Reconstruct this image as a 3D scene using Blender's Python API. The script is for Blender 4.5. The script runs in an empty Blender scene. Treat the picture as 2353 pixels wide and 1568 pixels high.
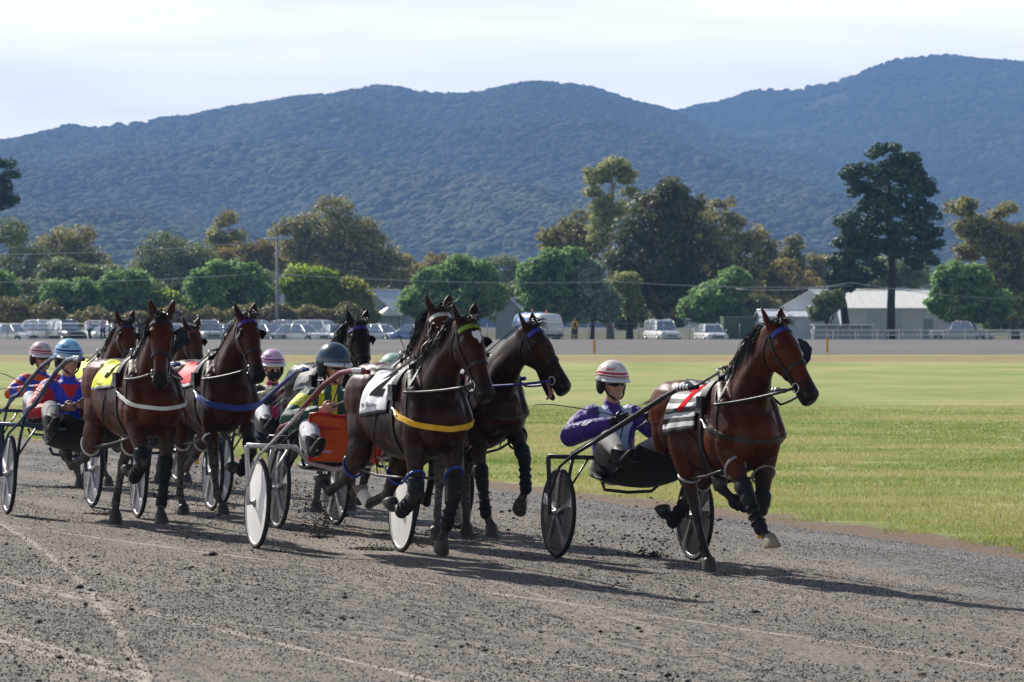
import bpy, bmesh, math, random
import numpy as np
from mathutils import Vector, Matrix, Quaternion, noise as mnoise
from mathutils.bvhtree import BVHTree

R = math.radians
random.seed(7)
rng = np.random.default_rng(7)
SC = bpy.context.scene
COL = SC.collection

# ------------------------------------------------------------------ camera
HAZE_D = 0.000205
FPX = 8500.0          # focal length in the pixels of a 2353 px wide picture
CAM_Z = 2.05          # eye height above the infield
HOR = 744.0           # the row of the horizon in that picture
cam_d = bpy.data.cameras.new('camera')
cam_d.sensor_width = 36.0
cam_d.lens = 36.0 * FPX / 2353.0
cam_d.clip_end = 20000
cam_d.clip_start = 0.5
cam = bpy.data.objects.new('camera', cam_d)
COL.objects.link(cam)
cam.location = (0, 0, CAM_Z)
cam.rotation_euler = (R(90) - math.atan((784 - HOR) / FPX), 0, 0)
cam_d.dof.use_dof = True
cam_d.dof.focus_distance = 29.5
cam_d.dof.aperture_fstop = 9.0
SC.camera = cam

# ------------------------------------------------------------------ world and sun
SUN_AZ, SUN_EL = R(-38), R(37)          # ahead of the camera, to its left
w = bpy.data.worlds.new('World')
SC.world = w
w.use_nodes = True
nt = w.node_tree
nt.nodes.clear()
N = nt.nodes.new
L = nt.links.new
wout = N('ShaderNodeOutputWorld')
bg = N('ShaderNodeBackground')
sky = N('ShaderNodeTexSky')
sky.sky_type = 'NISHITA'
sky.sun_disc = False
sky.sun_elevation = SUN_EL
sky.sun_rotation = SUN_AZ
sky.dust_density = 1.0
sky.air_density = 1.0
bg.inputs['Strength'].default_value = 0.05
# thin bright cloud sheet, laid out on a flat layer above the place
tc = N('ShaderNodeTexCoord')
sep = N('ShaderNodeSeparateXYZ')
L(tc.outputs['Generated'], sep.inputs[0])
den = N('ShaderNodeMath'); den.operation = 'ADD'; den.inputs[1].default_value = 0.04
ab = N('ShaderNodeMath'); ab.operation = 'ABSOLUTE'
L(sep.outputs['Z'], ab.inputs[0]); L(ab.outputs[0], den.inputs[0])
dx = N('ShaderNodeMath'); dx.operation = 'DIVIDE'; L(sep.outputs['X'], dx.inputs[0]); L(den.outputs[0], dx.inputs[1])
dy = N('ShaderNodeMath'); dy.operation = 'DIVIDE'; L(sep.outputs['Y'], dy.inputs[0]); L(den.outputs[0], dy.inputs[1])
cmb = N('ShaderNodeCombineXYZ'); L(dx.outputs[0], cmb.inputs[0]); L(dy.outputs[0], cmb.inputs[1])
cn = N('ShaderNodeTexNoise'); cn.inputs['Scale'].default_value = .75; cn.inputs['Detail'].default_value = 8
cn.inputs['Roughness'].default_value = 0.58; cn.inputs['Distortion'].default_value = 0.35
L(cmb.outputs[0], cn.inputs['Vector'])
cr = N('ShaderNodeValToRGB')
cr.color_ramp.elements[0].position = 0.30; cr.color_ramp.elements[0].color = (0.55, 0.55, 0.55, 1)
cr.color_ramp.elements[1].position = 0.62; cr.color_ramp.elements[1].color = (1, 1, 1, 1)
L(cn.outputs['Fac'], cr.inputs[0])
# a thin layer looks denser the flatter the line of sight through it
tau = N('ShaderNodeMath'); tau.operation = 'DIVIDE'; tau.inputs[0].default_value = 0.055; L(den.outputs[0], tau.inputs[1])
# cloud banked low round the horizon, thinned unseen overhead to lower fill light
bank = N('ShaderNodeMapRange'); bank.interpolation_type = 'SMOOTHSTEP'; L(ab.outputs[0], bank.inputs[0])
bank.inputs[1].default_value = 0.09; bank.inputs[2].default_value = 0.34; bank.inputs[3].default_value = 1.0; bank.inputs[4].default_value = 0.12
tb = N('ShaderNodeMath'); tb.operation = 'MULTIPLY'; L(tau.outputs[0], tb.inputs[0]); L(bank.outputs[0], tb.inputs[1])
opt = N('ShaderNodeMath'); opt.operation = 'MULTIPLY'; L(cr.outputs[0], opt.inputs[0]); L(tb.outputs[0], opt.inputs[1])
ex = N('ShaderNodeMath'); ex.operation = 'POWER'; ex.inputs[0].default_value = 0.04; L(opt.outputs[0], ex.inputs[1])
cov = N('ShaderNodeMath'); cov.operation = 'SUBTRACT'; cov.inputs[0].default_value = 1.0; L(ex.outputs[0], cov.inputs[1])
mx = N('ShaderNodeMix'); mx.data_type = 'RGBA'
L(cov.outputs[0], mx.inputs[0])
L(sky.outputs[0], [i for i in mx.inputs if i.name == 'A' and i.type == 'RGBA'][0])
# forward-scattering cloud: bright towards the sun, dimmed unseen behind the camera to cut fill
sd_ = N('ShaderNodeVectorMath'); sd_.operation = 'DOT_PRODUCT'; L(tc.outputs['Generated'], sd_.inputs[0])
sd_.inputs[1].default_value = (math.sin(SUN_AZ) * math.cos(SUN_EL), math.cos(SUN_AZ) * math.cos(SUN_EL), math.sin(SUN_EL))
pf = N('ShaderNodeMapRange'); pf.interpolation_type = 'SMOOTHSTEP'; L(sd_.outputs['Value'], pf.inputs[0])
pf.inputs[1].default_value = -0.7; pf.inputs[2].default_value = 0.8; pf.inputs[3].default_value = 0.27; pf.inputs[4].default_value = 1.05
cb = N('ShaderNodeVectorMath'); cb.operation = 'SCALE'; cb.inputs[0].default_value = (48.0, 46.2, 43.0); L(pf.outputs[0], cb.inputs['Scale'])
L(cb.outputs[0], [i for i in mx.inputs if i.name == 'B' and i.type == 'RGBA'][0])
L([o for o in mx.outputs if o.type == 'RGBA'][0], bg.inputs['Color'])
L(bg.outputs[0], wout.inputs['Surface'])

sun_d = bpy.data.lights.new('sun', 'SUN')
sun_d.energy = 5.0
sun_d.angle = R(0.55)
sun_d.color = (1.0, 0.95, 0.87)
sun = bpy.data.objects.new('sun', sun_d)
COL.objects.link(sun)
SUN_DIR = Vector((math.sin(SUN_AZ) * math.cos(SUN_EL), math.cos(SUN_AZ) * math.cos(SUN_EL), math.sin(SUN_EL)))
sun.rotation_euler = (-SUN_DIR).to_track_quat('-Z', 'Y').to_euler()

vs = SC.view_settings
SC.display_settings.display_device = 'sRGB'
vs.view_transform = 'Standard'
vs.look = 'None'
vs.exposure = 0.62
vs.gamma = 1.0
vs.use_curve_mapping = False
SC.cycles.use_denoising = True
SC.cycles.max_bounces = 8
SC.cycles.volume_bounces = 1
SC.cycles.transparent_max_bounces = 8
SC.cycles.sample_clamp_indirect = 6.0

# ------------------------------------------------------------------ helpers
def at(px, py, d):
    """the point seen at (px, py) of the 2353 x 1568 picture, d metres away"""
    return Vector(((px - 1176.5) / FPX * d, d, CAM_Z - (py - HOR) / FPX * d))

def tag(o, label=None, cat=None, group=None, kind=None):
    if label: o['label'] = label
    if cat: o['category'] = cat
    if group: o['group'] = group
    if kind: o['kind'] = kind
    return o

def empty(name, loc=(0, 0, 0), rz=0.0):
    o = bpy.data.objects.new(name, None)
    o.empty_display_size = 0.2
    COL.objects.link(o)
    o.location = loc
    o.rotation_euler = (0, 0, rz)
    return o

def link(name, me, mat=None, parent=None):
    o = bpy.data.objects.new(name, me)
    COL.objects.link(o)
    if mat is not None and len(me.materials) == 0:
        for m in (mat if isinstance(mat, (list, tuple)) else [mat]):
            me.materials.append(m)
    if parent is not None:
        o.parent = parent
    return o

class MB:
    """collects simple shapes and links them as one mesh object"""
    def __init__(s):
        s.v, s.f, s.mi, s.sm = [], [], [], []
    def add(s, vs, fs, mi=0, smooth=False):
        b = len(s.v)
        s.v.extend([tuple(p) for p in vs])
        for f in fs:
            s.f.append(tuple(i + b for i in f)); s.mi.append(mi); s.sm.append(smooth)
        return s
    def box(s, c, size, rz=0.0, mi=0, M=None):
        hx, hy, hz = size[0] / 2, size[1] / 2, size[2] / 2
        vs = []
        for z in (-hz, hz):
            for x, y in ((-hx, -hy), (hx, -hy), (hx, hy), (-hx, hy)):
                p = Vector((x, y, z))
                if M is not None: p = M @ p
                elif rz: p = Matrix.Rotation(rz, 3, 'Z') @ p
                vs.append(Vector(c) + p)
        return s.add(vs, [(3, 2, 1, 0), (4, 5, 6, 7), (0, 1, 5, 4), (1, 2, 6, 5), (2, 3, 7, 6), (3, 0, 4, 7)], mi)
    def tube(s, pts, r, n=8, mi=0, cap=True, side=None, flat=1.0):
        pts = [Vector(p) for p in pts]
        m = len(pts)
        rr = r if isinstance(r, (list, tuple)) else [r] * m
        vs, fs = [], []
        prev = None
        for i, p in enumerate(pts):
            t = (pts[min(i + 1, m - 1)] - pts[max(i - 1, 0)])
            t = t.normalized() if t.length > 1e-9 else Vector((0, 0, 1))
            if prev is None:
                ref = Vector(side) if side is not None else (Vector((0, 0, 1)) if abs(t.z) < .9 else Vector((1, 0, 0)))
            else:
                ref = prev
            a = (ref - t * ref.dot(t))
            a = a.normalized() if a.length > 1e-6 else t.orthogonal().normalized()
            prev = a
            b = t.cross(a)
            for k in range(n):
                q = 2 * math.pi * k / n
                vs.append(p + a * math.cos(q) * rr[i] + b * math.sin(q) * rr[i] * flat)
        for i in range(m - 1):
            for k in range(n):
                k2 = (k + 1) % n
                fs.append((i * n + k, i * n + k2, (i + 1) * n + k2, (i + 1) * n + k))
        if cap:
            fs.append(tuple(range(n - 1, -1, -1)))
            fs.append(tuple((m - 1) * n + k for k in range(n)))
        return s.add(vs, fs, mi, True)
    def ell(s, c, r, M=None, nu=14, nv=8, mi=0, top=None):
        vs, fs = [], []
        for j in range(nv + 1):
            th = math.pi * j / nv
            for k in range(nu):
                ph = 2 * math.pi * k / nu
                p = Vector((r[0] * math.sin(th) * math.cos(ph), r[1] * math.sin(th) * math.sin(ph), r[2] * math.cos(th)))
                if M is not None: p = M @ p
                vs.append(Vector(c) + p)
        for j in range(nv):
            for k in range(nu):
                k2 = (k + 1) % nu
                fs.append((j * nu + k, (j + 1) * nu + k, (j + 1) * nu + k2, j * nu + k2))
        return s.add(vs, fs, mi, True)
    def quad(s, a, b, c, d, mi=0):
        return s.add([a, b, c, d], [(0, 1, 2, 3)], mi)
    def mesh(s, name):
        me = bpy.data.meshes.new(name)
        me.from_pydata(s.v, [], s.f)
        if s.f:
            me.polygons.foreach_set('material_index', s.mi)
            me.polygons.foreach_set('use_smooth', s.sm)
        me.update()
        return me
    def build(s, name, mat=None, parent=None):
        return link(name, s.mesh(name), mat, parent)

def torus_pts(c, nrm, rx, ry=None, n=24, up=(0, 0, 1)):
    nrm = Vector(nrm).normalized()
    a = Vector(up) - nrm * Vector(up).dot(nrm)
    a = a.normalized() if a.length > 1e-5 else nrm.orthogonal().normalized()
    b = nrm.cross(a)
    ry = rx if ry is None else ry
    return [Vector(c) + a * rx * math.cos(2 * math.pi * k / n) + b * ry * math.sin(2 * math.pi * k / n) for k in range(n + 1)]

def loft_arrays(secs, n=20, expo=2.0):
    """secs: (centre, side, up, half width, half depth above, half depth below)"""
    V, F = [], []
    def ring(c, s_, u_, a, bt, bb):
        for k in range(n):
            q = 2 * math.pi * k / n
            cs, sn = math.cos(q), math.sin(q)
            x = math.copysign(abs(cs) ** (2 / expo), cs) * a
            y = math.copysign(abs(sn) ** (2 / expo), sn)
            y *= bt if sn > 0 else bb
            V.append(c + s_ * x + u_ * y)
    for sc in secs:
        ring(*sc)
    m = len(secs)
    for i in range(m - 1):
        for k in range(n):
            k2 = (k + 1) % n
            F.append((i * n + k, i * n + k2, (i + 1) * n + k2, (i + 1) * n + k))
    F.append(tuple(range(n - 1, -1, -1)))
    F.append(tuple((m - 1) * n + k for k in range(n)))
    return V, F

def limb(mb, pts, ra, rb=None, side=(0, 1, 0), n=14, expo=2.0):
    """a tapered limb: ra = half width along 'side', rb = half depth across it; round ends"""
    pts = [Vector(p) for p in pts]
    rb = ra if rb is None else rb
    m = len(pts)
    secs = []
    tan = []
    for i in range(m):
        t = pts[min(i + 1, m - 1)] - pts[max(i - 1, 0)]
        tan.append(t.normalized())
    def sec(p, t, a, b):
        s_ = Vector(side) - t * Vector(side).dot(t)
        s_ = s_.normalized() if s_.length > 1e-4 else t.orthogonal().normalized()
        u_ = t.cross(s_)
        return (p, s_, u_, a, b, b)
    for e, k in ((-1, .25), (-.7, .72)):
        r0 = min(ra[0], rb[0])
        secs.append(sec(pts[0] + tan[0] * r0 * e * .8, tan[0], ra[0] * k, rb[0] * k))
    for i in range(m):
        secs.append(sec(pts[i], tan[i], ra[i], rb[i]))
    for e, k in ((.7, .72), (1, .25)):
        r0 = min(ra[-1], rb[-1])
        secs.append(sec(pts[-1] + tan[-1] * r0 * e * .8, tan[-1], ra[-1] * k, rb[-1] * k))
    V, F = loft_arrays(secs, n, expo)
    mb.add(V, F, 0, True)

def fuse(mb, voxel, smooth_it=6, fac=.5, name='body'):
    """one continuous surface out of overlapping closed shapes"""
    me = mb.mesh(name)
    tmp = bpy.data.objects.new('tmp_fuse', me)
    COL.objects.link(tmp)
    rm = tmp.modifiers.new('r', 'REMESH'); rm.mode = 'VOXEL'; rm.voxel_size = voxel; rm.adaptivity = 0.0
    if smooth_it:
        sm = tmp.modifiers.new('s', 'SMOOTH'); sm.factor = fac; sm.iterations = smooth_it
    dg = bpy.context.evaluated_depsgraph_get()
    ev = tmp.evaluated_get(dg)
    out = bpy.data.meshes.new_from_object(ev, depsgraph=dg)
    out.name = name
    bpy.data.objects.remove(tmp)
    bpy.data.meshes.remove(me)
    out.polygons.foreach_set('use_smooth', [True] * len(out.polygons))
    return out

def verts_np(me):
    a = np.empty(len(me.vertices) * 3)
    me.vertices.foreach_get('co', a)
    return a.reshape(-1, 3)

def set_attr(me, name, vals):
    at_ = me.attributes.get(name) or me.attributes.new(name, 'FLOAT', 'POINT')
    at_.data.foreach_set('value', np.asarray(vals, dtype=np.float32))

def set_col(me, name, rgb):
    at_ = me.attributes.get(name) or me.attributes.new(name, 'FLOAT_COLOR', 'POINT')
    c = np.ones((len(rgb), 4), dtype=np.float32); c[:, :3] = rgb
    at_.data.foreach_set('color', c.ravel())

def seg_dist(P, a, b):
    a, b = np.array(a), np.array(b)
    d = b - a
    t = np.clip(((P - a) @ d) / (d @ d), 0, 1)
    return np.linalg.norm(P - (a + t[:, None] * d), axis=1), t

def sstep(x, a, b):
    t = np.clip((x - a) / (b - a), 0, 1)
    return t * t * (3 - 2 * t)

# ------------------------------------------------------------------ materials
def hexc(h):
    h = h.lstrip('#')
    c = [int(h[i:i + 2], 16) / 255 for i in (0, 2, 4)]
    return tuple(x / 12.92 if x <= .04045 else ((x + .055) / 1.055) ** 2.4 for x in c)

def rgb(r, g, b):
    return tuple(x / 255 / 12.92 if x <= 10 else ((x / 255 + .055) / 1.055) ** 2.4 for x in (r, g, b))

class Mat:
    """small wrapper round a principled node tree"""
    def __init__(s, name, col=(.5, .5, .5), rough=.6, metal=0.0, spec=.5):
        s.m = bpy.data.materials.new(name)
        s.m.use_nodes = True
        s.nt = s.m.node_tree
        s.p = s.nt.nodes['Principled BSDF']
        s.p.inputs['Base Color'].default_value = (*col, 1)
        s.p.inputs['Roughness'].default_value = rough
        s.p.inputs['Metallic'].default_value = metal
        s.p.inputs['Specular IOR Level'].default_value = spec
    def n(s, t, **kw):
        nd = s.nt.nodes.new(t)
        for k, v in kw.items(): setattr(nd, k, v)
        return nd
    def l(s, a, b): s.nt.links.new(a, b)
    def coord(s, kind='Object'):
        return s.n('ShaderNodeTexCoord').outputs[kind]
    def mapped(s, vec, scale=(1, 1, 1), rot=(0, 0, 0)):
        mp = s.n('ShaderNodeMapping')
        mp.inputs['Scale'].default_value = scale
        mp.inputs['Rotation'].default_value = rot
        s.l(vec, mp.inputs['Vector'])
        return mp.outputs[0]
    def noise(s, vec, scale, detail=4, rough=.55, dist=0.0, out='Fac'):
        nd = s.n('ShaderNodeTexNoise')
        nd.inputs['Scale'].default_value = scale; nd.inputs['Detail'].default_value = detail
        nd.inputs['Roughness'].default_value = rough; nd.inputs['Distortion'].default_value = dist
        if vec is not None: s.l(vec, nd.inputs['Vector'])
        return nd.outputs[out]
    def voronoi(s, vec, scale, feature='F1', out='Distance', rand=1.0):
        nd = s.n('ShaderNodeTexVoronoi', feature=feature)
        nd.inputs['Scale'].default_value = scale
        nd.inputs['Randomness'].default_value = rand
        if vec is not None: s.l(vec, nd.inputs['Vector'])
        return nd.outputs[out]
    def ramp(s, fac, stops, interp='LINEAR'):
        nd = s.n('ShaderNodeValToRGB')
        e = nd.color_ramp.elements
        nd.color_ramp.interpolation = interp
        while len(e) < len(stops): e.new(.5)
        for i, (p, c) in enumerate(stops):
            e[i].position = p
            e[i].color = (*c, 1) if isinstance(c, (tuple, list)) else (c, c, c, 1)
        s.l(fac, nd.inputs[0])
        return nd.outputs[0]
    def math(s, op, a, b=None, c=None):
        nd = s.n('ShaderNodeMath', operation=op)
        for i, x in enumerate((a, b, c)):
            if x is None: continue
            if isinstance(x, (int, float)): nd.inputs[i].default_value = x
            else: s.l(x, nd.inputs[i])
        return nd.outputs[0]
    def mix(s, fac, a, b, blend='MIX'):
        nd = s.n('ShaderNodeMix', data_type='RGBA', blend_type=blend)
        for key, x in (('Factor', fac), ('A', a), ('B', b)):
            i = nd.inputs[key] if key == 'Factor' else [q for q in nd.inputs if q.name == key and q.type == 'RGBA'][0]
            if isinstance(x, (int, float)) and key == 'Factor': i.default_value = x
            elif isinstance(x, (tuple, list)): i.default_value = (*x[:3], 1)
            else: s.l(x, i)
        return [o for o in nd.outputs if o.type == 'RGBA'][0]
    def attr(s, name, out='Fac'):
        nd = s.n('ShaderNodeAttribute', attribute_name=name)
        return nd.outputs[out]
    def bump(s, h, strength=.3, dist=.01, normal=None):
        nd = s.n('ShaderNodeBump')
        nd.inputs['Strength'].default_value = strength; nd.inputs['Distance'].default_value = dist
        s.l(h, nd.inputs['Height'])
        if normal is not None: s.l(normal, nd.inputs['Normal'])
        return nd.outputs[0]
    def col(s, x): s.l(x, s.p.inputs['Base Color'])
    def rough(s, x): s.l(x, s.p.inputs['Roughness'])
    def nrm(s, x): s.l(x, s.p.inputs['Normal'])
    def done(s): return s.m

def simple(name, col, rough=.5, metal=0.0, spec=.5, var=.25, scale=14, bump=.0):
    """a plain material with worn, uneven colour and gloss"""
    M = Mat(name, col, rough, metal, spec)
    v = M.coord()
    nz = M.noise(v, scale, 5, .6)
    M.col(M.ramp(nz, [(.3, tuple(c * (1 - var) for c in col)), (.7, tuple(min(1, c * (1 + var * .6)) for c in col))]))
    M.rough(M.ramp(M.noise(v, scale * 2.3, 3), [(.3, max(.05, rough - .1)), (.7, min(1, rough + .12))]))
    if bump:
        M.nrm(M.bump(M.noise(v, scale * 6, 4), bump, .004))
    return M.done()

_pl = {}
def plain(name, hx, rough=.5, metal=0.0, var=.15):
    k = (name, hx)
    if k not in _pl: _pl[k] = simple(name, hexc(hx), rough, metal, .5, var, 18)
    return _pl[k]

# ------------------------------------------------------------------ lie of the land
_E = np.array([(31.9, 4.41), (37.0, 3.15), (42.9, .75), (47.6, -1.05), (56.0, -4.4), (64.3, -8.6)])
_EP = np.polyfit(_E[:, 0], _E[:, 1], 2)
def edge_x(y):
    return np.polyval(_EP, np.clip(y, 12, 90)) + np.polyval(np.polyder(_EP), np.clip(y, 12, 90)) * (y - np.clip(y, 12, 90))
def edge_dx(y):
    return np.polyval(np.polyder(_EP), np.clip(y, 12, 90))
BANK = .043
def track_u(x, y):
    """metres from the inside edge of the track, positive on the track"""
    return (edge_x(y) - x) / np.sqrt(1 + edge_dx(y) ** 2)
def ground_z(x, y):
    u = track_u(x, y)
    return float(np.clip(u, 0, 16) * BANK) + float(np.clip(u, 0, .6)) * 0
def ground_at(px, py):
    """where the line of sight through picture point (px, py) meets the track"""
    d = 12.0
    while d < 120:
        p = at(px, py, d)
        if p.z <= ground_z(p.x, p.y): break
        d += .02
    return Vector((p.x, p.y, ground_z(p.x, p.y)))

# ------------------------------------------------------------------ ground sheets
def grid_mesh(name, X, Y, Z):
    """X, Y, Z: 2-D arrays"""
    r, c = X.shape
    V = np.stack([X, Y, Z], -1).reshape(-1, 3)
    idx = np.arange(r * c).reshape(r, c)
    F = np.stack([idx[:-1, :-1], idx[:-1, 1:], idx[1:, 1:], idx[1:, :-1]], -1).reshape(-1, 4)
    me = bpy.data.meshes.new(name)
    me.vertices.add(len(V)); me.vertices.foreach_set('co', V.ravel())
    me.loops.add(F.size); me.loops.foreach_set('vertex_index', F.ravel().astype(np.int32))
    me.polygons.add(len(F)); me.polygons.foreach_set('loop_start', np.arange(0, F.size, 4, dtype=np.int32))
    me.update(calc_edges=True)
    me.polygons.foreach_set('use_smooth', [True] * len(F))
    return me

def vnoise(x, y, seed=0):
    """smooth value noise on arrays"""
    xi, yi = np.floor(x).astype(int), np.floor(y).astype(int)
    fx, fy = x - xi, y - yi
    fx = fx * fx * (3 - 2 * fx); fy = fy * fy * (3 - 2 * fy)
    def hsh(a, b):
        h = (a * 374761393 + b * 668265263 + seed * 982451653) & 0x7fffffff
        h = ((h ^ (h >> 13)) * 1274126177) & 0x7fffffff
        return ((h ^ (h >> 16)) & 0xffff) / 65535.0
    a = hsh(xi, yi); b = hsh(xi + 1, yi); c = hsh(xi, yi + 1); d = hsh(xi + 1, yi + 1)
    return (a * (1 - fx) + b * fx) * (1 - fy) + (c * (1 - fx) + d * fx) * fy

def fbm(x, y, oct=4, seed=0):
    v = 0; a = .5
    for o in range(oct):
        v = v + a * vnoise(x * 2 ** o, y * 2 ** o, seed + o); a *= .5
    return v

def track_height(U, S):
    """relief of the worked track: loose ridges along the running line, clods and hoof marks; U across, S along"""
    z = (fbm(U * 2.2, S * .35, 3, 1) - .45) * .022
    z = z + (fbm(U * 9, S * 4, 3, 11) - .45) * .016
    cl = fbm(U * 15, S * 9, 2, 23)
    z = z + np.clip(cl - .52, 0, 1) * .075 * sstep(fbm(U * 1.3, S * .5, 2, 31), .38, .55)
    return z

# the racing surface, laid out across (u) and along (s) its inside edge
rows = np.concatenate([np.linspace(13, 24, 50), np.geomspace(24.1, 62, 430), np.linspace(62.5, 125, 80)])
us = np.concatenate([np.linspace(0, 12, 300), np.linspace(12.2, 24, 30)])
YY, UU = np.meshgrid(rows, us, indexing='ij')
sl = edge_dx(YY); nn = np.sqrt(1 + sl ** 2)
XX = edge_x(YY) - UU * nn                        # straight across the picture, u metres from the edge
ZZ = np.clip(UU, 0, 16) * BANK + .004
fade = sstep(UU, 0.0, .35)
ZZ = ZZ + track_height(UU, YY) * fade * sstep(-YY, -90, -60)
ZZ = ZZ - track_height(UU, YY).mean() * fade * 0
tme = grid_mesh('racetrack', XX, YY, ZZ)
set_attr(tme, 'u', UU.ravel()); set_attr(tme, 's', YY.ravel())

def track_mat():
    M = Mat('crushed_gravel_track', (.2, .19, .18), .92, 0, .25)
    v = M.coord()
    u, s_ = M.attr('u'), M.attr('s')
    cmb_ = M.n('ShaderNodeCombineXYZ'); M.l(u, cmb_.inputs[0]); M.l(s_, cmb_.inputs[1])
    us_ = cmb_.outputs[0]
    base = M.ramp(M.noise(M.mapped(us_, (.9, .16, 1)), 1.6, 5, .6), [(.32, rgb(116, 107, 99)), (.52, rgb(138, 128, 119)), (.72, rgb(154, 144, 133))])
    grain = M.noise(v, 60, 3, .7)
    c = M.mix(M.ramp(grain, [(.34, .75), (.52, 0.0)]), base, rgb(51, 48, 45))
    c = M.mix(M.ramp(M.noise(v, 110, 2, .6), [(.58, 0.0), (.70, .8)]), c, rgb(170, 166, 161))
    damp = M.noise(M.mapped(us_, (4.2, 1.3, 1)), 2.3, 5, .66)
    patch = M.ramp(M.noise(M.mapped(us_, (.8, .10, 1)), 1.1, 3), [(.42, 0.0), (.60, 1.0)])
    dk = M.math('MULTIPLY', M.ramp(damp, [(.48, 0.0), (.60, .9)]), patch)
    c = M.mix(dk, c, rgb(58, 55, 53))
    # the finer bluish grit along the rail side
    rail = M.ramp(M.math('ADD', u, M.math('MULTIPLY', M.noise(v, 1.2, 3), 1.2)), [(.06, 1.0), (.20, 0.0)])
    rl = M.n('ShaderNodeMapRange'); M.l(M.math('ADD', u, M.math('MULTIPLY', M.noise(v, .9, 3), 1.6)), rl.inputs[0])
    rl.inputs[1].default_value = 3.4; rl.inputs[2].default_value = 1.6; rl.inputs[3].default_value = 0; rl.inputs[4].default_value = .55
    c = M.mix(rl.outputs[0], c, M.mix(M.ramp(grain, [(.42, 0.0), (.56, 1.0)]), rgb(66, 68, 73), rgb(138, 139, 142)))
    M.col(c)
    # raked grit: streaks drawn out along the running line
    gr = M.noise(M.mapped(us_, (95, 11, 1)), 1.0, 3, .75)
    c = M.mix(M.ramp(gr, [(.36, .85), (.50, 0.0)]), c, rgb(42, 39, 37))
    c = M.mix(M.ramp(gr, [(.56, 0.0), (.70, .7)]), c, rgb(176, 171, 165))
    cl2 = M.noise(M.mapped(us_, (19, 3.2, 1)), 1.0, 4, .7)
    c = M.mix(M.math('MULTIPLY', M.ramp(cl2, [(.56, 0.0), (.66, .85)]), M.ramp(M.noise(M.mapped(us_, (1.4, .2, 1)), 1.0, 3), [(.40, .15), (.58, 1.0)])), c, rgb(53, 49, 48))
    # pale lines left by passing wheels
    def line(pos, slope, wid, amt, ph):
        wob = M.math('MULTIPLY', M.math('SINE', M.math('ADD', M.math('MULTIPLY', s_, .21), ph)), .03)
        d = M.math('SUBTRACT', M.math('ADD', u, M.math('ADD', M.math('MULTIPLY', s_, slope), wob)), pos)
        m = M.ramp(M.math('DIVIDE', M.math('ABSOLUTE', d), wid * 2.2), [(.2, 1.0), (1.0, 0.0)])
        br = M.ramp(M.noise(M.mapped(us_, (2, .6, 1)), 3.0, 3), [(.34, .25), (.55, 1.0)])
        return M.math('MULTIPLY', M.math('MULTIPLY', m, br), amt)
    for a in ((-2.32, -.36, .022, .6, .3), (3.83, -.25, .022, .55, 1.2), (5.27, -.25, .026, .7, 2.2), (5.05, -.27, .03, .7, .8), (-6.55, -.74, .022, .5, 4.0),
              (10.6, .06, .02, .6, 1.1), (4.4, -.22, .012, .5, 5.1), (4.4, .004, .012, .35, 3.0), (1.6, -.30, .012, .5, 2.0), (6.4, .01, .010, .4, 0.4)):
        c = M.mix(line(*a), c, rgb(189, 178, 166))
    M.col(c)
    h1 = M.noise(v, 48, 4, .7)
    h2 = M.noise(M.mapped(us_, (8, 3.5, 1)), 2.2, 5, .65)
    M.nrm(M.bump(h1, .75, .012, M.bump(h2, .6, .04)))
    return M.done()
TRACK_MAT = track_mat()
tr_o = link('racetrack', tme, TRACK_MAT); tag(tr_o, kind='structure')

# loose clods on the surface: the larger ones, one mesh
def clod_mesh(pts, sizes, name, flat=.6):
    V = []; F = []
    base = [Vector(p) for p in ((1, 0, -.2), (.3, .95, -.2), (-.8, .6, -.2), (-.8, -.6, -.2), (.3, -.95, -.2), (.1, .1, .8), (0, 0, -.6))]
    fc = [(0, 1, 5), (1, 2, 5), (2, 3, 5), (3, 4, 5), (4, 0, 5), (1, 0, 6), (2, 1, 6), (3, 2, 6), (4, 3, 6), (0, 4, 6)]
    P = np.array([tuple(p) for p in base])
    n = len(pts)
    rot = rng.uniform(0, 2 * np.pi, n)
    jit = rng.uniform(.55, 1.35, (n, 7, 3))
    B = P[None] * jit
    c, s_ = np.cos(rot), np.sin(rot)
    X = B[:, :, 0] * c[:, None] - B[:, :, 1] * s_[:, None]
    Y = B[:, :, 0] * s_[:, None] + B[:, :, 1] * c[:, None]
    B = np.stack([X, Y, B[:, :, 2] * flat], -1) * np.asarray(sizes)[:, None, None] + np.asarray(pts)[:, None, :]
    F = (np.array(fc)[None] + (np.arange(n) * 7)[:, None, None]).reshape(-1, 3)
    me = bpy.data.meshes.new(name)
    V = B.reshape(-1, 3)
    me.vertices.add(len(V)); me.vertices.foreach_set('co', V.ravel())
    me.loops.add(F.size); me.loops.foreach_set('vertex_index', F.ravel().astype(np.int32))
    me.polygons.add(len(F)); me.polygons.foreach_set('loop_start', np.arange(0, F.size, 3, dtype=np.int32))
    me.update(calc_edges=True)
    return me
CLOD = simple('damp_clod', hexc('#423d3a'), .95, 0, .2, .4, 40, .5)
n = 16000
cy = 15.5 + 42 * rng.random(n) ** 1.15
cu = rng.uniform(.4, 12, n)
keep = fbm(cu * 1.1, cy * .28, 3, 77) > .47
cy, cu = cy[keep], cu[keep]
cx = edge_x(cy) - cu * np.sqrt(1 + edge_dx(cy) ** 2)
cz = np.clip(cu, 0, 16) * BANK + .008 + track_height(cu, cy)
sz = np.exp(rng.normal(-4.75, .55, len(cy))).clip(.004, .045)
tag(link('loose_clods', clod_mesh(np.stack([cx, cy, cz + sz * .2], -1), sz, 'loose_clods', .5), CLOD), 'dark damp clods of earth lying loose over the gravel track', None, None, 'stuff')

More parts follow.
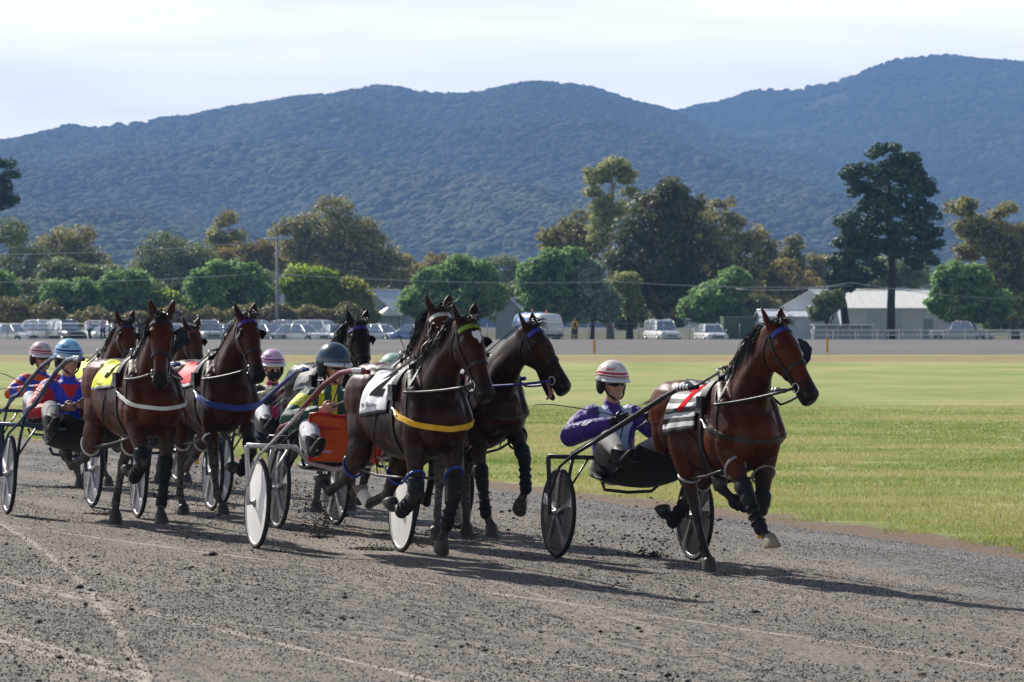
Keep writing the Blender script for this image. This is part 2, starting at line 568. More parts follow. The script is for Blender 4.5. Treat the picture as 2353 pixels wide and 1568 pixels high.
# grit: small stones over the whole near track, scattered by geometry nodes
def grit_mat():
    M = Mat('grit', (.2, .19, .18), .9, 0, .2)
    M.col(M.ramp(M.n('ShaderNodeObjectInfo').outputs['Random'], [(.0, rgb(40, 37, 35)), (.35, rgb(65, 61, 58)), (.6, rgb(122, 117, 112)), (.9, rgb(164, 159, 153))]))
    return M.done()
def grit_group(mat):
    g = bpy.data.node_groups.new('grit', 'GeometryNodeTree')
    g.interface.new_socket('Geometry', in_out='INPUT', socket_type='NodeSocketGeometry')
    g.interface.new_socket('Geometry', in_out='OUTPUT', socket_type='NodeSocketGeometry')
    nd = g.nodes.new; lk = g.links.new
    gi, go = nd('NodeGroupInput'), nd('NodeGroupOutput')
    ic = nd('GeometryNodeMeshIcoSphere'); ic.inputs['Radius'].default_value = .0050; ic.inputs['Subdivisions'].default_value = 1
    sm_ = nd('GeometryNodeSetMaterial'); sm_.inputs['Material'].default_value = mat; lk(ic.outputs[0], sm_.inputs[0])
    io = nd('GeometryNodeInstanceOnPoints'); lk(gi.outputs[0], io.inputs['Points']); lk(sm_.outputs[0], io.inputs['Instance'])
    rr = nd('FunctionNodeRandomValue'); rr.data_type = 'FLOAT_VECTOR'; rr.inputs[1].default_value = (6.28, 6.28, 6.28)
    rs = nd('FunctionNodeRandomValue'); rs.data_type = 'FLOAT_VECTOR'; rs.inputs[0].default_value = (.45, .45, .35); rs.inputs[1].default_value = (1.5, 1.5, 1.1)
    lk(rr.outputs[0], io.inputs['Rotation']); lk(rs.outputs[0], io.inputs['Scale'])
    lk(io.outputs[0], go.inputs[0])
    return g
n = 200000
cy = 15.5 + 44 * rng.random(n) ** 1.05
cx = rng.uniform(-1, 1, n) * (1190 / FPX * cy + .4)
cu = (edge_x(cy) - cx) / np.sqrt(1 + edge_dx(cy) ** 2)
ok = (cu > .02) & (fbm(cu * 1.6, cy * .4, 3, 61) > rng.uniform(.2, .55, n))
cx, cy, cu = cx[ok], cy[ok], cu[ok]
gp = bpy.data.meshes.new('track_grit')
cz = np.clip(cu, 0, 16) * BANK + .005 + track_height(cu, cy) * sstep(cu, 0, .35)
gp.vertices.add(len(cx)); gp.vertices.foreach_set('co', np.stack([cx, cy, cz], -1).ravel())
go_ = link('track_grit', gp); md_ = go_.modifiers.new('scatter', 'NODES'); md_.node_group = grit_group(grit_mat())
tag(go_, 'grit and small stones scattered over the near track', None, None, 'stuff')

# the grassed infield
ry = np.concatenate([np.linspace(5, 28, 24), np.linspace(28.3, 75, 260), np.geomspace(76, 246, 90)])
ss = np.concatenate([np.linspace(-120, -3, 14), np.linspace(-2, 3, 90), np.geomspace(3.1, 160, 60)])
YY, SS = np.meshgrid(ry, ss, indexing='ij')
XX = edge_x(YY) + SS * np.sqrt(1 + edge_dx(YY) ** 2)
ZZ = (fbm(XX * .7, YY * .7, 3, 5) - .45) * .05 * sstep(SS, .1, 1.0)
ime = grid_mesh('infield', XX, YY, ZZ)
set_attr(ime, 'u', SS.ravel())
def infield_mat():
    M = Mat('dry_green_grass', (.12, .14, .04), .9, 0, .2)
    v = M.coord()
    big = M.noise(M.mapped(v, (.10, .035, 1)), 2.2, 5, .6)
    c = M.ramp(big, [(.30, hexc('#7f8f4c')), (.48, hexc('#98a05e')), (.66, hexc('#afaa72'))])
    str_ = M.noise(M.mapped(v, (.05, .22, 1)), 1.5, 4, .55)
    c = M.mix(M.ramp(str_, [(.56, 0.0), (.66, .55)]), c, hexc('#c8bc8a'))
    fine = M.noise(M.mapped(v, (5, 1.6, 1)), 3.0, 4, .7)
    c = M.mix(M.ramp(fine, [(.36, .4), (.55, 0.0)]), c, hexc('#66773a'))
    u = M.attr('u')
    w1 = M.math('ADD', u, M.math('MULTIPLY', M.math('SUBTRACT', M.noise(v, 1.4, 5, .65), .5), 1.5))
    soil = M.ramp(w1, [(.62, 1.0), (.95, 0.0)])
    sc_ = M.ramp(M.noise(v, 34, 4, .7), [(.32, hexc('#57483c')), (.55, hexc('#8b7767')), (.75, hexc('#a3927f'))])
    c = M.mix(soil, c, sc_)
    # bare worn earth towards the far track
    sp = M.n('ShaderNodeSeparateXYZ'); M.l(v, sp.inputs[0])
    yb = M.math('ADD', sp.outputs[1], M.math('MULTIPLY', M.math('SUBTRACT', M.noise(M.mapped(v, (.35, .12, 1)), 1.0, 5, .7), .5), 34))
    mr = M.n('ShaderNodeMapRange'); M.l(yb, mr.inputs[0]); mr.inputs[1].default_value = 192; mr.inputs[2].default_value = 204; mr.inputs[4].default_value = .8
    mr2 = M.n('ShaderNodeMapRange'); M.l(yb, mr2.inputs[0]); mr2.inputs[1].default_value = 228; mr2.inputs[2].default_value = 240; mr2.inputs[3].default_value = 1; mr2.inputs[4].default_value = .25
    c = M.mix(M.math('MULTIPLY', mr.outputs[0], mr2.outputs[0]), c, M.ramp(M.noise(M.mapped(v, (.6, .2, 1)), 2.0, 5, .7), [(.35, rgb(132, 108, 78)), (.65, rgb(166, 142, 106))]))
    M.col(c)
    M.nrm(M.bump(M.noise(v, 22, 5, .7), .9, .06))
    return M.done()
tag(link('infield', ime, infield_mat()), kind='structure')

# standing grass: blades, thick near the rail and thinner further out
def blades(n, ymin, ymax, pw, name, mat, hmin, hmax, wid, smax):
    y = ymin + (ymax - ymin) * rng.random(n) ** pw
    xr = 1400 / FPX * y + 1.0
    x = rng.uniform(-1, 1, n) * 0 + edge_x(y) + rng.random(n) * (xr - edge_x(y))
    s_ = (x - edge_x(y)) / np.sqrt(1 + edge_dx(y) ** 2)
    ok = (s_ + (vnoise(x * 1.4, y * 1.4, 3) - .5) * 1.1 > rng.uniform(.58, 1.1, n)) & (fbm(x * .9, y * .9, 3, 15) > rng.uniform(.10, .34, n))
    x, y = x[ok], y[ok]; n = len(x)
    z = (fbm(x * .7, y * .7, 3, 5) - .45) * .05
    hgt = rng.uniform(hmin, hmax, n) * (.6 + .9 * fbm(x * 1.7, y * 1.1, 2, 9))
    ang = rng.uniform(0, np.pi, n); ln = rng.normal(0, .5, (n, 2)) * hgt[:, None]
    w_ = wid * rng.uniform(.6, 1.3, n) * (y / 36) ** .5
    a = np.stack([x - np.cos(ang) * w_, y - np.sin(ang) * w_, z - .004], -1)
    b = np.stack([x + np.cos(ang) * w_, y + np.sin(ang) * w_, z - .004], -1)
    t = np.stack([x + ln[:, 0], y + ln[:, 1], z + hgt], -1)
    V = np.stack([a, b, t], 1).reshape(-1, 3)
    F = np.arange(n * 3)
    me = bpy.data.meshes.new(name)
    me.vertices.add(len(V)); me.vertices.foreach_set('co', V.ravel())
    me.loops.add(len(F)); me.loops.foreach_set('vertex_index', F.astype(np.int32))
    me.polygons.add(n); me.polygons.foreach_set('loop_start', np.arange(0, n * 3, 3, dtype=np.int32))
    me.update(calc_edges=True)
    tone = np.repeat(np.clip(fbm(x * .22, y * .42, 4, 19) * 1.25 - .08 + rng.normal(0, .15, n), 0, 1), 3)
    set_attr(me, 'tone', tone)
    return tag(link(name, me, mat), 'short green and straw coloured grass standing along the inside of the track', None, None, 'stuff')
def blade_mat():
    M = Mat('grass_blade', (.12, .15, .04), .6, 0, .3)
    t = M.attr('tone')
    M.col(M.ramp(t, [(.2, rgb(124, 144, 74)), (.42, rgb(156, 168, 100)), (.60, rgb(184, 182, 124)), (.85, rgb(210, 202, 160))]))
    tl = M.n('ShaderNodeBsdfTranslucent'); M.l(M.ramp(t, [(.2, hexc('#6f9030')), (.8, hexc('#bdb070'))]), tl.inputs[0])
    mx_ = M.n('ShaderNodeMixShader'); mx_.inputs[0].default_value = .35
    M.l(M.p.outputs[0], mx_.inputs[1]); M.l(tl.outputs[0], mx_.inputs[2])
    M.l(mx_.outputs[0], M.nt.nodes['Material Output'].inputs[0])
    return M.done()
blades(420000, 30, 92, .85, 'grass', blade_mat(), .018, .052, .0055, 0)

# the far side of the course: the track rises on its outer bank, the car park lies behind it
def far_z(y):
    return np.interp(y, [0, 246, 284, 288, 300, 330, 900], [0, .0, .80, .80, .38, .30, .30])
fy = np.concatenate([np.linspace(244, 288, 40)]); fx = np.linspace(-260, 260, 120)
YY, XX = np.meshgrid(fy, fx, indexing='ij')
fme = grid_mesh('far_track', XX, YY, far_z(YY) + .02)
def far_track_mat():
    M = Mat('far_gravel', (.2, .19, .18), .95, 0, .2)
    v = M.coord()
    b = M.noise(M.mapped(v, (.03, .25, 1)), 1.6, 5, .6)
    c = M.ramp(b, [(.35, rgb(98, 95, 93)), (.6, rgb(120, 117, 115))])
    c = M.mix(M.ramp(M.noise(v, 3.5, 4, .7), [(.4, .5), (.6, 0.0)]), c, hexc('#57524f'))
    M.col(c)
    return M.done()
tag(link('far_track', fme, far_track_mat()), kind='structure')
fy = np.concatenate([np.linspace(288, 340, 30), np.geomspace(342, 9000, 60)]); fx = np.linspace(-1, 1, 60)
YY, T_ = np.meshgrid(fy, fx, indexing='ij')
XX = T_ * (260 + (YY - 288) * .5)
gme = grid_mesh('ground', XX, YY, far_z(YY))
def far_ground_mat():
    M = Mat('shade_toned_paddock', (.15, .14, .08), .95, 0, .2)
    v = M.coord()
    c = M.ramp(M.noise(M.mapped(v, (.08, .05, 1)), 1.5, 6, .65), [(.32, rgb(52, 58, 34)), (.5, rgb(78, 80, 50)), (.68, rgb(104, 98, 74))])  # grass colour darkened to carry the shade under the trees
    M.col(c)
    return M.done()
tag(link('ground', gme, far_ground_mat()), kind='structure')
# ------------------------------------------------------------------ horses
def coat_mat(name, body, dark, black=(.012, .010, .010), mud=(.16, .14, .125)):
    M = Mat(name, body, .36, 0, .12)
    v = M.coord()
    big = M.noise(v, 2.2, 3, .5)
    c = M.mix(M.ramp(big, [(.35, 0.0), (.68, 1.0)]), dark, body)
    hair = M.noise(M.mapped(v, (14, 60, 60)), 3.0, 3, .6)
    c = M.mix(M.ramp(hair, [(.35, 0.0), (.75, .35)]), c, tuple(x * .55 for x in body))
    c = M.mix(M.attr('points'), c, black)
    dirt = M.math('MULTIPLY', M.attr('mud'), M.ramp(M.noise(v, 38, 4, .7), [(.38, 0.0), (.58, 1.0)]))
    c = M.mix(dirt, c, mud)
    M.col(c)
    wet = M.noise(v, 3.6, 5, .6)
    r = M.ramp(wet, [(.34, .30), (.66, .52)])
    r2 = M.math('ADD', r, M.math('MULTIPLY', dirt, .4))
    M.rough(r2)
    M.l(M.math('MULTIPLY', M.ramp(M.noise(v, 5.5, 5, .65), [(.50, .0), (.64, .50)]), M.math('SUBTRACT', 1.0, dirt)), M.p.inputs['Coat Weight'])
    M.p.inputs['Coat Roughness'].default_value = .40
    M.p.inputs['Coat IOR'].default_value = 1.45
    fine = M.noise(M.mapped(v, (25, 90, 90)), 4.0, 4, .65)
    lumps = M.noise(v, 13, 4, .55)
    M.nrm(M.bump(fine, .10, .004, M.bump(lumps, .22, .02)))
    return M.done()

HAIR = None
def hair_mat():
    M = Mat('black_horse_hair', (.012, .011, .012), .46, 0, .4)
    v = M.coord()
    M.col(M.ramp(M.noise(v, 25, 3), [(.3, (.006, .005, .006)), (.75, (.03, .024, .02))]))
    return M.done()

class Horse:
    """builds one horse in its own frame: x forward, y to its left, z up, ground at z = 0"""
    def __init__(s, neck_pitch=52, neck_yaw=0, head_pitch=58, head_yaw=0, legs=None, lift=0.0, voxel=.0125, mud=.0,
                 open_mouth=False, neck_len=.90):
        s.lift = 0.0
        s.pa = {}
        s.mb = MB()
        s.legs = {}
        s.bones = []
        for k, a in legs.items():                      # stand the lowest hoof at the wanted clearance
            (s.make_fore if k[1] == 'F' else s.make_hind)(k, *a)
        low = min(s.hoof_ends(k)[1].z for k in s.legs) - .012
        s.lift = lift - low
        s.mb = MB(); s.legs = {}
        s.make_trunk()
        s.make_neck_head(neck_pitch, neck_yaw, head_pitch, head_yaw, neck_len, open_mouth)
        for k, a in legs.items():
            (s.make_fore if k[1] == 'F' else s.make_hind)(k, *a)
        s.me = fuse(s.mb, voxel, 7 if voxel < .014 else 5, .5, 'horse_body')
        P = verts_np(s.me)
        pts = np.zeros(len(P)); md = np.zeros(len(P))
        for k, ch in s.legs.items():
            top = ch[1]  # knee or hock
            dmin = np.full(len(P), 9.0)
            for a, b in zip(ch[1:-1], ch[2:]):
                d, t = seg_dist(P, a, b); dmin = np.minimum(dmin, d)
            d0, t0 = seg_dist(P, ch[0], ch[1])
            w_low = sstep(-dmin, -.13, -.07)
            up = sstep(t0, .35 if k[1] == 'F' else .62, .95) * sstep(-d0, -.16, -.09)
            pts = np.maximum(pts, np.maximum(w_low, up))
            md = np.maximum(md, w_low)
            md = np.maximum(md, .8 * sstep(t0, .2, .9) * sstep(-d0, -.2, -.1))
        h = np.array(s.hh); o = np.array(s.poll)
        tt = (P - o) @ h / s.HL
        near = np.linalg.norm(P - (o + np.outer(tt * s.HL, h)), axis=1) < .3
        pts = np.maximum(pts, sstep(tt, .72, .92) * near)
        # dark ear tips and a dark line along the spine
        md = md + .35 * sstep(-P[:, 2], -1.0, -.75) * (np.abs(P[:, 0]) < .7)
        set_attr(s.me, 'points', np.clip(pts, 0, 1))
        set_attr(s.me, 'mud', np.clip(md * mud, 0, 1))
        s.bvh = BVHTree.FromPolygons([tuple(p) for p in P], [tuple(p.vertices) for p in s.me.polygons])

    def make_trunk(s):
        z0 = s.lift
        prof = [(.86, 1.20, 1.02, .10), (.80, 1.30, .97, .18), (.70, 1.40, .90, .235), (.55, 1.49, .83, .265), (.40, 1.555, .79, .27),
                (.22, 1.535, .775, .285), (.02, 1.485, .775, .305), (-.18, 1.465, .80, .31), (-.36, 1.49, .855, .295), (-.52, 1.525, .90, .285),
                (-.66, 1.515, .96, .275), (-.78, 1.46, 1.03, .235), (-.87, 1.38, 1.12, .17), (-.92, 1.30, 1.2, .09)]
        secs = []
        for x, zt, zb, a in prof:
            c = zb + (zt - zb) * .47
            secs.append((Vector((x, 0, c + z0)), Vector((0, 1, 0)), Vector((0, 0, 1)), a * .90, zt - c, c - zb))
        V, F = loft_arrays(secs, 26, 2.15)
        s.mb.add(V, F, 0, True)
        e = s.mb.ell
        e((.36, 0, 1.49 + z0), (.30, .075, .085))
        for q in (-1, 1):
            limb(s.mb, [(.36, q * .13, 1.44 + z0), (.52, q * .18, 1.28 + z0), (.69, q * .18, 1.10 + z0)], [.07, .09, .09], [.12, .15, .13])
            e((.43, q * .18, 1.07 + z0), (.19, .09, .17))
            e((.74, q * .10, 1.06 + z0), (.10, .105, .15))
            e((-.60, q * .14, 1.27 + z0), (.31, .15, .24))
            e((-.79, q * .115, 1.14 + z0), (.125, .105, .24))
            e((-.52, q * .08, 1.445 + z0), (.24, .11, .075))
        e((-.93, 0, 1.33 + z0), (.10, .05, .06))

    def make_neck_head(s, np_, ny, hp, hy, nl, om):
        a, y = R(np_), R(ny)
        base = Vector((.48, 0, 1.23 + s.lift))
        dirn = Vector((math.cos(a) * math.cos(y), math.cos(a) * math.sin(y), math.sin(a)))
        s.poll = base + dirn * nl
        ph, ps = R(hp), R(hy)
        s.hh = Vector((math.cos(ph) * math.cos(ps), math.cos(ph) * math.sin(ps), -math.sin(ph)))
        s.hs = Vector((-math.sin(ps), math.cos(ps), 0))
        s.hu = s.hh.cross(s.hs)
        s.HL = .66
        end = s.poll + s.hh * .07 - s.hu * .075
        # a curve from the base of the neck to the poll, arched above
        pts = []
        up = Vector((-dirn.x * dirn.z, -dirn.y * dirn.z, 1 - dirn.z ** 2)).normalized()
        n = 8
        for i in range(n + 1):
            t = i / n
            p = base.lerp(end, t) + up * (.055 * math.sin(math.pi * min(1, t * 1.02))) * (1 if t < 1 else 0)
            lateral = math.sin(math.pi * t) * .04 * math.sin(y)
            pts.append(p - Vector((0, lateral, 0)))
        rb = [.36, .325, .275, .235, .205, .182, .165, .152, .14]
        ra = [.20, .185, .155, .128, .112, .10, .094, .09, .086]
        side = s.hs
        limb(s.mb, pts, ra, rb, side=(0, 1, 0), n=22)
        s.neck_pts, s.neck_rb, s.neck_ra = pts, rb, ra
        # muscle of the neck and windpipe
        for q in (-1, 1):
            limb(s.mb, [pts[1] + Vector((.04, q * .13, -.06)), pts[4] + Vector((.02, q * .075, -.01)), pts[7] + s.hs * q * .05], [.05, .05, .04], [.11, .085, .06])
        limb(s.mb, [base + Vector((.27, 0, -.14)), pts[4] + (pts[4] - pts[3]).cross(Vector((0, 1, 0))).normalized() * .16, s.hp(.40, -.15)], [.055, .05, .05], [.06, .05, .05])
        HS = [(-.07, -.06, .065, .055), (0, -.048, .098, .075), (.12, -.048, .125, .092), (.27, -.055, .142, .103), (.40, -.056, .138, .092),
              (.53, -.046, .108, .072), (.66, -.037, .085, .060), (.78, -.036, .079, .060), (.88, -.040, .080, .066), (.96, -.047, .072, .063), (1.015, -.055, .05, .05)]
        secs = [(s.hp(t, c), s.hs, s.hu, a_ * 1.07, b_ * 1.05, b_ * 1.05) for t, c, b_, a_ in HS]
        V, F = loft_arrays(secs, 22, 2.35)
        s.mb.add(V, F, 0, True)
        MH = Matrix((s.hh, s.hs, s.hu)).transposed()
        for q in (-1, 1):
            s.mb.ell(s.hp(.34, -.10, q * .058), (.105, .042, .085), MH)          # cheek
            s.mb.ell(s.hp(.265, .030, q * .092), (.050, .020, .030), MH)         # brow and eye socket
            s.mb.ell(s.hp(.45, -.01, q * .070), (.11, .018, .018), MH)           # cheek ridge
            s.mb.ell(s.hp(.925, -.006, q * .043), (.045, .026, .036), MH)        # nostril wing
            s.make_ear(q)
        s.mb.ell(s.hp(.955, -.092), (.045, .042, .036), MH)                      # lower lip
        if om:
            limb(s.mb, [s.hp(.50, -.12), s.hp(.72, -.165), s.hp(.90, -.185), s.hp(.96, -.18)], [.055, .045, .042, .03], [.04, .035, .032, .025], side=s.hs)

    def hp(s, t, u=0.0, side=0.0):
        return s.poll + s.hh * (t * s.HL) + s.hu * u + s.hs * side

    def make_ear(s, q):
        b = s.hp(.02, .005, q * .062)
        up = (-s.hh * .80 + s.hu * .18 + s.hs * q * .30 + Vector((0, 0, .25))).normalized()
        pts = [b - up * .03, b + up * .03, b + up * .07, b + up * .11, b + up * .145, b + up * .175]
        limb(s.mb, pts, [.030, .042, .050, .044, .028, .011], [.028, .028, .024, .019, .013, .008], side=(s.hs + s.hu * q * .5).normalized(), n=10)

    def chain(s, start, segs):
        pts = [Vector(start)]
        for ang, ln in segs:
            a = R(ang)
            pts.append(pts[-1] + Vector((math.sin(a), 0, -math.cos(a))) * ln)
        return pts

    def make_fore(s, k, fa, ca, pa, ex=0.0, ez=0.0, spread=0.0):
        q = 1 if k[0] == 'L' else -1
        s.pa[k] = pa
        el = Vector((.50 + ex, q * .165, .93 + ez + s.lift))
        c = s.chain(el, [(fa, .43), (ca, .285), (pa, .125)])
        for i in range(1, 4): c[i].y += q * spread * i / 3 * .3 - q * .032 * i
        s.legs[k] = c
        el, kn, fe, pe = c
        sh = Vector((.56 + ex * .5, q * .17, 1.08 + s.lift))
        d = (kn - el)
        limb(s.mb, [sh, el, el + d * .25, el + d * .55, el + d * .85, kn], [.10, .092, .080, .062, .050, .050], [.14, .118, .098, .070, .052, .050])
        s.mb.ell(kn + Vector((.012, 0, 0)), (.052, .050, .060))
        d2 = fe - kn
        limb(s.mb, [kn, kn + d2 * .2, kn + d2 * .55, kn + d2 * .85, fe], [.046, .036, .032, .035, .040], [.048, .042, .040, .042, .046])
        s.mb.ell(fe, (.046, .042, .046))
        d3 = pe - fe
        limb(s.mb, [fe, fe + d3 * .5, pe], [.040, .034, .046], [.043, .036, .046])

    def make_hind(s, k, ta, ga, ca, pa, spread=0.0):
        q = 1 if k[0] == 'L' else -1
        s.pa[k] = pa
        hip = Vector((-.60, q * .13, 1.24 + s.lift))
        c = s.chain(hip, [(ta, .37), (ga, .50), (ca, .37), (pa, .125)])
        c[1].y = q * .185
        for i in range(2, 5): c[i].y = q * (.15 - .022 * i + spread * max(0, i - 1) * .1)
        hip, st, hk, fe, pe = c
        s.legs[k] = c[1:]
        d = st - hip
        limb(s.mb, [hip - d * .15, hip + d * .35, hip + d * .7, st], [.11, .125, .115, .085], [.24, .235, .19, .125])
        d1 = hk - st
        limb(s.mb, [st - d1 * .12, st + d1 * .12, st + d1 * .38, st + d1 * .66, st + d1 * .88, hk], [.09, .10, .088, .062, .046, .048], [.145, .16, .128, .085, .058, .060])
        # point of hock and its tendon
        back = Vector((d1.z, 0, -d1.x)).normalized()
        if back.x > 0: back = -back
        ph = hk - d1.normalized() * .045 + back * .062
        limb(s.mb, [ph, hk - d1 * .45 + back * .085], [.022, .020], [.026, .022], n=10)
        s.mb.ell(hk, (.058, .048, .066))
        s.mb.ell(ph, (.032, .028, .036))
        d2 = fe - hk
        limb(s.mb, [hk, hk + d2 * .2, hk + d2 * .55, hk + d2 * .85, fe], [.046, .038, .034, .037, .042], [.058, .046, .043, .045, .050])
        s.mb.ell(fe, (.048, .044, .048))
        d3 = pe - fe
        limb(s.mb, [fe, fe + d3 * .5, pe], [.042, .035, .046], [.045, .037, .046])

    def hoof_ends(s, k):
        pe = s.legs[k][-1]
        pa = s.pa[k]
        d = Vector((math.sin(R(pa - 10)), 0, -math.cos(R(pa - 10))))
        return pe, pe + d * .078, pa

    # ---- things laid on the body
    def snap(s, p, off=0.0):
        loc, nrm, i, d = s.bvh.find_nearest(Vector(p))
        return loc + nrm * off, nrm

    def strap(s, pts, width, name, mat, parent, thick=.006, off=.003, closed=False, steps=5, soft=6):
        pts = [Vector(p) for p in pts]
        if closed: pts = pts + [pts[0]]
        dense = []
        for a, b in zip(pts[:-1], pts[1:]):
            for i in range(steps): dense.append(a.lerp(b, i / steps))
        if not closed: dense.append(pts[-1])
        sn = [s.snap(p) for p in dense]
        P = [q[0] for q in sn]; Nn = [q[1] for q in sn]
        m = len(P)
        for _ in range(soft):                      # pull the strap taut over the lumps
            P = [P[i] if not closed and i in (0, m - 1) else (P[(i - 1) % m] + P[i] * 2 + P[(i + 1) % m]) / 4 for i in range(m)]
        if soft:
            Q = []
            for p in P:
                l_, n_ = s.snap(p)
                Q.append(l_ if (p - l_).dot(n_) < 0 else p)
            P = Q
            for _ in range(3):
                P = [P[i] if not closed and i in (0, m - 1) else (P[(i - 1) % m] + P[i] * 2 + P[(i + 1) % m]) / 4 for i in range(m)]
            Nn = [s.snap(p)[1] for p in P]
        # soften the path and normals a little
        for _ in range(5):
            Nn = [((Nn[(i - 1) % m] if closed or i > 0 else Nn[i]) + Nn[i] * 2 + (Nn[(i + 1) % m] if closed or i < m - 1 else Nn[i])).normalized() for i in range(m)]
        V, F = [], []
        for i in range(m):
            a = P[(i - 1) % m] if closed or i > 0 else P[i]
            b = P[(i + 1) % m] if closed or i < m - 1 else P[i]
            t = (b - a).normalized() if (b - a).length > 1e-6 else Vector((0, 0, 1))
            wv = t.cross(Nn[i]).normalized()
            for o_, q in ((off, -1), (off, 1), (off + thick, 1), (off + thick, -1)):
                V.append(P[i] + Nn[i] * o_ + wv * q * width / 2)
        rng_ = m if closed else m - 1
        for i in range(rng_):
            j = (i + 1) % m
            for k in range(4):
                k2 = (k + 1) % 4
                F.append((i * 4 + k, i * 4 + k2, j * 4 + k2, j * 4 + k))
        if not closed:
            F.append((3, 2, 1, 0)); F.append(tuple((m - 1) * 4 + k for k in range(4)))
        mb = MB(); mb.add(V, F, 0, False)
        return mb.build(name, mat, parent)

    def ring_pts(s, x, n=20, tilt=0.0, a0=0, a1=360):
        out = []
        for i in range(n + (0 if a1 - a0 == 360 else 1)):
            q = R(a0 + (a1 - a0) * i / n)
            z = 1.16 + s.lift + .45 * math.cos(q)
            out.append(Vector((x + tilt * math.cos(q), .42 * math.sin(q), z)))
        return out

    def cloth_fn(s, x0, x1, side, ang=64, off=.013, ruffle=.010, seed=0):
        """maps (u, v) in 0..1 to the hanging cloth on one side; v runs from the spine down"""
        c = Vector((0, 0, 1.12 + s.lift))
        def f(u, v):
            x = x0 + (x1 - x0) * u
            q = R(4 + ang * v)
            d = Vector((0, side * math.sin(q), math.cos(q)))
            o = Vector((x, 0, c.z)) + d * .9
            hit = s.bvh.ray_cast(o, -d)
            p = hit[0] if hit[0] is not None else Vector((x, 0, c.z)) + d * .35
            wv = ruffle * v * (math.sin(u * 9 + seed) + .6 * math.sin(v * 7 + u * 4 + seed * 2))
            return p + d * (off + abs(wv) + .010 * v)
        return f

def hair_strips(roots, name, mat, parent, w=.011):
    """roots: lists of points along each lock; ribbon pairs crossed at an angle"""
    V, F = [], []
    for pts in roots:
        m = len(pts)
        sd = Vector((random.uniform(-1, 1), random.uniform(-1, 1), random.uniform(-1, 1))).normalized()
        ww = w * random.uniform(.6, 1.4)
        b = len(V)
        for i, p in enumerate(pts):
            t = (pts[min(i + 1, m - 1)] - pts[max(i - 1, 0)]).normalized()
            s_ = t.cross(sd)
            s_ = s_.normalized() if s_.length > 1e-5 else t.orthogonal().normalized()
            wd = ww * (1 - (i / (m - 1)) ** 2 * .9)
            V.append(p - s_ * wd / 2); V.append(p + s_ * wd / 2)
        for i in range(m - 1):
            F.append((b + 2 * i, b + 2 * i + 1, b + 2 * i + 3, b + 2 * i + 2))
    mb = MB(); mb.add(V, F, 0, True)
    return mb.build(name, mat, parent)
# ------------------------------------------------------------------ hills
CREST1 = [(-900, 430), (-500, 380), (-250, 350), (0, 325), (60, 308), (150, 284), (230, 277), (330, 266), (430, 260), (520, 240), (620, 221), (700, 208), (790, 198), (850, 182), (900, 185),
          (960, 203), (1010, 207), (1100, 198), (1160, 180), (1220, 172), (1290, 177), (1360, 185), (1420, 204), (1470, 231), (1560, 262), (1700, 310), (2000, 390), (2353, 440), (3200, 500)]
CREST2 = [(900, 520), (1200, 380), (1400, 285), (1500, 252), (1560, 238), (1640, 224), (1750, 204), (1850, 190), (1960, 163), (2080, 132), (2150, 125), (2250, 129), (2353, 134), (2600, 170), (3200, 300)]
def hill_mesh(name, crest, y0, yc, y1, xw, seed, base=.3):
    px = np.array([c[0] for c in crest]); pz = CAM_Z + (HOR - np.array([c[1] for c in crest])) / FPX * yc
    xc = (px - 1176.5) / FPX * yc
    ys = np.concatenate([np.linspace(y0, yc, 90), np.linspace(yc + 25, y1, 16)])
    xs = np.linspace(-xw, xw, 240)
    Y, X = np.meshgrid(ys, xs, indexing='ij')
    t = np.clip((Y - y0) / (yc - y0), 0, 1)
    warp = (fbm(X / 560, Y / 1050, 3, seed) - .45) * 340 * (1 - t)
    H = np.interp(X + warp, xc, pz)
    sp = np.abs(fbm(X / 330 + Y / 1900, Y / 1500, 4, seed + 5) - .47) * 2
    prof = t ** 1.05 * (1 - .85 * sp * (1 - t) ** .7 * np.sin(np.pi * np.clip(t, 0, 1)) ** .5)
    prof = np.where(Y > yc, np.clip(1 - ((Y - yc) / (y1 - yc)) ** 1.4, 0, 1), prof)
    H = H + (fbm(X / 70, Y / 160, 3, seed + 77) - .45) * 26 * t
    Z = base + (H - base) * prof
    Z -= 1.5 * (t <= 0)
    # the trees add their own height to the skyline
    Z = np.where(t > 0, np.maximum(Z - 12 * t, -1), Z)
    me = grid_mesh(name, X, Y, Z)
    return me, xs, ys, Z
def hill_mat():
    M = Mat('dry_forest_floor', (.06, .06, .035), .95, 0, .1)
    v = M.coord()
    M.col(M.ramp(M.noise(v, .012, 6, .65), [(.35, (.030, .036, .018)), (.6, (.055, .055, .030)), (.78, (.10, .085, .055))]))
    return M.done()
HILLM = hill_mat()
FOREST = Mat('hill_forest', (.05, .06, .03), .9, 0, .15)
_v = FOREST.n('ShaderNodeNewGeometry').outputs['Position']
_r = FOREST.n('ShaderNodeObjectInfo').outputs['Random']
_c = FOREST.ramp(FOREST.noise(_v, .03, 3, .7), [(.34, (.010, .018, .010)), (.48, (.036, .050, .024)), (.58, (.085, .100, .050)), (.70, (.16, .145, .085))])
_c = FOREST.mix(FOREST.ramp(FOREST.noise(_v, .0035, 4, .6), [(.42, 0.0), (.62, .55)]), _c, (.11, .115, .065))
_c = FOREST.mix(FOREST.ramp(FOREST.noise(FOREST.mapped(_v, (1.6, .5, 2.2), (0, 0, .5)), .0022, 4, .6), [(.40, .75), (.56, 0.0)]), _c, (.012, .020, .014))  # broad dark patches painted in for the shade of the hill folds
_c = FOREST.mix(FOREST.ramp(FOREST.noise(_v, .4, 2, .6), [(.38, .25), (.6, 0.0)]), _c, (.02, .026, .016))
FOREST.col(_c)
FOREST = FOREST.done()

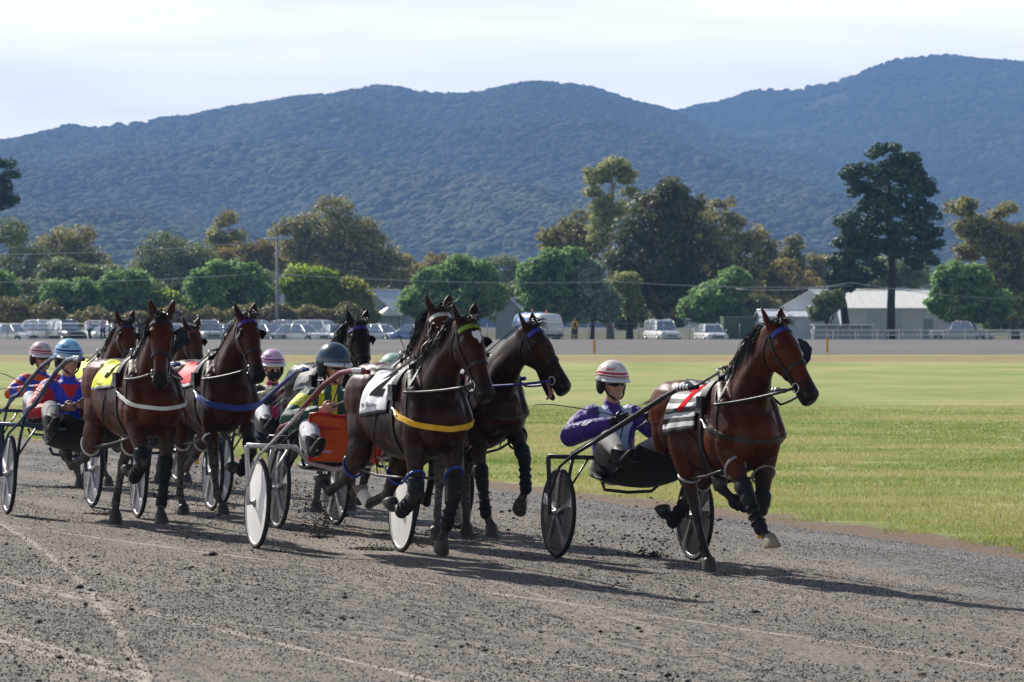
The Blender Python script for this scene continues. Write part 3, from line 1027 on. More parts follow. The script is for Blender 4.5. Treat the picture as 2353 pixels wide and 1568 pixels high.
def scatter_group(name, mat, rad, rough, seed):
    """geometry nodes: a rough tree crown set on every vertex of a point mesh"""
    g = bpy.data.node_groups.new(name, 'GeometryNodeTree')
    g.interface.new_socket('Geometry', in_out='INPUT', socket_type='NodeSocketGeometry')
    g.interface.new_socket('Geometry', in_out='OUTPUT', socket_type='NodeSocketGeometry')
    nd = g.nodes.new; lk = g.links.new
    gi, go = nd('NodeGroupInput'), nd('NodeGroupOutput')
    vars_ = nd('GeometryNodeGeometryToInstance')
    for k in range(4):
        ic = nd('GeometryNodeMeshIcoSphere'); ic.inputs['Radius'].default_value = rad; ic.inputs['Subdivisions'].default_value = 3
        sp_ = nd('GeometryNodeSetPosition')
        no = nd('ShaderNodeTexNoise'); no.inputs['Scale'].default_value = 1.6 / rad; no.inputs['Detail'].default_value = 3; no.inputs['Roughness'].default_value = .75
        no.noise_dimensions = '4D'; no.inputs['W'].default_value = seed + 7.3 * k
        pos = nd('GeometryNodeInputPosition'); lk(pos.outputs[0], no.inputs['Vector'])
        sb = nd('ShaderNodeVectorMath'); sb.operation = 'SUBTRACT'; lk(no.outputs['Color'], sb.inputs[0]); sb.inputs[1].default_value = (.5, .5, .42)
        ml = nd('ShaderNodeVectorMath'); ml.operation = 'SCALE'; ml.inputs['Scale'].default_value = rad * rough; lk(sb.outputs[0], ml.inputs[0])
        lk(ic.outputs[0], sp_.inputs['Geometry']); lk(ml.outputs[0], sp_.inputs['Offset'])
        sm_ = nd('GeometryNodeSetMaterial'); sm_.inputs['Material'].default_value = mat; lk(sp_.outputs[0], sm_.inputs[0])
        lk(sm_.outputs[0], vars_.inputs[0])
    iop = nd('GeometryNodeInstanceOnPoints'); iop.inputs['Pick Instance'].default_value = True
    lk(gi.outputs[0], iop.inputs['Points']); lk(vars_.outputs[0], iop.inputs['Instance'])
    rr = nd('FunctionNodeRandomValue'); rr.data_type = 'FLOAT_VECTOR'
    rr.inputs[0].default_value = (-.15, -.15, 0); rr.inputs[1].default_value = (.15, .15, 6.28)
    rs = nd('FunctionNodeRandomValue'); rs.data_type = 'FLOAT_VECTOR'; rs.inputs[0].default_value = (.4, .4, .28); rs.inputs[1].default_value = (1.8, 1.8, 1.15)
    lk(rr.outputs[0], iop.inputs['Rotation']); lk(rs.outputs[0], iop.inputs['Scale'])
    lk(iop.outputs[0], go.inputs[0])
    return g

def points_object(name, pts, group, label):
    me = bpy.data.meshes.new(name)
    me.vertices.add(len(pts)); me.vertices.foreach_set('co', np.asarray(pts).ravel())
    o = link(name, me)
    md = o.modifiers.new('scatter', 'NODES'); md.node_group = group
    tag(o, label, None, None, 'stuff')
    return o
from mathutils import bvhtree as _b
FG = scatter_group('forest_crowns', FOREST, 5.4, .62, 1)
for nm, crest, y0, yc, y1, xw, seed, cnt, lab in (('hills', CREST1, 1750, 5000, 5600, 1300, 3, 90000, 'eucalypt forest covering the long lower ridge'),
                                              ('mountain', CREST2, 3200, 6400, 7300, 1650, 41, 60000, 'eucalypt forest covering the high rounded hill on the right')):
    me, xs, ys, Z = hill_mesh(nm, crest, y0, yc, y1, xw, seed)
    tag(link(nm, me, HILLM), kind='structure')
    tx = rng.uniform(-1, 1, cnt); ty = rng.random(cnt)
    y = y0 + 20 + (yc + 60 - y0) * ty
    x = tx * np.minimum(xw - 20, y * 1176 / FPX * 1.25 + 60)
    fi = np.interp(y, ys, np.arange(len(ys))); fj = np.interp(x, xs, np.arange(len(xs)))
    i = np.clip(fi.astype(int), 0, len(ys) - 2); j = np.clip(fj.astype(int), 0, len(xs) - 2)
    a, b = fi - i, fj - j
    z = Z[i, j] * (1 - a) * (1 - b) + Z[i + 1, j] * a * (1 - b) + Z[i, j + 1] * (1 - a) * b + Z[i + 1, j + 1] * a * b
    dens = fbm(x / 100, y / 160, 3, seed + 9)
    ok = dens > rng.uniform(.15, .52, cnt)
    points_object('forest', np.stack([x, y, z + 4.8], -1)[ok], FG, lab)

# ------------------------------------------------------------------ trees of the valley floor
def leaf_mat(name, stops, trans=.30, tint=(.10, .14, .03)):
    M = Mat(name, (.07, .09, .03), .6, 0, .35)
    t = M.attr('tone')
    c = M.ramp(t, stops)
    v = M.coord()
    c = M.mix(M.ramp(M.noise(v, .9, 3, .6), [(.35, .25), (.6, 0.0)]), c, tuple(x * .6 for x in stops[0][1]))
    M.col(c)
    tl = M.n('ShaderNodeBsdfTranslucent'); M.l(M.mix(.5, c, tint), tl.inputs[0])
    mx_ = M.n('ShaderNodeMixShader'); mx_.inputs[0].default_value = min(.6, trans * 1.4)
    M.l(M.p.outputs[0], mx_.inputs[1]); M.l(tl.outputs[0], mx_.inputs[2])
    M.l(mx_.outputs[0], M.nt.nodes['Material Output'].inputs[0])
    return M.done()
LEAF = {
 'green': leaf_mat('leaf_green', [(.15, (0.102, 0.198, 0.083)), (.5, (0.183, 0.322, 0.123)), (.9, (0.365, 0.500, 0.227))], .32, (0.292, 0.500, 0.123)),
 'lime': leaf_mat('leaf_lime', [(.15, (0.123, 0.202, 0.044)), (.5, (0.234, 0.356, 0.062)), (.9, (0.418, 0.500, 0.123))], .4, (0.393, 0.500, 0.049)),
 'yellow': leaf_mat('leaf_yellow', [(.15, (0.185, 0.213, 0.049)), (.5, (0.344, 0.374, 0.073)), (.9, (0.500, 0.500, 0.148))], .4, (0.500, 0.500, 0.073)),
 'olive': leaf_mat('leaf_olive', [(.15, (0.109, 0.149, 0.066)), (.5, (0.189, 0.238, 0.099)), (.9, (0.345, 0.387, 0.182))], .2, (0.292, 0.350, 0.099)),
 'gum': leaf_mat('leaf_gum', [(.15, (0.120, 0.131, 0.062)), (.5, (0.245, 0.253, 0.107)), (.9, (0.500, 0.472, 0.189))], .25, (0.487, 0.410, 0.127)),
 'rust': leaf_mat('leaf_rust', [(.15, (0.163, 0.146, 0.060)), (.5, (0.314, 0.262, 0.095)), (.9, (0.500, 0.448, 0.134))], .25, (0.500, 0.341, 0.089)),
 'darkgum': leaf_mat('leaf_dark_gum', [(.15, (0.059, 0.071, 0.034)), (.5, (0.110, 0.130, 0.057)), (.9, (0.237, 0.241, 0.100))], .2, (0.218, 0.205, 0.066)),
 'pale': leaf_mat('leaf_pale', [(.15, (0.166, 0.207, 0.085)), (.5, (0.331, 0.387, 0.149)), (.9, (0.500, 0.500, 0.282))], .3, (0.500, 0.500, 0.166)),
 'silver': leaf_mat('leaf_silver_green', [(.15, (0.146, 0.228, 0.132)), (.5, (0.310, 0.445, 0.272)), (.9, (0.500, 0.500, 0.500))], .3, (0.364, 0.500, 0.256)),
 'pine': leaf_mat('leaf_pine', [(.15, (0.021, 0.046, 0.024)), (.5, (0.044, 0.095, 0.044)), (.9, (0.090, 0.166, 0.072))], .12, (0.061, 0.133, 0.040)),
 'hedge': leaf_mat('leaf_hedge', [(.15, (0.146, 0.139, 0.072)), (.5, (0.272, 0.248, 0.120)), (.9, (0.473, 0.424, 0.166))], .2, (0.364, 0.322, 0.099)),
}
BARK = {'dark': simple('bark_dark', (.040, .033, .028), .9, 0, .2, .4, 3, .5), 'pale': simple('bark_pale', (.30, .27, .23), .85, 0, .2, .25, 3, .4),
        'grey': simple('bark_grey', (.11, .095, .085), .9, 0, .2, .35, 3, .4)}

def tree(name, d, lobes, trunk, leaf, bark, label, cat='tree', group=None, n_clump=46, clump_r=.95, leaves=70, leaf_s=.30, base_py=None, droop=0.0, hollow=.45, limbs=True, mix=None, seed=None):
    """lobes: ellipses (px, py, half width, half height) in picture pixels at distance d; trunk: list of (px, py, width px)"""
    r = np.random.default_rng(seed if seed is not None else abs(hash(label)) % 10000 if False else int(sum(ord(c) for c in label)) % 9973)
    px = d / FPX
    base = at(trunk[0][0], trunk[0][1], d)
    base.z = float(far_z(d)) - .1
    e = empty(name, base)
    tag(e, label, cat, group)
    C = []; RR = []; T = []
    area = [l[2] * l[3] for l in lobes]; tot = sum(area)
    for l, a in zip(lobes, area):
        k = max(3, int(round(n_clump * a / tot)))
        c0 = np.array(at(l[0], l[1], d)) - np.array(base)
        rx, rz = l[2] * px, l[3] * px
        ry = min(rx * .95, rz * 1.6) if len(l) < 5 else l[4]
        q = r.normal(size=(k, 3)); q /= np.linalg.norm(q, axis=1)[:, None]
        rad = (hollow + (1 - hollow) * r.random(k)) ** .6
        cr = np.minimum(clump_r * r.uniform(.6, 1.25, k), .7 * min(rx, rz))
        p = c0 + q * rad[:, None] * np.array([rx, ry, rz]) * (1 - .55 * cr / max(rx, rz))[:, None]
        C.append(p); RR.append(cr); T.append(r.uniform(.15, .85, k))
    C = np.concatenate(C); RR = np.concatenate(RR); T = np.concatenate(T)
    n = len(C)
    nl = (1.25 * leaves * (RR / clump_r) ** 2).astype(int) + 10
    own = np.repeat(np.arange(n), nl)
    m = len(own)
    q = r.normal(size=(m, 3)); q /= np.linalg.norm(q, axis=1)[:, None]
    q[:, 2] = np.where(q[:, 2] < -.35, q[:, 2] * .6, q[:, 2])
    rad = r.random(m) ** .38 * 1.06
    pos = C[own] + q * (rad * RR[own])[:, None] * np.array([1.12, 1.12, .82])
    if droop: pos[:, 2] -= droop * r.random(m) ** 2 * RR[own]
    nrm = q + r.normal(0, .75, (m, 3)) + np.array([0, 0, .45]); nrm /= np.linalg.norm(nrm, axis=1)[:, None]
    tg = np.cross(nrm, r.normal(size=(m, 3))); tg /= np.linalg.norm(tg, axis=1)[:, None]
    bt = np.cross(nrm, tg)
    s1 = leaf_s * r.uniform(.6, 1.35, m) * .62; s2 = s1 * r.uniform(.4, .85, m)
    V = np.stack([pos - tg * s1[:, None], pos - bt * s2[:, None] , pos + tg * s1[:, None], pos + bt * s2[:, None]], 1).reshape(-1, 3)
    F = np.arange(m * 4).astype(np.int32)
    me = bpy.data.meshes.new('crown')
    me.vertices.add(m * 4); me.vertices.foreach_set('co', V.ravel())
    me.loops.add(m * 4); me.loops.foreach_set('vertex_index', F)
    me.polygons.add(m); me.polygons.foreach_set('loop_start', np.arange(0, m * 4, 4, dtype=np.int32))
    me.update(calc_edges=True)
    set_attr(me, 'tone', np.repeat(np.clip(T[own] + r.normal(0, .14, m), 0, 1), 4))
    me.materials.append(LEAF[leaf])
    link('crown', me, None, e)
    # trunk and limbs
    mb = MB()
    pts = [Vector(at(x, y, d)) - base for x, y, w_ in trunk]
    pts[0] = Vector((0, 0, -.2))
    pts = [p + Vector((0, r.uniform(-.15, .15), 0)) for p in pts]
    mb.tube(pts, [w_ * px / 2 for x, y, w_ in trunk], 9)
    if limbs:
        top = pts[-1]; wt = trunk[-1][2] * px / 2
        for k in r.permutation(n)[:min(n, 16)]:
            tgt = Vector(C[k]); st = pts[-1].lerp(pts[-2], r.uniform(0, .8))
            if (tgt - st).length < .5: continue
            mid = st.lerp(tgt, .5) + Vector((r.uniform(-.3, .3), r.uniform(-.3, .3), r.uniform(-.1, .5)))
            mb.tube([st, st.lerp(mid, .5) + Vector((0, 0, .1)), mid, tgt], [wt * .75, wt * .55, wt * .36, wt * .14], 6, cap=False)
    mb.build('trunk', BARK[bark], e)
    return e

# back row
tree('gum_tree', 395, [(-10, 400, 55, 40), (5, 450, 42, 42), (-30, 440, 60, 60)], [(-30, 745, 26), (-28, 600, 20), (-20, 470, 12)], 'pine', 'dark', 'dark leafy branch of a tall tree cut by the left edge of the picture', n_clump=60, clump_r=.8)
tree('gum_tree', 430, [(15, 540, 60, 46), (60, 600, 50, 55), (-10, 640, 70, 70)], [(20, 748, 14), (22, 640, 9)], 'olive', 'grey', 'olive gum under the dark branch at the left edge', n_clump=80, clump_r=1.1)
tree('gum_tree', 450, [(105, 560, 40, 26), (170, 545, 52, 34), (190, 590, 40, 40), (130, 600, 55, 40), (225, 610, 35, 32)], [(150, 748, 14), (155, 620, 9)], 'gum', 'grey', 'rounded brown topped gum left of the big olive tree', n_clump=90, clump_r=1.2)
tree('olive_tree', 425, [(380, 590, 72, 58), (440, 600, 70, 55), (350, 640, 75, 60), (480, 640, 60, 55), (420, 660, 110, 60)], [(410, 748, 18), (410, 650, 12)], 'olive', 'dark', 'big round olive-grey tree behind the front green trees on the left', n_clump=170, clump_r=1.15)
tree('gum_tree', 455, [(520, 505, 32, 24), (500, 545, 34, 26), (545, 545, 28, 24), (515, 590, 55, 36)], [(522, 748, 12), (520, 560, 7)], 'gum', 'grey', 'narrow gum standing up behind the big olive tree', n_clump=70, clump_r=1.0)
tree('gum_tree', 450, [(545, 585, 45, 28), (600, 580, 42, 30), (575, 620, 70, 36)], [(575, 748, 12), (575, 630, 8)], 'rust', 'grey', 'rust brown gum between the narrow gum and the tall spreading gum', n_clump=80, clump_r=1.1)
tree('gum_tree', 440, [(700, 515, 52, 28), (765, 480, 52, 30), (740, 540, 70, 40), (820, 520, 52, 34), (860, 560, 40, 34), (800, 575, 85, 42), (690, 575, 52, 40), (890, 600, 52, 40), (930, 600, 26, 22), (770, 630, 130, 50), (900, 650, 55, 50), (640, 530, 30, 22)],
     [(790, 748, 20), (792, 650, 15), (780, 570, 10)], 'gum', 'grey', 'tall spreading brown gum with many rounded heads, left of the farmhouse', n_clump=300, clump_r=1.15)
tree('gum_tree', 448, [(660, 610, 40, 26), (700, 625, 60, 30), (860, 640, 60, 30)], [(700, 748, 12), (700, 650, 8)], 'rust', 'grey', 'rust coloured foliage low in front of the tall spreading gum', n_clump=90, clump_r=1.0)
tree('gum_tree', 520, [(1000, 600, 40, 18), (1040, 612, 50, 20), (960, 625, 40, 18)], [(1000, 746, 9), (1000, 630, 6)], 'rust', 'grey', 'distant hazy rust gum in the gap above the round green tree', n_clump=60, clump_r=1.0)
tree('gum_tree', 540, [(1150, 615, 60, 25), (1110, 630, 45, 22), (1190, 640, 40, 30)], [(1150, 746, 9), (1150, 640, 6)], 'olive', 'grey', 'distant hazy olive gum between the two round green trees', n_clump=70, clump_r=1.1)
tree('tall_gum', 385, [(1372, 405, 34, 24), (1410, 385, 40, 24), (1440, 405, 26, 22), (1365, 440, 24, 18), (1445, 445, 22, 18), (1400, 480, 46, 34), (1380, 530, 40, 36)], [(1402, 748, 20), (1402, 560, 12), (1408, 420, 6)], 'pale', 'pale', 'tall pale gum with an open domed head above the dark gum', n_clump=130, clump_r=.75, leaves=60, hollow=.6)
tree('gum_tree', 392, [(1265, 545, 36, 24), (1310, 525, 40, 24), (1290, 575, 55, 28), (1335, 495, 26, 16), (1350, 560, 50, 40), (1320, 600, 60, 40)], [(1320, 748, 16), (1320, 600, 10)], 'gum', 'grey', 'brown gum leaning left of the tall pale gum', n_clump=120, clump_r=.95)
tree('gum_tree', 385, [(1630, 490, 46, 26), (1665, 470, 28, 20), (1680, 520, 42, 30), (1730, 545, 40, 28), (1770, 575, 30, 26), (1650, 560, 70, 50), (1720, 600, 60, 50), (1670, 640, 90, 60)], [(1680, 748, 18), (1675, 620, 12)], 'gum', 'grey', 'brown gum behind the right shoulder of the big dark gum', n_clump=190, clump_r=.95)
tree('gum_tree', 430, [(1825, 560, 20, 26), (1815, 600, 36, 32), (1880, 600, 36, 22), (1850, 640, 55, 38)], [(1850, 748, 12), (1835, 620, 8)], 'gum', 'grey', 'small upright gum left of the dark pine', n_clump=90, clump_r=.95)
tree('gum_tree', 400, [(1790, 630, 50, 36), (1750, 650, 44, 40), (1840, 660, 50, 34), (1790, 690, 60, 34)], [(1795, 748, 14), (1795, 680, 10)], 'rust', 'dark', 'dark rust tree overhanging the white gabled shed', n_clump=110, clump_r=.95)
tree('gum_tree', 420, [(2000, 640, 70, 40), (2100, 640, 50, 36), (1960, 660, 50, 36), (2060, 620, 60, 40)], [(2010, 748, 12), (2010, 660, 8)], 'olive', 'grey', 'grey-green foliage behind the shed and the pine', n_clump=110, clump_r=1.0)
# big dark gum with forked pale trunk
bg_ = tree('big_gum', 345, [(1540, 440, 46, 36), (1500, 480, 60, 40), (1570, 480, 56, 44), (1460, 540, 56, 46), (1530, 540, 80, 60), (1600, 550, 66, 56), (1430, 610, 50, 50), (1520, 620, 100, 70), (1620, 620, 80, 62), (1460, 670, 60, 50), (1560, 680, 110, 46), (1650, 680, 60, 50)],
     [(1532, 752, 22), (1532, 700, 17), (1535, 640, 12)], 'darkgum', 'pale', 'big dark spreading gum with a forked pale trunk, tallest of the middle group', n_clump=420, clump_r=.95, leaves=60)
for pts in ([(1532, 735, 12), (1510, 690, 10), (1480, 640, 7), (1465, 600, 4)], [(1533, 730, 10), (1560, 700, 8), (1590, 660, 6), (1600, 620, 4)]):
    mb = MB(); P_ = [Vector(at(x, y, 344)) - bg_.location for x, y, w_ in pts]
    mb.tube(P_, [w_ * 344 / FPX / 2 for x, y, w_ in pts], 8); mb.build('limb', BARK['pale'], bg_)
tree('gum_tree', 338, [(1445, 690, 30, 34), (1440, 650, 34, 30), (1465, 720, 26, 24)], [(1447, 782, 19), (1446, 730, 15), (1444, 690, 10)], 'pale', 'dark', 'dark trunked tree with drooping pale leaves left of the forked trunk', n_clump=60, clump_r=.7, droop=.8)
# the pine
tree('pine_tree', 332, [(2040, 365, 50, 36), (1985, 400, 62, 26), (2075, 385, 54, 36), (1960, 430, 40, 24), (2050, 430, 80, 40), (2110, 440, 44, 50), (2020, 480, 60, 36), (2120, 500, 44, 40), (2080, 510, 60, 40), (1965, 520, 50, 36), (2020, 550, 70, 40), (2140, 550, 34, 36), (1950, 570, 44, 40), (2090, 580, 55, 34), (1985, 610, 60, 34), (1930, 610, 34, 34), (2125, 600, 40, 22)],
     [(2047, 772, 21), (2047, 700, 19), (2050, 620, 16), (2045, 520, 12), (2042, 420, 6)], 'pine', 'dark', 'tall dark pine with a bare straight trunk, in front of the long shed', n_clump=420, clump_r=.62, leaves=60, leaf_s=.26, hollow=.55)
tree('pine_tree', 342, [(1935, 655, 34, 22), (1970, 640, 36, 20), (1920, 640, 26, 18)], [(1948, 735, 20), (1938, 700, 17), (1930, 660, 11)], 'pine', 'dark', 'thick leaning dark trunk left of the tall pine', n_clump=60, clump_r=.6)
tree('gum_tree', 352, [(2205, 475, 44, 24), (2260, 500, 50, 28), (2310, 480, 30, 20), (2240, 530, 55, 30), (2320, 540, 50, 34), (2280, 570, 66, 36), (2350, 590, 50, 50), (2310, 630, 70, 50), (2340, 690, 50, 50), (2230, 580, 36, 28), (2400, 560, 60, 70)],
     [(2335, 756, 22), (2325, 680, 16), (2300, 590, 10)], 'gum', 'grey', 'grey-brown gum with rounded heads at the right edge', n_clump=260, clump_r=.85)
# front row of fresh green trees
FR = [((0, 655), [(-5, 650, 44, 40), (15, 670, 34, 26)], 'green', 'green tree cut by the left edge, behind the parked cars'),
      ((165, 700), [(130, 672, 40, 30), (190, 668, 42, 30), (160, 690, 66, 28)], 'green', 'low double-headed green tree behind the white estate car'),
      ((290, 700), [(270, 655, 46, 36), (310, 650, 46, 36), (290, 685, 66, 36)], 'green', 'round green tree behind the head of the yellow-cloth bay'),
      ((520, 700), [(470, 655, 46, 40), (505, 628, 34, 30), (560, 640, 50, 40), (535, 615, 30, 20), (520, 680, 96, 40), (590, 680, 44, 34)], 'green', 'broad round green tree left of the power pole'),
      ((710, 705), [(690, 650, 48, 42), (740, 645, 40, 34), (715, 690, 72, 38)], 'lime', 'bright lime green tree right of the power pole'),
      ((810, 708), [(800, 668, 44, 34), (830, 690, 30, 30)], 'yellow', 'yellow-green tree beside the grey farmhouse'),
      ((390, 715), [(385, 690, 40, 26), (420, 705, 36, 22)], 'lime', 'small yellowish bush tree between the round green trees'),
      ((1040, 735), [(1000, 650, 56, 44), (1075, 622, 58, 40), (1050, 606, 28, 22), (1105, 640, 40, 36), (1040, 690, 116, 48), (960, 695, 46, 40), (1120, 680, 46, 48)], 'green', 'wide dense green tree covering the end of the grey farmhouse'),
      ((1255, 735), [(1235, 632, 46, 44), (1268, 596, 34, 28), (1305, 610, 48, 44), (1330, 590, 26, 20), (1270, 680, 86, 50)], 'green', 'dense green tree above the water truck'),
      ((1360, 738), [(1345, 630, 44, 44), (1360, 680, 56, 46), (1330, 690, 40, 34), (1400, 700, 34, 34)], 'silver', 'silvery green tree left of the big dark gum'),
      ((1655, 738), [(1640, 690, 66, 50), (1690, 650, 40, 40), (1600, 710, 40, 36)], 'green', 'shadowed green tree below the right side of the big dark gum'),
      ((2220, 735), [(2190, 640, 50, 42), (2240, 640, 46, 36), (2215, 690, 78, 46), (2290, 700, 46, 40), (2160, 690, 34, 36)], 'green', 'green tree in front of the right end of the long shed')]
for (bx, by), lb, lf, lab in FR:
    big = sum(l[2] * l[3] for l in lb)
    lb = lb + [(bx - 30, 722, 38, 22), (bx + 32, 726, 36, 20), (bx, 716, 50, 24)]
    tree('shade_tree', 334, lb, [(bx, 760, 12), (bx + 2, by + 10, 9), (bx, by - 30, 6)], lf, 'dark', lab, n_clump=int(60 + big / 40), clump_r=.66, leaves=62, leaf_s=.30, droop=.2)
tree('bush', 338, [(1895, 700, 34, 30), (1920, 690, 26, 24), (1880, 720, 28, 20)], [(1900, 750, 6), (1900, 710, 4)], 'olive', 'dark', 'grey-green bush against the white shed wall', cat='bush', n_clump=60, clump_r=.6)
# lower growth filling the gaps between and behind the front trees
for k, (x, y, wd, ht, lf, lab) in enumerate(((60, 690, 80, 46, 'olive', 'olive bush filling the gap left of the double-headed green tree'), (345, 690, 60, 50, 'olive', 'dull olive bush between two round green trees on the left'),
        (640, 690, 60, 50, 'olive', 'olive bush behind the power pole'), (590, 660, 60, 40, 'olive', 'dull tree showing above the power pole trees, left side'), (880, 700, 60, 44, 'darkgum', 'dark bush behind the grey farmhouse'),
        (1180, 700, 60, 46, 'olive', 'olive bush behind the small grey house'), (1480, 715, 90, 40, 'darkgum', 'dark undergrowth below the big dark gum'), (1740, 712, 60, 40, 'darkgum', 'dark undergrowth left of the white sheds'),
        (2330, 715, 80, 40, 'olive', 'olive bushes under the gum at the right edge'), (150, 625, 70, 34, 'olive', 'grey-olive tree behind the double-headed green tree'), (250, 640, 60, 36, 'olive', 'grey-olive tree behind the round green tree on the left'))):
    tree('bush', 352 + 3 * k, [(x, y, wd, ht), (x - wd * .6, y + 18, wd * .6, ht * .7), (x + wd * .6, y + 14, wd * .6, ht * .7), (x, y + 26, wd * 1.1, ht * .6)], [(x, 752, 8), (x, y, 5)], lf, 'dark', lab, cat='bush', n_clump=70, clump_r=.95, leaves=60, leaf_s=.34, limbs=False)
# the brown hedge bushes along the car park
HEDGE_L = ['brown hedge bush at the left edge of the picture behind the parked cars', 'brown hedge bush behind the white estate car, second from the left', 'brown hedge bush behind the two spectators, third from the left',
           'brown hedge bush just left of the yellow-cloth bay horse', 'brown hedge bush just right of the yellow-cloth bay horse', 'brown hedge bush left of the bay with the purple browband',
           'brown hedge bush right of the bay with the purple browband', 'brown hedge bush at the foot of the power pole', 'brown hedge bush right of the power pole under the lime tree', 'brown hedge bush furthest right, beside the grey farmhouse']
for k, (x, wd, tp) in enumerate(((25, 70, 690), (110, 70, 698), (215, 70, 712), (310, 60, 720), (400, 66, 706), (480, 55, 712), (560, 66, 706), (640, 60, 700), (720, 66, 706), (800, 44, 700))):
    tree('hedge_bush', 326, [(x, (tp + 750) / 2, wd * .62, (750 - tp) * .62), (x + wd * .4, (tp + 762) / 2, wd * .4, (750 - tp) * .5), (x - wd * .4, (tp + 756) / 2, wd * .4, (750 - tp) * .5)], [(x, 765, 6), (x, 745, 4)], 'hedge', 'dark',
         HEDGE_L[k], cat='bush', group='hedge bushes behind the parked cars', n_clump=60, clump_r=.62, leaves=60, leaf_s=.26, limbs=False, seed=50 + k)
# ------------------------------------------------------------------ buildings
IRON = lambda n, h: simple(n, hexc(h), .45, .2, .4, .10, 1.5)
ROOF_W, ROOF_G = simple('roof_zinc_white', hexc('#faf6ea'), .30, .25, .5, .06, 1.5), simple('roof_grey', hexc('#c9ced6'), .36, .25, .5, .06, 1.5)
WALL_W, WALL_B, WALL_G = IRON('wall_white_sheet', '#d3d8e0'), IRON('wall_pale_blue', '#c0c8d5'), IRON('wall_blue_grey', '#97a2b2')
GLASS = Mat('window_glass', (.03, .035, .04), .12, 0, .6).done()
def gable_shed(name, c, w_, dp, h, rh, rz, wm, rm, label, cat, doors=(), windows=(), ribs=True, ov=.35):
    """ridge along local x; front wall at local -y"""
    e = empty(name, c, rz); tag(e, label, cat)
    mb = MB()
    x0, x1, y0, y1 = -w_ / 2, w_ / 2, -dp / 2, dp / 2
    V = [(x0, y0, -.3), (x1, y0, -.3), (x1, y1, -.3), (x0, y1, -.3), (x0, y0, h), (x1, y0, h), (x1, y1, h), (x0, y1, h), (x0, 0, h + rh), (x1, 0, h + rh)]
    mb.add(V, [(0, 1, 5, 4), (2, 3, 7, 6), (1, 2, 6, 9, 5), (3, 0, 4, 8, 7)])
    mb.build('wall', wm, e)
    for sg in (-1, 1):
        mb = MB()
        n_ = max(6, int(w_ / .9))
        a = math.atan2(rh, dp / 2)
        yo = sg * (dp / 2 + ov); zo = h - ov * math.tan(a)
        for k in range(n_):
            xa = x0 - ov + (w_ + 2 * ov) * k / n_; xb = x0 - ov + (w_ + 2 * ov) * (k + 1) / n_ - .02
            mb.add([(xa, yo, zo + .06), (xb, yo, zo + .06), (xb, 0, h + rh + .06), (xa, 0, h + rh + .06), (xa, yo, zo - .02), (xb, yo, zo - .02), (xb, 0, h + rh - .02), (xa, 0, h + rh - .02)],
                   [(0, 1, 2, 3), (4, 7, 6, 5), (0, 4, 5, 1), (1, 5, 6, 2), (3, 2, 6, 7), (0, 3, 7, 4)])
        mb.build('roof', rm, e)
    mb = MB(); mb.tube([(x0 - ov, 0, h + rh + .08), (x1 + ov, 0, h + rh + .08)], .09, 6); mb.build('ridge_cap', rm, e)
    if ribs:
        for k in range(int(w_ / 2.4) + 1):
            mb = MB(); mb.box((x0 + k * 2.4 + .2, y0 - .03, h / 2), (.06, .05, h)); mb.build('wall_rib', wm, e)
    for (x, wd, ht, z, m) in doors:
        mb = MB(); mb.box((x, y0 - .05, z + ht / 2), (wd, .06, ht)); mb.build('door', m, e)
    for (x, wd, ht, z) in windows:
        mb = MB(); mb.box((x, y0 - .04, z + ht / 2), (wd, .05, ht)); f_ = mb.build('window', plain('window_frame', '#d8d8d8'), e)
        mb = MB(); mb.box((x, y0 - .075, z + ht / 2), (wd - .16, .03, ht - .16)); mb.build('pane', GLASS, f_)
    return e
def fz(px, d, dz=0):
    p = at(px, HOR, d); p.z = float(far_z(d)) + dz
    return p
gable_shed('long_shed', fz(2040, 366), 9.8, 14.0, 3.3, 1.70, R(2), WALL_W, ROOF_W, 'long white iron shed with a low pale roof behind the tall pine', 'shed',
           doors=((-2.2, 1.6, 2.9, .0, WALL_B), (-.4, 1.5, 2.9, .0, WALL_B), (3.0, .9, 2.2, 0, WALL_G)))
gable_shed('gabled_shed', fz(1880, 372), 7.0, 5.4, 3.5, 1.55, R(72), WALL_W, ROOF_W, 'white shed with its gable end towards the course, left of the long shed', 'shed', windows=((1.5, 1.0, .8, 1.2),))
gable_shed('lean_to', fz(1795, 366), 4.2, 3.4, 2.5, .5, R(5), WALL_B, WALL_W, 'low pale annexe on the left end of the gabled white shed', 'shed', doors=((-1.0, 1.0, 1.6, 0, WALL_G),))
gable_shed('farmhouse', fz(884, 352), 5.6, 4.3, 3.3, 1.55, R(64), WALL_G, ROOF_G, 'blue-grey gabled farmhouse half behind the wide green tree', 'house', windows=((-1.2, .9, .8, .9), (1.0, .9, .8, .9)))
gable_shed('small_house', fz(1192, 352), 3.6, 3.2, 2.8, 1.3, R(66), WALL_G, ROOF_G, 'small grey house between the round green trees, behind the water truck', 'house', windows=((.6, .8, .8, .8),))
# round tank with a conical roof beside the farmhouse
e = empty('water_tank', fz(893, 338)); tag(e, 'round grey water tank with a conical white roof beside the farmhouse', 'water tank')
mb = MB(); mb.tube([(0, 0, 0), (0, 0, .12), (0, 0, 2.45)], [1.2, 1.2, 1.2], 22); mb.build('tank_wall', WALL_B, e)
mb = MB(); mb.tube([(0, 0, 2.42), (0, 0, 2.52), (0, 0, 3.2), (0, 0, 3.3)], [1.42, 1.40, .2, .12], 22); mb.build('tank_roof', ROOF_W, e)
for k in range(8):
    a = k * math.pi / 4 + .2
    mb = MB(); mb.tube([(1.25 * math.cos(a), 1.25 * math.sin(a), -.1), (1.25 * math.cos(a), 1.25 * math.sin(a), 2.45)], .05, 6); mb.build('tank_post', WALL_G, e)
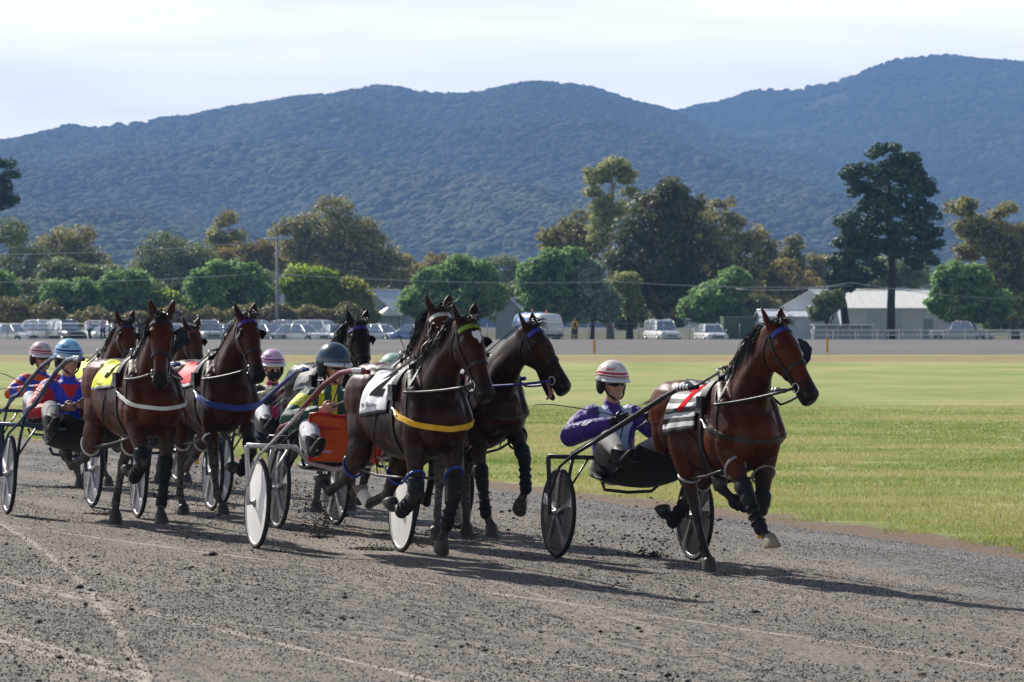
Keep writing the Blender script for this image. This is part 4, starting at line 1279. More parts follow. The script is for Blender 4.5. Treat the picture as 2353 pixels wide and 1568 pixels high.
# green shipping container
e = empty('shipping_container', fz(1695, 306), R(4)); tag(e, 'dark green shipping container with a white panel at its right end', 'container')
GREEN = simple('container_green', hexc('#4d6550'), .55, .1, .4, .15, 2); PANEL = plain('panel_white', '#bfc6cf')
mb = MB(); mb.box((0, 0, 1.1), (2.6, 2.2, 2.2)); mb.build('container_body', GREEN, e)
for k in range(11):
    mb = MB(); mb.box((-1.2 + k * .24, -1.12, 1.1), (.10, .04, 2.0)); mb.build('corrugation', GREEN, e)
mb = MB(); mb.box((1.58, .1, .95), (.52, 2.0, 1.85)); mb.build('white_panel', PANEL, e)
mb = MB(); mb.box((0, 0, 2.24), (2.7, 2.3, .07)); mb.build('container_roof', plain('container_top', '#8a8473'), e)
for x in (-1.1, 1.1):
    mb = MB(); mb.box((x, -1.14, .1), (.14, .1, .2)); mb.build('corner_casting', GREEN, e)
# grey horse stalls under a low roof
e = empty('horse_stalls', fz(1935, 318), R(1)); tag(e, 'low grey horse stalls with a flat roof, between the bay horse and the pine', 'stalls')
mb = MB(); mb.box((0, .5, .78), (4.9, 1.5, 1.5)); mb.build('stall_wall', WALL_G, e)
mb = MB(); mb.box((0, 0, 1.62), (5.2, 3.0, .10)); mb.build('stall_roof', ROOF_G, e)
for k in range(6):
    mb = MB(); mb.tube([(-2.5 + k, -1.4, -.1), (-2.5 + k, -1.4, 1.6)], .05, 6); mb.build('stall_post', WALL_W, e)
# white rails on the right
RAIL_W = plain('rail_white', '#cfd2d6', .5)
def rail_fence(x0, x1, d, hs, step, label, m, cat='fence', r_=.05):
    a, b = fz(x0, d), fz(x1, d)
    e = empty('rail_fence', a); tag(e, label, cat)
    n_ = max(2, int((b - a).length / step))
    for k in range(n_ + 1):
        p = (b - a) * (k / n_)
        mb = MB(); mb.tube([p + Vector((0, 0, -.2)), p + Vector((0, 0, hs[0] + .08))], r_ * .9, 6); mb.build('post', m, e)
    for h_ in hs:
        mb = MB(); mb.box((b - a) / 2 + Vector((0, -.06, h_)), ((b - a).length, .05, .11)); mb.build('rail', m, e)
    return e
rail_fence(1865, 2420, 312, (1.15, .75), 1.75, 'white two-rail fence along the right of the far track', RAIL_W)
rail_fence(1595, 1662, 316, (1.25,), 1.3, 'short piece of white rail left of the green container', RAIL_W)
rail_fence(1870, 2420, 306, (1.0,), 1.2, 'grey post and rail fence in front of the white rails', simple('rail_grey', hexc('#8a8f95'), .6))
# wire netting fence: posts, top rail and wires
WIRE = simple('fence_wire', hexc('#7f868c'), .5, .5)
e = empty('wire_fence', fz(-40, 296)); tag(e, 'grey wire fence on steel posts along the back of the far track', 'fence')
a, b = fz(-40, 296), fz(1700, 296)
n_ = 30
for k in range(n_ + 1):
    p = (b - a) * (k / n_)
    mb = MB(); mb.tube([p + Vector((0, 0, -.1)), p + Vector((0, 0, 1.55))], .032, 6); mb.build('post', WIRE, e)
mb = MB(); mb.tube([Vector((0, 0, 1.52)), (b - a) + Vector((0, 0, 1.52))], .028, 5); mb.build('top_rail', WIRE, e)
for h_ in (.3, .6, .9, 1.2):
    mb = MB(); mb.tube([Vector((0, 0, h_)), (b - a) + Vector((0, 0, h_))], .008, 4); mb.build('wire', WIRE, e)
# yellow distance pegs on the far edge of the infield
YEL = plain('peg_yellow', '#d6a21a', .5)
def peg(px, py0, py1, d, label, w_=.16):
    p = at(px, py1, d); h_ = (py1 - py0) / FPX * d
    mb = MB(); mb.box((0, 0, h_ / 2), (w_, w_ * .5, h_)); mb.box((0, 0, h_ + .01), (w_ * .9, w_ * .45, .02))
    o = mb.build('marker_peg', YEL, None); o.location = p
    tag(o, label, 'marker', 'yellow marker pegs')
peg(848, 782, 812, 247, 'yellow marker peg right of the black-brown horse, on the far side of the infield')
peg(1366, 782, 812, 247, 'yellow marker peg left of the white car, on the far side of the infield')
peg(1901, 777, 810, 247, 'yellow marker peg just right of the leading bay horse head')
p_ = at(1748, 1237, 8500 * 1.98 / (1237 - 744)); u_ = track_u(p_.x, p_.y)
mb = MB(); mb.box((0, 0, .06), (.060, .03, .16)); mb.box((0, 0, .145), (.05, .024, .012)); o = mb.build('marker_peg', YEL); o.location = (p_.x, p_.y, ground_z(p_.x, p_.y)); tag(o, 'small yellow peg standing at the track edge behind the leading hooves', 'marker', 'yellow marker pegs')
p_ = at(452, 1060, 52.0)
mb = MB(); mb.box((0, 0, .07), (.060, .03, .2)); mb.box((0, 0, .175), (.05, .024, .012)); o = mb.build('marker_peg', YEL); o.location = (p_.x, p_.y, max(0, ground_z(p_.x, p_.y))); tag(o, 'small yellow peg seen between the legs of the two bay horses', 'marker', 'yellow marker pegs')
# power pole and lines
POLE = simple('pole_grey', hexc('#8d9096'), .8)
e = empty('power_pole', fz(637, 322)); tag(e, 'grey power pole with a crossarm and transformer in front of the green trees', 'pole')
hp_ = (744 - 548) / FPX * 322 + 1.75
mb = MB(); mb.tube([(0, 0, -.2), (0, 0, hp_ * .5), (0, 0, hp_)], [.16, .14, .10], 8); mb.build('pole', POLE, e)
mb = MB(); mb.box((0, -.12, hp_ - .15), (1.5, .1, .12)); mb.build('crossarm', POLE, e)
for x in (-.65, -.22, .3, .68):
    mb = MB(); mb.tube([(x, -.12, hp_ - .1), (x, -.12, hp_ + .12)], [.05, .035], 6); mb.build('insulator', plain('insulator', '#c9ccd2', .3), e)
mb = MB(); mb.box((.42, -.05, hp_ * .42), (.45, .4, .75)); mb.tube([(.42, -.05, hp_ * .42 + .37), (.42, -.05, hp_ * .42 + .55)], .06, 6); mb.build('transformer', WALL_G, e)
LINE = simple('cable', hexc('#9a9ea3'), .5)
def cable(pts, label):
    P_ = [at(*p) for p in pts]
    a = P_[0]
    mb = MB(); 
    out = []
    for q0, q1 in zip(P_[:-1], P_[1:]):
        out += sag_pts(q0 - a, q1 - a, .35)
    mb.tube(out, .03, 5)
    o = mb.build('power_line', LINE); o.location = a; tag(o, label, 'cable')
def sag_pts(a, b, s, n=10):
    return [a.lerp(b, i / n) + Vector((0, 0, -s * 4 * (i / n) * (1 - i / n))) for i in range(n)]
cable([(-60, 585, 320), (637, 552, 321.9)], 'upper power line crossing the left trees to the pole')
cable([(-60, 648, 318), (637, 625, 321.8)], 'lower power line crossing the left trees to the pole')
cable([(637, 630, 321.7), (1420, 648, 330), (2020, 655, 326)], 'power line running right from the pole across the green trees')
cable([(1690, 664, 327), (1955, 650, 322), (2420, 690, 322)], 'pale cable sagging over the white sheds')
# ------------------------------------------------------------------ shared materials of the teams
def leather(name, col=(.014, .013, .013), rough=.38):
    return simple(name, col, rough, 0, .32, .35, 40)
BLACK_LEATHER = leather('black_leather')
NEOPRENE = simple('black_neoprene', (.009, .010, .013), .62, 0, .25, .3, 60, .25)
RUBBER = simple('tyre_rubber', (.022, .021, .021), .75, 0, .3, .4, 30, .2)
STEEL = simple('bit_steel', (.55, .55, .56), .28, 1.0, .5, .2, 30)
HAIRM = hair_mat()
EYE = Mat('horse_eye', (.008, .006, .005), .06).done()
HOOF_D = simple('dark_hoof', (.05, .042, .036), .5, 0, .4, .5, 22, .2)
HOOF_L = simple('pale_hoof', (.30, .24, .18), .5, 0, .4, .35, 22, .2)
NOSTRIL = Mat('nostril', (.006, .004, .004), .5).done()
PINK = simple('tongue_pink', (.42, .17, .16), .35)
WHITE_HAIR = simple('white_hair', (.75, .73, .70), .6, 0, .3, .12, 60)
SKIN = Mat('skin', (.46, .25, .17), .48)
_v = SKIN.coord(); SKIN.col(SKIN.ramp(SKIN.noise(_v, 22, 4), [(.3, (.40, .19, .125)), (.7, (.52, .29, .20))]))
SKIN.p.inputs['Subsurface Weight'].default_value = 0.0
SKIN = SKIN.done()
LENS = Mat('dark_lens', (.01, .012, .014), .08, 0, .8).done()
BOOT = simple('black_boot', (.010, .010, .010), .6, 0, .25)
TROUSER_W = simple('white_trousers', (.62, .63, .68), .75, 0, .2, .12, 9, .3)
TROUSER_G = simple('dusty_trousers', (.34, .33, .33), .8, 0, .2, .3, 9, .3)
# ------------------------------------------------------------------ harness and hair on a horse
def dress_horse(h, e, S):
    band = S.get('band'); collar = S.get('collar'); hob = S.get('hobble')
    z0 = h.lift
    hp = h.hp
    # hooves
    for k in h.legs:
        pe, tip, pa = h.hoof_ends(k)
        sa = R(pa - 38)
        fw = Vector((math.cos(sa), 0, math.sin(sa)))                 # along the sole
        pf = Vector((math.cos(R(pa)), 0, math.sin(R(pa))))
        sd = Vector((0, 1, 0))
        secs = [(pe - (tip - pe) * .12, sd, pf, .050, .050, .050), (pe.lerp(tip, .12), sd, pf, .055, .056, .054),
                (pe.lerp(tip, .55), sd, pf.lerp(fw, .5).normalized(), .060, .064, .060), (tip, sd, fw, .065, .074, .064), (tip + (tip - pe) * .05, sd, fw, .064, .072, .062)]
        V, F = loft_arrays(secs, 18, 2.15)
        mb = MB(); mb.add(V, F, 0, True)
        mb.build('hoof', HOOF_L if k in S.get('pale_hooves', ()) else HOOF_D, e)
        if k in S.get('socks', ()):
            a, b = h.legs[k][-2], h.legs[k][-1]
            mb = MB(); limb(mb, [a.lerp(b, .1), b], [.051, .052], [.053, .053]); mb.build('white_sock', WHITE_HAIR, e)
    # leg boots of black neoprene with straps
    for k in S.get('boots', ()):
        ch = h.legs[k]
        up, lo, fe = ch[0], ch[1], ch[2]
        mb = MB()
        if k[1] == 'F':
            d = lo - up
            limb(mb, [lo - d * .26, lo - d * .06], [.072, .064], [.078, .068], n=12)
            limb(mb, [lo, lo.lerp(fe, .25)], [.063, .052], [.066, .058], n=12)
        limb(mb, [lo.lerp(fe, .26), lo.lerp(fe, .6), lo.lerp(fe, .92)], [.047, .045, .052], [.054, .054, .058], n=12)
        mb.ell(fe, (.060, .054, .060), nu=12)
        mb.build('leg_boot', NEOPRENE, e)
        mb = MB()
        for t in (.38, .62, .84):
            c = lo.lerp(fe, t)
            mb.tube(torus_pts(c, fe - lo, .060, .053, 14), .007, 5, cap=False)
        mb.build('boot_strap', NEOPRENE, e)
    # eyes and nostrils
    MH = Matrix((h.hh, h.hs, h.hu)).transposed()
    for q in (-1, 1):
        mb = MB(); mb.ell(hp(.262, .022, q * .098), (.023, .016, .020), MH, 12, 8); mb.build('eye', EYE, e)
        c, n_ = h.snap(hp(.945, -.012, q * .075))
        mb = MB(); mb.ell(c - n_ * .006, (.026, .012, .017), MH, 12, 6); mb.build('nostril', NOSTRIL, e)
    if S.get('tongue'):
        mb = MB(); limb(mb, [hp(.72, -.125, -.01), hp(.86, -.145, -.02), hp(.93, -.175, -.03), hp(.925, -.215, -.035)], [.026, .028, .026, .016], [.012, .013, .012, .008], side=h.hs)
        mb.build('tongue', PINK, e)
    if S.get('star'):
        c, n_ = h.snap(hp(.24, .15, .0))
        V = []
        for k in range(11):
            q = 2 * math.pi * k / 11
            r = .042 * (1 + .28 * math.sin(3 * q + 1) + .15 * math.cos(5 * q))
            p, nn = h.snap(c + h.hh * math.cos(q) * r * 1.25 + h.hs * math.sin(q) * r)
            V.append(p + nn * .003)
        p, nn = h.snap(c); V.append(p + nn * .005)
        mb = MB(); mb.add(V, [(k, (k + 1) % 11, 11) for k in range(11)], 0, True); mb.build('white_star', WHITE_HAIR, e)
    # bridle
    if band:
        pts = [hp(.13, .00, -.12), hp(.11, .07, -.105), hp(.10, .12, -.05), hp(.10, .13, 0), hp(.10, .12, .05), hp(.11, .07, .105), hp(.13, 0, .12)]
        h.strap(pts, .038, 'browband', band, e, thick=.009, off=.002)
    for q in (-1, 1):
        h.strap([hp(.06, -.02, q * .11), hp(.22, -.04, q * .13), hp(.45, -.06, q * .11), hp(.66, -.06, q * .09), hp(.78, -.065, q * .08)], .020, 'cheek_strap', BLACK_LEATHER, e)
        h.strap([hp(.06, -.02, q * .11), hp(.16, -.13, q * .10), hp(.24, -.20, q * .04), hp(.25, -.21, 0)], .018, 'throat_strap', BLACK_LEATHER, e)
        c, n_ = h.snap(hp(.80, -.06, q * .09))
        mb = MB(); mb.tube(torus_pts(c + n_ * .012, n_, .036, n=20), .005, 6, cap=False); mb.build('bit_ring', STEEL, e)
        if S.get('blinkers', True) and q not in S.get('no_blinker', ()):
            c = hp(.245, .012, q * .135)
            mb = MB()
            V, F = [], []
            nu, nv = 10, 7
            for i in range(nu + 1):
                for j in range(nv + 1):
                    a = R(-80 + 160 * i / nu); b = R(-10 + 100 * j / nv)
                    for rr in (1.0, .9):
                        x = -.02 + .075 * rr * (math.cos(b) * .8 - .35) ; u_ = .062 * rr * math.sin(a) * (.6 + .4 * math.sin(b)) ; sdv = .052 * rr * math.sin(b)
                        V.append(hp(.26, .015, q * .088) - h.hh * x + h.hu * u_ + h.hs * q * sdv)
            idx = lambda i, j, r_: (i * (nv + 1) + j) * 2 + r_
            for i in range(nu):
                for j in range(nv):
                    F.append((idx(i, j, 0), idx(i + 1, j, 0), idx(i + 1, j + 1, 0), idx(i, j + 1, 0)))
                    F.append((idx(i, j, 1), idx(i, j + 1, 1), idx(i + 1, j + 1, 1), idx(i + 1, j, 1)))
            mb.add(V, F, 0, True); mb.build('blinker', BLACK_LEATHER, e)
    h.strap([hp(.60, -.16, 0), hp(.60, -.10, -.12), hp(.58, 0, -.12), hp(.57, .09, -.03), hp(.57, .09, .03), hp(.58, 0, .12), hp(.60, -.10, .12)], .026, 'noseband', BLACK_LEATHER, e, closed=True, thick=.008)
    h.strap([hp(-.02, .06, -.10), hp(-.03, .09, -.03), hp(-.03, .09, .03), hp(-.02, .06, .10)], .022, 'crown_strap', BLACK_LEATHER, e)
    if S.get('murphy'):
        # a stiff black blind with an eye hole, standing out from the left side of the head
        c = hp(.31, .0, .15)
        fw = (h.hs * .80 + h.hu * .35).normalized() * .68; up = -h.hh * .68
        outl = [(-.06, .10), (.05, .13), (.13, .07), (.15, -.03), (.04, -.17), (-.05, -.22), (-.06, -.12)]
        hole = [(-.05 + .06 * math.cos(R(a)), -.03 + .075 * math.sin(R(a))) for a in range(90, -100, -20)]
        th = h.hh.cross(fw).normalized() * .012
        ring_o = [outl[0], outl[1], outl[2], outl[3], outl[3], outl[4], outl[4], outl[5], outl[5], outl[6]]
        mb = MB(); V = []; F = []
        nn = min(len(ring_o), len(hole))
        nrm_ = fw.cross(up).normalized() * .007
        for i in range(nn):
            for (x, y) in (ring_o[i], hole[i]):
                p = c + fw * x + up * y - fw.cross(up) * (x * x * 2)
                V.append(p + nrm_); V.append(p - nrm_)
        for i in range(nn - 1):
            a = i * 4; b = a + 4
            F += [(a, b, b + 2, a + 2), (a + 1, a + 3, b + 3, b + 1), (a, a + 1, b + 1, b), (a + 2, b + 2, b + 3, a + 3)]
        mb.add(V, F, 0, False); mb.build('eye_blind', BLACK_LEATHER, e)
    # saddle, girth, breast collar
    h.strap([p for p in h.ring_pts(.27)], .055, 'girth', BLACK_LEATHER, e, closed=True, thick=.010, steps=3)
    h.strap([p for p in h.ring_pts(.27, 16, 0, -72, 72)], .115, 'saddle_pad', BLACK_LEATHER, e, thick=.030, off=.008, steps=3)
    for q in (-1, 1):
        mb = MB()
        c, n_ = h.snap((.27, q * .10, 1.6 + z0))
        mb.tube(torus_pts(c + n_ * .06, (1, 0, 0), .028, n=14), .005, 6, cap=False); mb.build('terret', STEEL, e)
        c, n_ = h.snap((.27, q * .34, 1.38 + z0))
        mb = MB(); mb.tube(torus_pts(c + n_ * .03, (0, 1, 0), .045, n=16), .010, 6, cap=False)
        mb.box(c + n_ * .035, (.10, .03, .10)); mb.build('shaft_loop', BLACK_LEATHER, e)
    mb = MB()
    for q in range(7):
        c, n_ = h.snap((.22 + .02 * q, random.uniform(-.05, .05), 1.65 + z0))
        mb.tube([c, c + n_ * .05 + Vector((-.02, random.uniform(-.03, .03), .02)), c + n_ * .05 + Vector((-.06, random.uniform(-.05, .05), .0))], .009, 5)
    mb.build('saddle_buckles', BLACK_LEATHER, e)
    h.strap([(.22, 0, 1.6 + z0), (-.1, 0, 1.55 + z0), (-.5, 0, 1.6 + z0), (-.88, 0, 1.42 + z0)], .022, 'back_strap', BLACK_LEATHER, e, thick=.010)
    cz = S.get('collar_z', 1.10) + z0
    if collar:
        side_pts = lambda q: [(.34, q * .36, cz + .10), (.52, q * .36, cz + .045), (.70, q * .30, cz + .01)]
        front = [(.70, -.30, cz + .01), (.84, -.20, cz - .02), (.93, -.08, cz - .035), (.94, 0, cz - .04), (.93, .08, cz - .035), (.84, .20, cz - .02), (.70, .30, cz + .01)]
        h.strap([Vector(p) for p in side_pts(-1)][:2] + [Vector(p) for p in front] + [Vector(p) for p in side_pts(1)][1::-1], S.get('collar_w', .042), 'breast_collar', collar, e, thick=.014)
        for q in (-1, 1):
            mb = MB()
            pr = [h.snap(p, .016)[0] for p in [(.30, q * .36, cz + .13), (.34, q * .36, cz + .11), (.38, q * .36, cz + .095), (.42, q * .36, cz + .085)]]
            mb.tube(pr, .010, 6); mb.build('trace_buckle', STEEL, e)
            pts = [(.60, q * .32, cz + .03), (.60, q * .30, cz + .18), (.56, q * .22, cz + .35), (.52, q * .08, cz + .52)]
            h.strap(pts, .020, 'neck_strap', BLACK_LEATHER, e)
    # hobbles: a loop round each fore and hind leg, joined along the side
    if hob:
        for sd in S.get('hob_sides', 'LR'):
            q = 1 if sd == 'L' else -1
            cen = {}
            for kind, t, r in (('F', S.get('hob_t', .36), .082 - .03 * (S.get('hob_t', .36) - .36)), ('H', .60, .078)):
                ch = h.legs[sd + kind]
                a, b = ch[0], ch[1]
                c = a.lerp(b, t); d = (b - a).normalized()
                tilt = (d + Vector((.55 if kind == 'F' else -.55, 0, 0))).normalized()
                mb = MB(); mb.tube(torus_pts(c - Vector((.01 if kind == 'F' else -.01, 0, 0)), tilt, r * 1.28, r, 26, up=(1, 0, 0)), .0105, 8, cap=False)
                if kind in S.get('hob_kinds', 'FH'): mb.build('hobble_loop', hob, e)
                cen[kind] = c + Vector((-.11 if kind == 'F' else .11, q * .02, -.01))
            m = (cen['F'] + cen['H']) / 2 + Vector((0, q * .03, -.02))
            mb = MB(); mb.tube([cen['F'], cen['F'].lerp(m, .5), m, cen['H'].lerp(m, .5), cen['H']], .012, 7); mb.build('hobble_strap', BLACK_LEATHER, e)
            top, n_ = h.snap((.0, q * .3, 1.0 + z0))
            mb = MB(); mb.tube([m, h.snap(m + Vector((0, q * .2, .25)), .008)[0], h.snap((.0, q * .4, 1.15 + z0), .010)[0], h.snap((.0, q * .3, 1.42 + z0), .016)[0]], .006, 6); mb.build('hobble_hanger', BLACK_LEATHER, e)
    # mane, forelock, tail
    ms = S.get('mane_side', -1)
    locks = []
    n = len(h.neck_pts)
    rr = random.Random(S.get('seed', 1))
    fl = S.get('mane_flow', .8)
    for i in range(S.get('mane_n', 420)):
        t = rr.uniform(.12, 1.0) * (n - 1)
        j = min(int(t), n - 2); f = t - j
        c = h.neck_pts[j].lerp(h.neck_pts[j + 1], f)
        tg = (h.neck_pts[j + 1] - h.neck_pts[j]).normalized()
        sd = Vector((0, 1, 0)); sd = (sd - tg * sd.dot(tg)).normalized()
        up = tg.cross(sd); up = -up if up.z < 0 else up
        rb = h.neck_rb[j] * (1 - f) + h.neck_rb[j + 1] * f
        root = c + up * (rb - .012) + sd * rr.uniform(-.022, .022)
        ln = rr.uniform(.12, .25) * S.get('mane_len', 1.0)
        sw = ms * rr.uniform(.4, 1.0)
        p1 = root + up * ln * rr.uniform(.10, .30) + sd * sw * ln * .25 - tg * ln * .12 * fl
        p2 = root + sd * sw * (ln * .45 + .03) - tg * ln * .45 * fl - up * ln * rr.uniform(-.15, .25)
        p3 = root + sd * sw * (ln * .5 + .05) - tg * ln * .75 * fl - up * ln * rr.uniform(.1, .7) + Vector((0, 0, rr.uniform(-.04, .05)))
        locks.append([root, p1, p2, p3])
    hair_strips(locks, 'mane', HAIRM, e, .013)
    locks = []
    for i in range(70):
        root = hp(rr.uniform(-.03, .05), .05 + rr.uniform(-.01, .02), rr.uniform(-.05, .05))
        d = (h.hh * rr.uniform(-.1, .9) + h.hs * rr.uniform(-.8, .8) + h.hu * rr.uniform(.1, .7)).normalized()
        ln = rr.uniform(.05, .13)
        locks.append([root, root + h.hu * .03 + d * ln * .35 - h.hh * .02, root + h.hu * .035 + d * ln * .75, root + h.hu * .01 + d * ln])
    hair_strips(locks, 'forelock', HAIRM, e, .007)
    locks = []
    td = S.get('tail', (-.75, -.25, -.35))
    for i in range(S.get('tail_n', 300)):
        root = Vector((-.95 + rr.uniform(-.03, .03), rr.uniform(-.03, .03), 1.33 + z0 + rr.uniform(-.04, .03)))
        d = Vector(td) + Vector((rr.uniform(-.25, .25), rr.uniform(-.25, .25), rr.uniform(-.3, .25)))
        ln = rr.uniform(.45, .8) * S.get('tail_len', .6)
        p1 = root + Vector((-.10, 0, .03)) + d * ln * .2
        p2 = root + d * ln * .6 + Vector((-.05, rr.uniform(-.04, .04), -.03))
        p3 = root + d * ln + Vector((rr.uniform(-.05, .05), rr.uniform(-.06, .06), -.16 * ln))
        locks.append([root, p1, p2, p3])
    hair_strips(locks, 'tail', HAIRM, e, .014)

def cloth_mat(name, kind):
    M = Mat(name, (.7, .7, .7), .62, 0, .35)
    uv = M.attr('cloth_uv', 'Vector')
    sp = M.n('ShaderNodeSeparateXYZ'); M.l(uv, sp.inputs[0])
    u, v = sp.outputs[0], sp.outputs[1]
    if kind == 'stripes':
        s_ = M.math('FRACT', M.math('MULTIPLY', v, 6.0))
        c = M.mix(M.math('GREATER_THAN', s_, .5), hexc('#cfd0d4'), (.012, .012, .014))
    elif kind == 'white':
        c = M.mix(M.math('GREATER_THAN', v, .93), hexc('#d9dbe2'), (.02, .025, .03))
    elif kind == 'yellow':
        c = M.mix(M.math('GREATER_THAN', v, .92), hexc('#d8dc1e'), hexc('#8d9096'))
    elif kind == 'red':
        c = M.mix(M.math('GREATER_THAN', v, .90), hexc('#c4122a'), hexc('#d5d6da'))
    else:
        c = M.mix(M.math('GREATER_THAN', v, .92), hexc('#5b5f63'), hexc('#b9bcc0'))
    ob = M.coord()
    c = M.mix(M.ramp(M.noise(ob, 9, 5, .6), [(.45, 0.0), (.85, .3)]), c, (.12, .11, .10))
    M.col(c)
    M.nrm(M.bump(M.noise(ob, 30, 4), .25, .01))
    return M.done()
_cloths = {}
PRINTS = {}
def saddle_cloth(h, e, S):
    kind = S['cloth']
    if kind not in _cloths: _cloths[kind] = cloth_mat('number_cloth_' + kind, kind)
    x0, x1 = S.get('cloth_x', (-.33, .20))
    for q in (-1, 1):
        fn = h.cloth_fn(x0, x1, q, S.get('cloth_ang', 66), seed=S.get('seed', 1) + q)
        nu, nv = 22, 20
        V, F, UV = [], [], []
        for i in range(nu + 1):
            for j in range(nv + 1):
                u, v = i / nu, j / nv
                # the front edge hangs a little shorter, the rear corner longer
                V.append(fn(u, v * (1 - .12 * u))); UV.append((u, v, 0))
        for i in range(nu):
            for j in range(nv):
                a = i * (nv + 1) + j
                F.append((a, a + 1, a + nv + 2, a + nv + 1))
        me = bpy.data.meshes.new('saddle_cloth')
        me.from_pydata([tuple(p) for p in V], [], F)
        at_ = me.attributes.new('cloth_uv', 'FLOAT_VECTOR', 'POINT')
        at_.data.foreach_set('vector', np.array(UV, dtype=np.float32).ravel())
        me.polygons.foreach_set('use_smooth', [True] * len(F))
        o = link('saddle_cloth', me, _cloths[kind], e)
        so = o.modifiers.new('t', 'SOLIDIFY'); so.thickness = .004; so.offset = 0
        if q == -1:
            for txt, size, (uc, vc), hx in S.get('cloth_text', ()):
                cloth_text(h, e, fn, txt, size, uc, vc, hx, (x1 - x0), .62 * S.get('cloth_ang', 66) / 66)

def cloth_text(h, e, fn, txt, size, uc, vc, hx, span, S_ARC=.62):
    cu = bpy.data.curves.new('t', 'FONT')
    cu.body = txt; cu.size = 1.0; cu.align_x = 'CENTER'; cu.align_y = 'CENTER'; cu.resolution_u = 3; cu.offset = .055 if size > .1 else .012
    to = bpy.data.objects.new('t', cu); COL.objects.link(to)
    dg = bpy.context.evaluated_depsgraph_get()
    me = bpy.data.meshes.new_from_object(to.evaluated_get(dg), depsgraph=dg)
    bpy.data.objects.remove(to); bpy.data.curves.remove(cu)
    bm = bmesh.new(); bm.from_mesh(me)
    bmesh.ops.triangulate(bm, faces=bm.faces)
    if size > .1:
        bmesh.ops.subdivide_edges(bm, edges=[ed for ed in bm.edges if ed.calc_length() > .12], cuts=3, use_grid_fill=False)
        bmesh.ops.triangulate(bm, faces=bm.faces)
    vs_ = [v.co.copy() for v in bm.verts]
    harc = S_ARC
    for v, c in zip(bm.verts, vs_):
        u = uc + c.x * size / span * .9
        vv = vc - c.y * size / harc
        u = min(max(u, .0), 1.0); vv = min(max(vv, 0.0), 1.0)
        eps = .01
        p = fn(u, vv); a = fn(min(1, u + eps), vv) - p; b = fn(u, min(1, vv + eps)) - p
        n_ = a.cross(b)
        n_ = n_.normalized() if n_.length > 1e-9 else Vector((0, -1, 0))
        if n_.y > 0: n_ = -n_
        v.co = p + n_ * .0075
    bm.to_mesh(me); bm.free()
    o = link('cloth_number' if size > .1 else 'cloth_lettering', me, PRINTS.setdefault(hx, Mat('cloth_print', hexc(hx), .9, 0, .05).done()), e)
    return o

# ------------------------------------------------------------------ sulkies
WHEEL_R = .355
def make_wheel(kind, parent, y, M):
    rim = MB()
    rim.tube(torus_pts((0, 0, 0), (0, 1, 0), WHEEL_R - .034, n=40), .014, 8, cap=False)
    if kind == 'disc':
        rim.tube(torus_pts((0, 0, 0), (0, 1, 0), WHEEL_R - .050, n=40), .008, 6, cap=False)
    w_ = rim.build('wheel', M['rim'], parent)
    w_.location = (0, y, WHEEL_R)
    t = MB(); t.tube(torus_pts((0, 0, 0), (0, 1, 0), WHEEL_R - .019, n=48), .019, 10, cap=False)
    t.build('tyre', RUBBER, w_)
    hb = MB(); hb.tube([(0, -.06, 0), (0, -.035, 0), (0, -.03, 0), (0, .03, 0), (0, .035, 0), (0, .06, 0)], [.014, .018, .035, .035, .018, .014], 14)
    hb.build('hub', M['hub'], w_)
    n = 40
    for sg in (-1, 1):
        V = []; F = []
        rr = [.03, .10, .22, WHEEL_R - .04]
        yy = [.022, .020, .012, .006] if kind == 'disc' else [.012, .010, .008, .005]
        for r_, y_ in zip(rr, yy):
            for k in range(n):
                a = 2 * math.pi * k / n
                V.append((r_ * math.cos(a), sg * y_, r_ * math.sin(a)))
        for i in range(3):
            for k in range(n):
                k2 = (k + 1) % n
                F.append((i * n + k, i * n + k2, (i + 1) * n + k2, (i + 1) * n + k))
        d = MB(); d.add(V, F, 0, True); d.build('wheel_disc', M['disc'], w_)
    if kind == 'mag':
        for k in range(5):
            a = 2 * math.pi * k / 5 + M.get('rot', .3)
            sp_ = MB()
            ux, uz = Vector((math.cos(a), 0, math.sin(a))), Vector((-math.sin(a), 0, math.cos(a)))
            V = []
            for r_, hw, th in ((.02, .018, .030), (.12, .020, .026), (.22, .030, .022), (.295, .062, .017), (.318, .080, .014)):
                for yy, ww in ((-th, hw * .55), (0, hw), (th, hw * .55)):
                    V.append(ux * r_ + uz * ww + Vector((0, yy, 0)))
                for yy, ww in ((th, -hw * .55), (0, -hw), (-th, -hw * .55)):
                    V.append(ux * r_ + uz * ww + Vector((0, yy, 0)))
            F = []
            for i in range(4):
                for j in range(6):
                    j2 = (j + 1) % 6
                    F.append((i * 6 + j, i * 6 + j2, (i + 1) * 6 + j2, (i + 1) * 6 + j))
            F.append((24, 25, 26, 27, 28, 29))
            sp_.add(V, F, 0, False); sp_.build('spoke', M['spoke'], w_)
    return w_

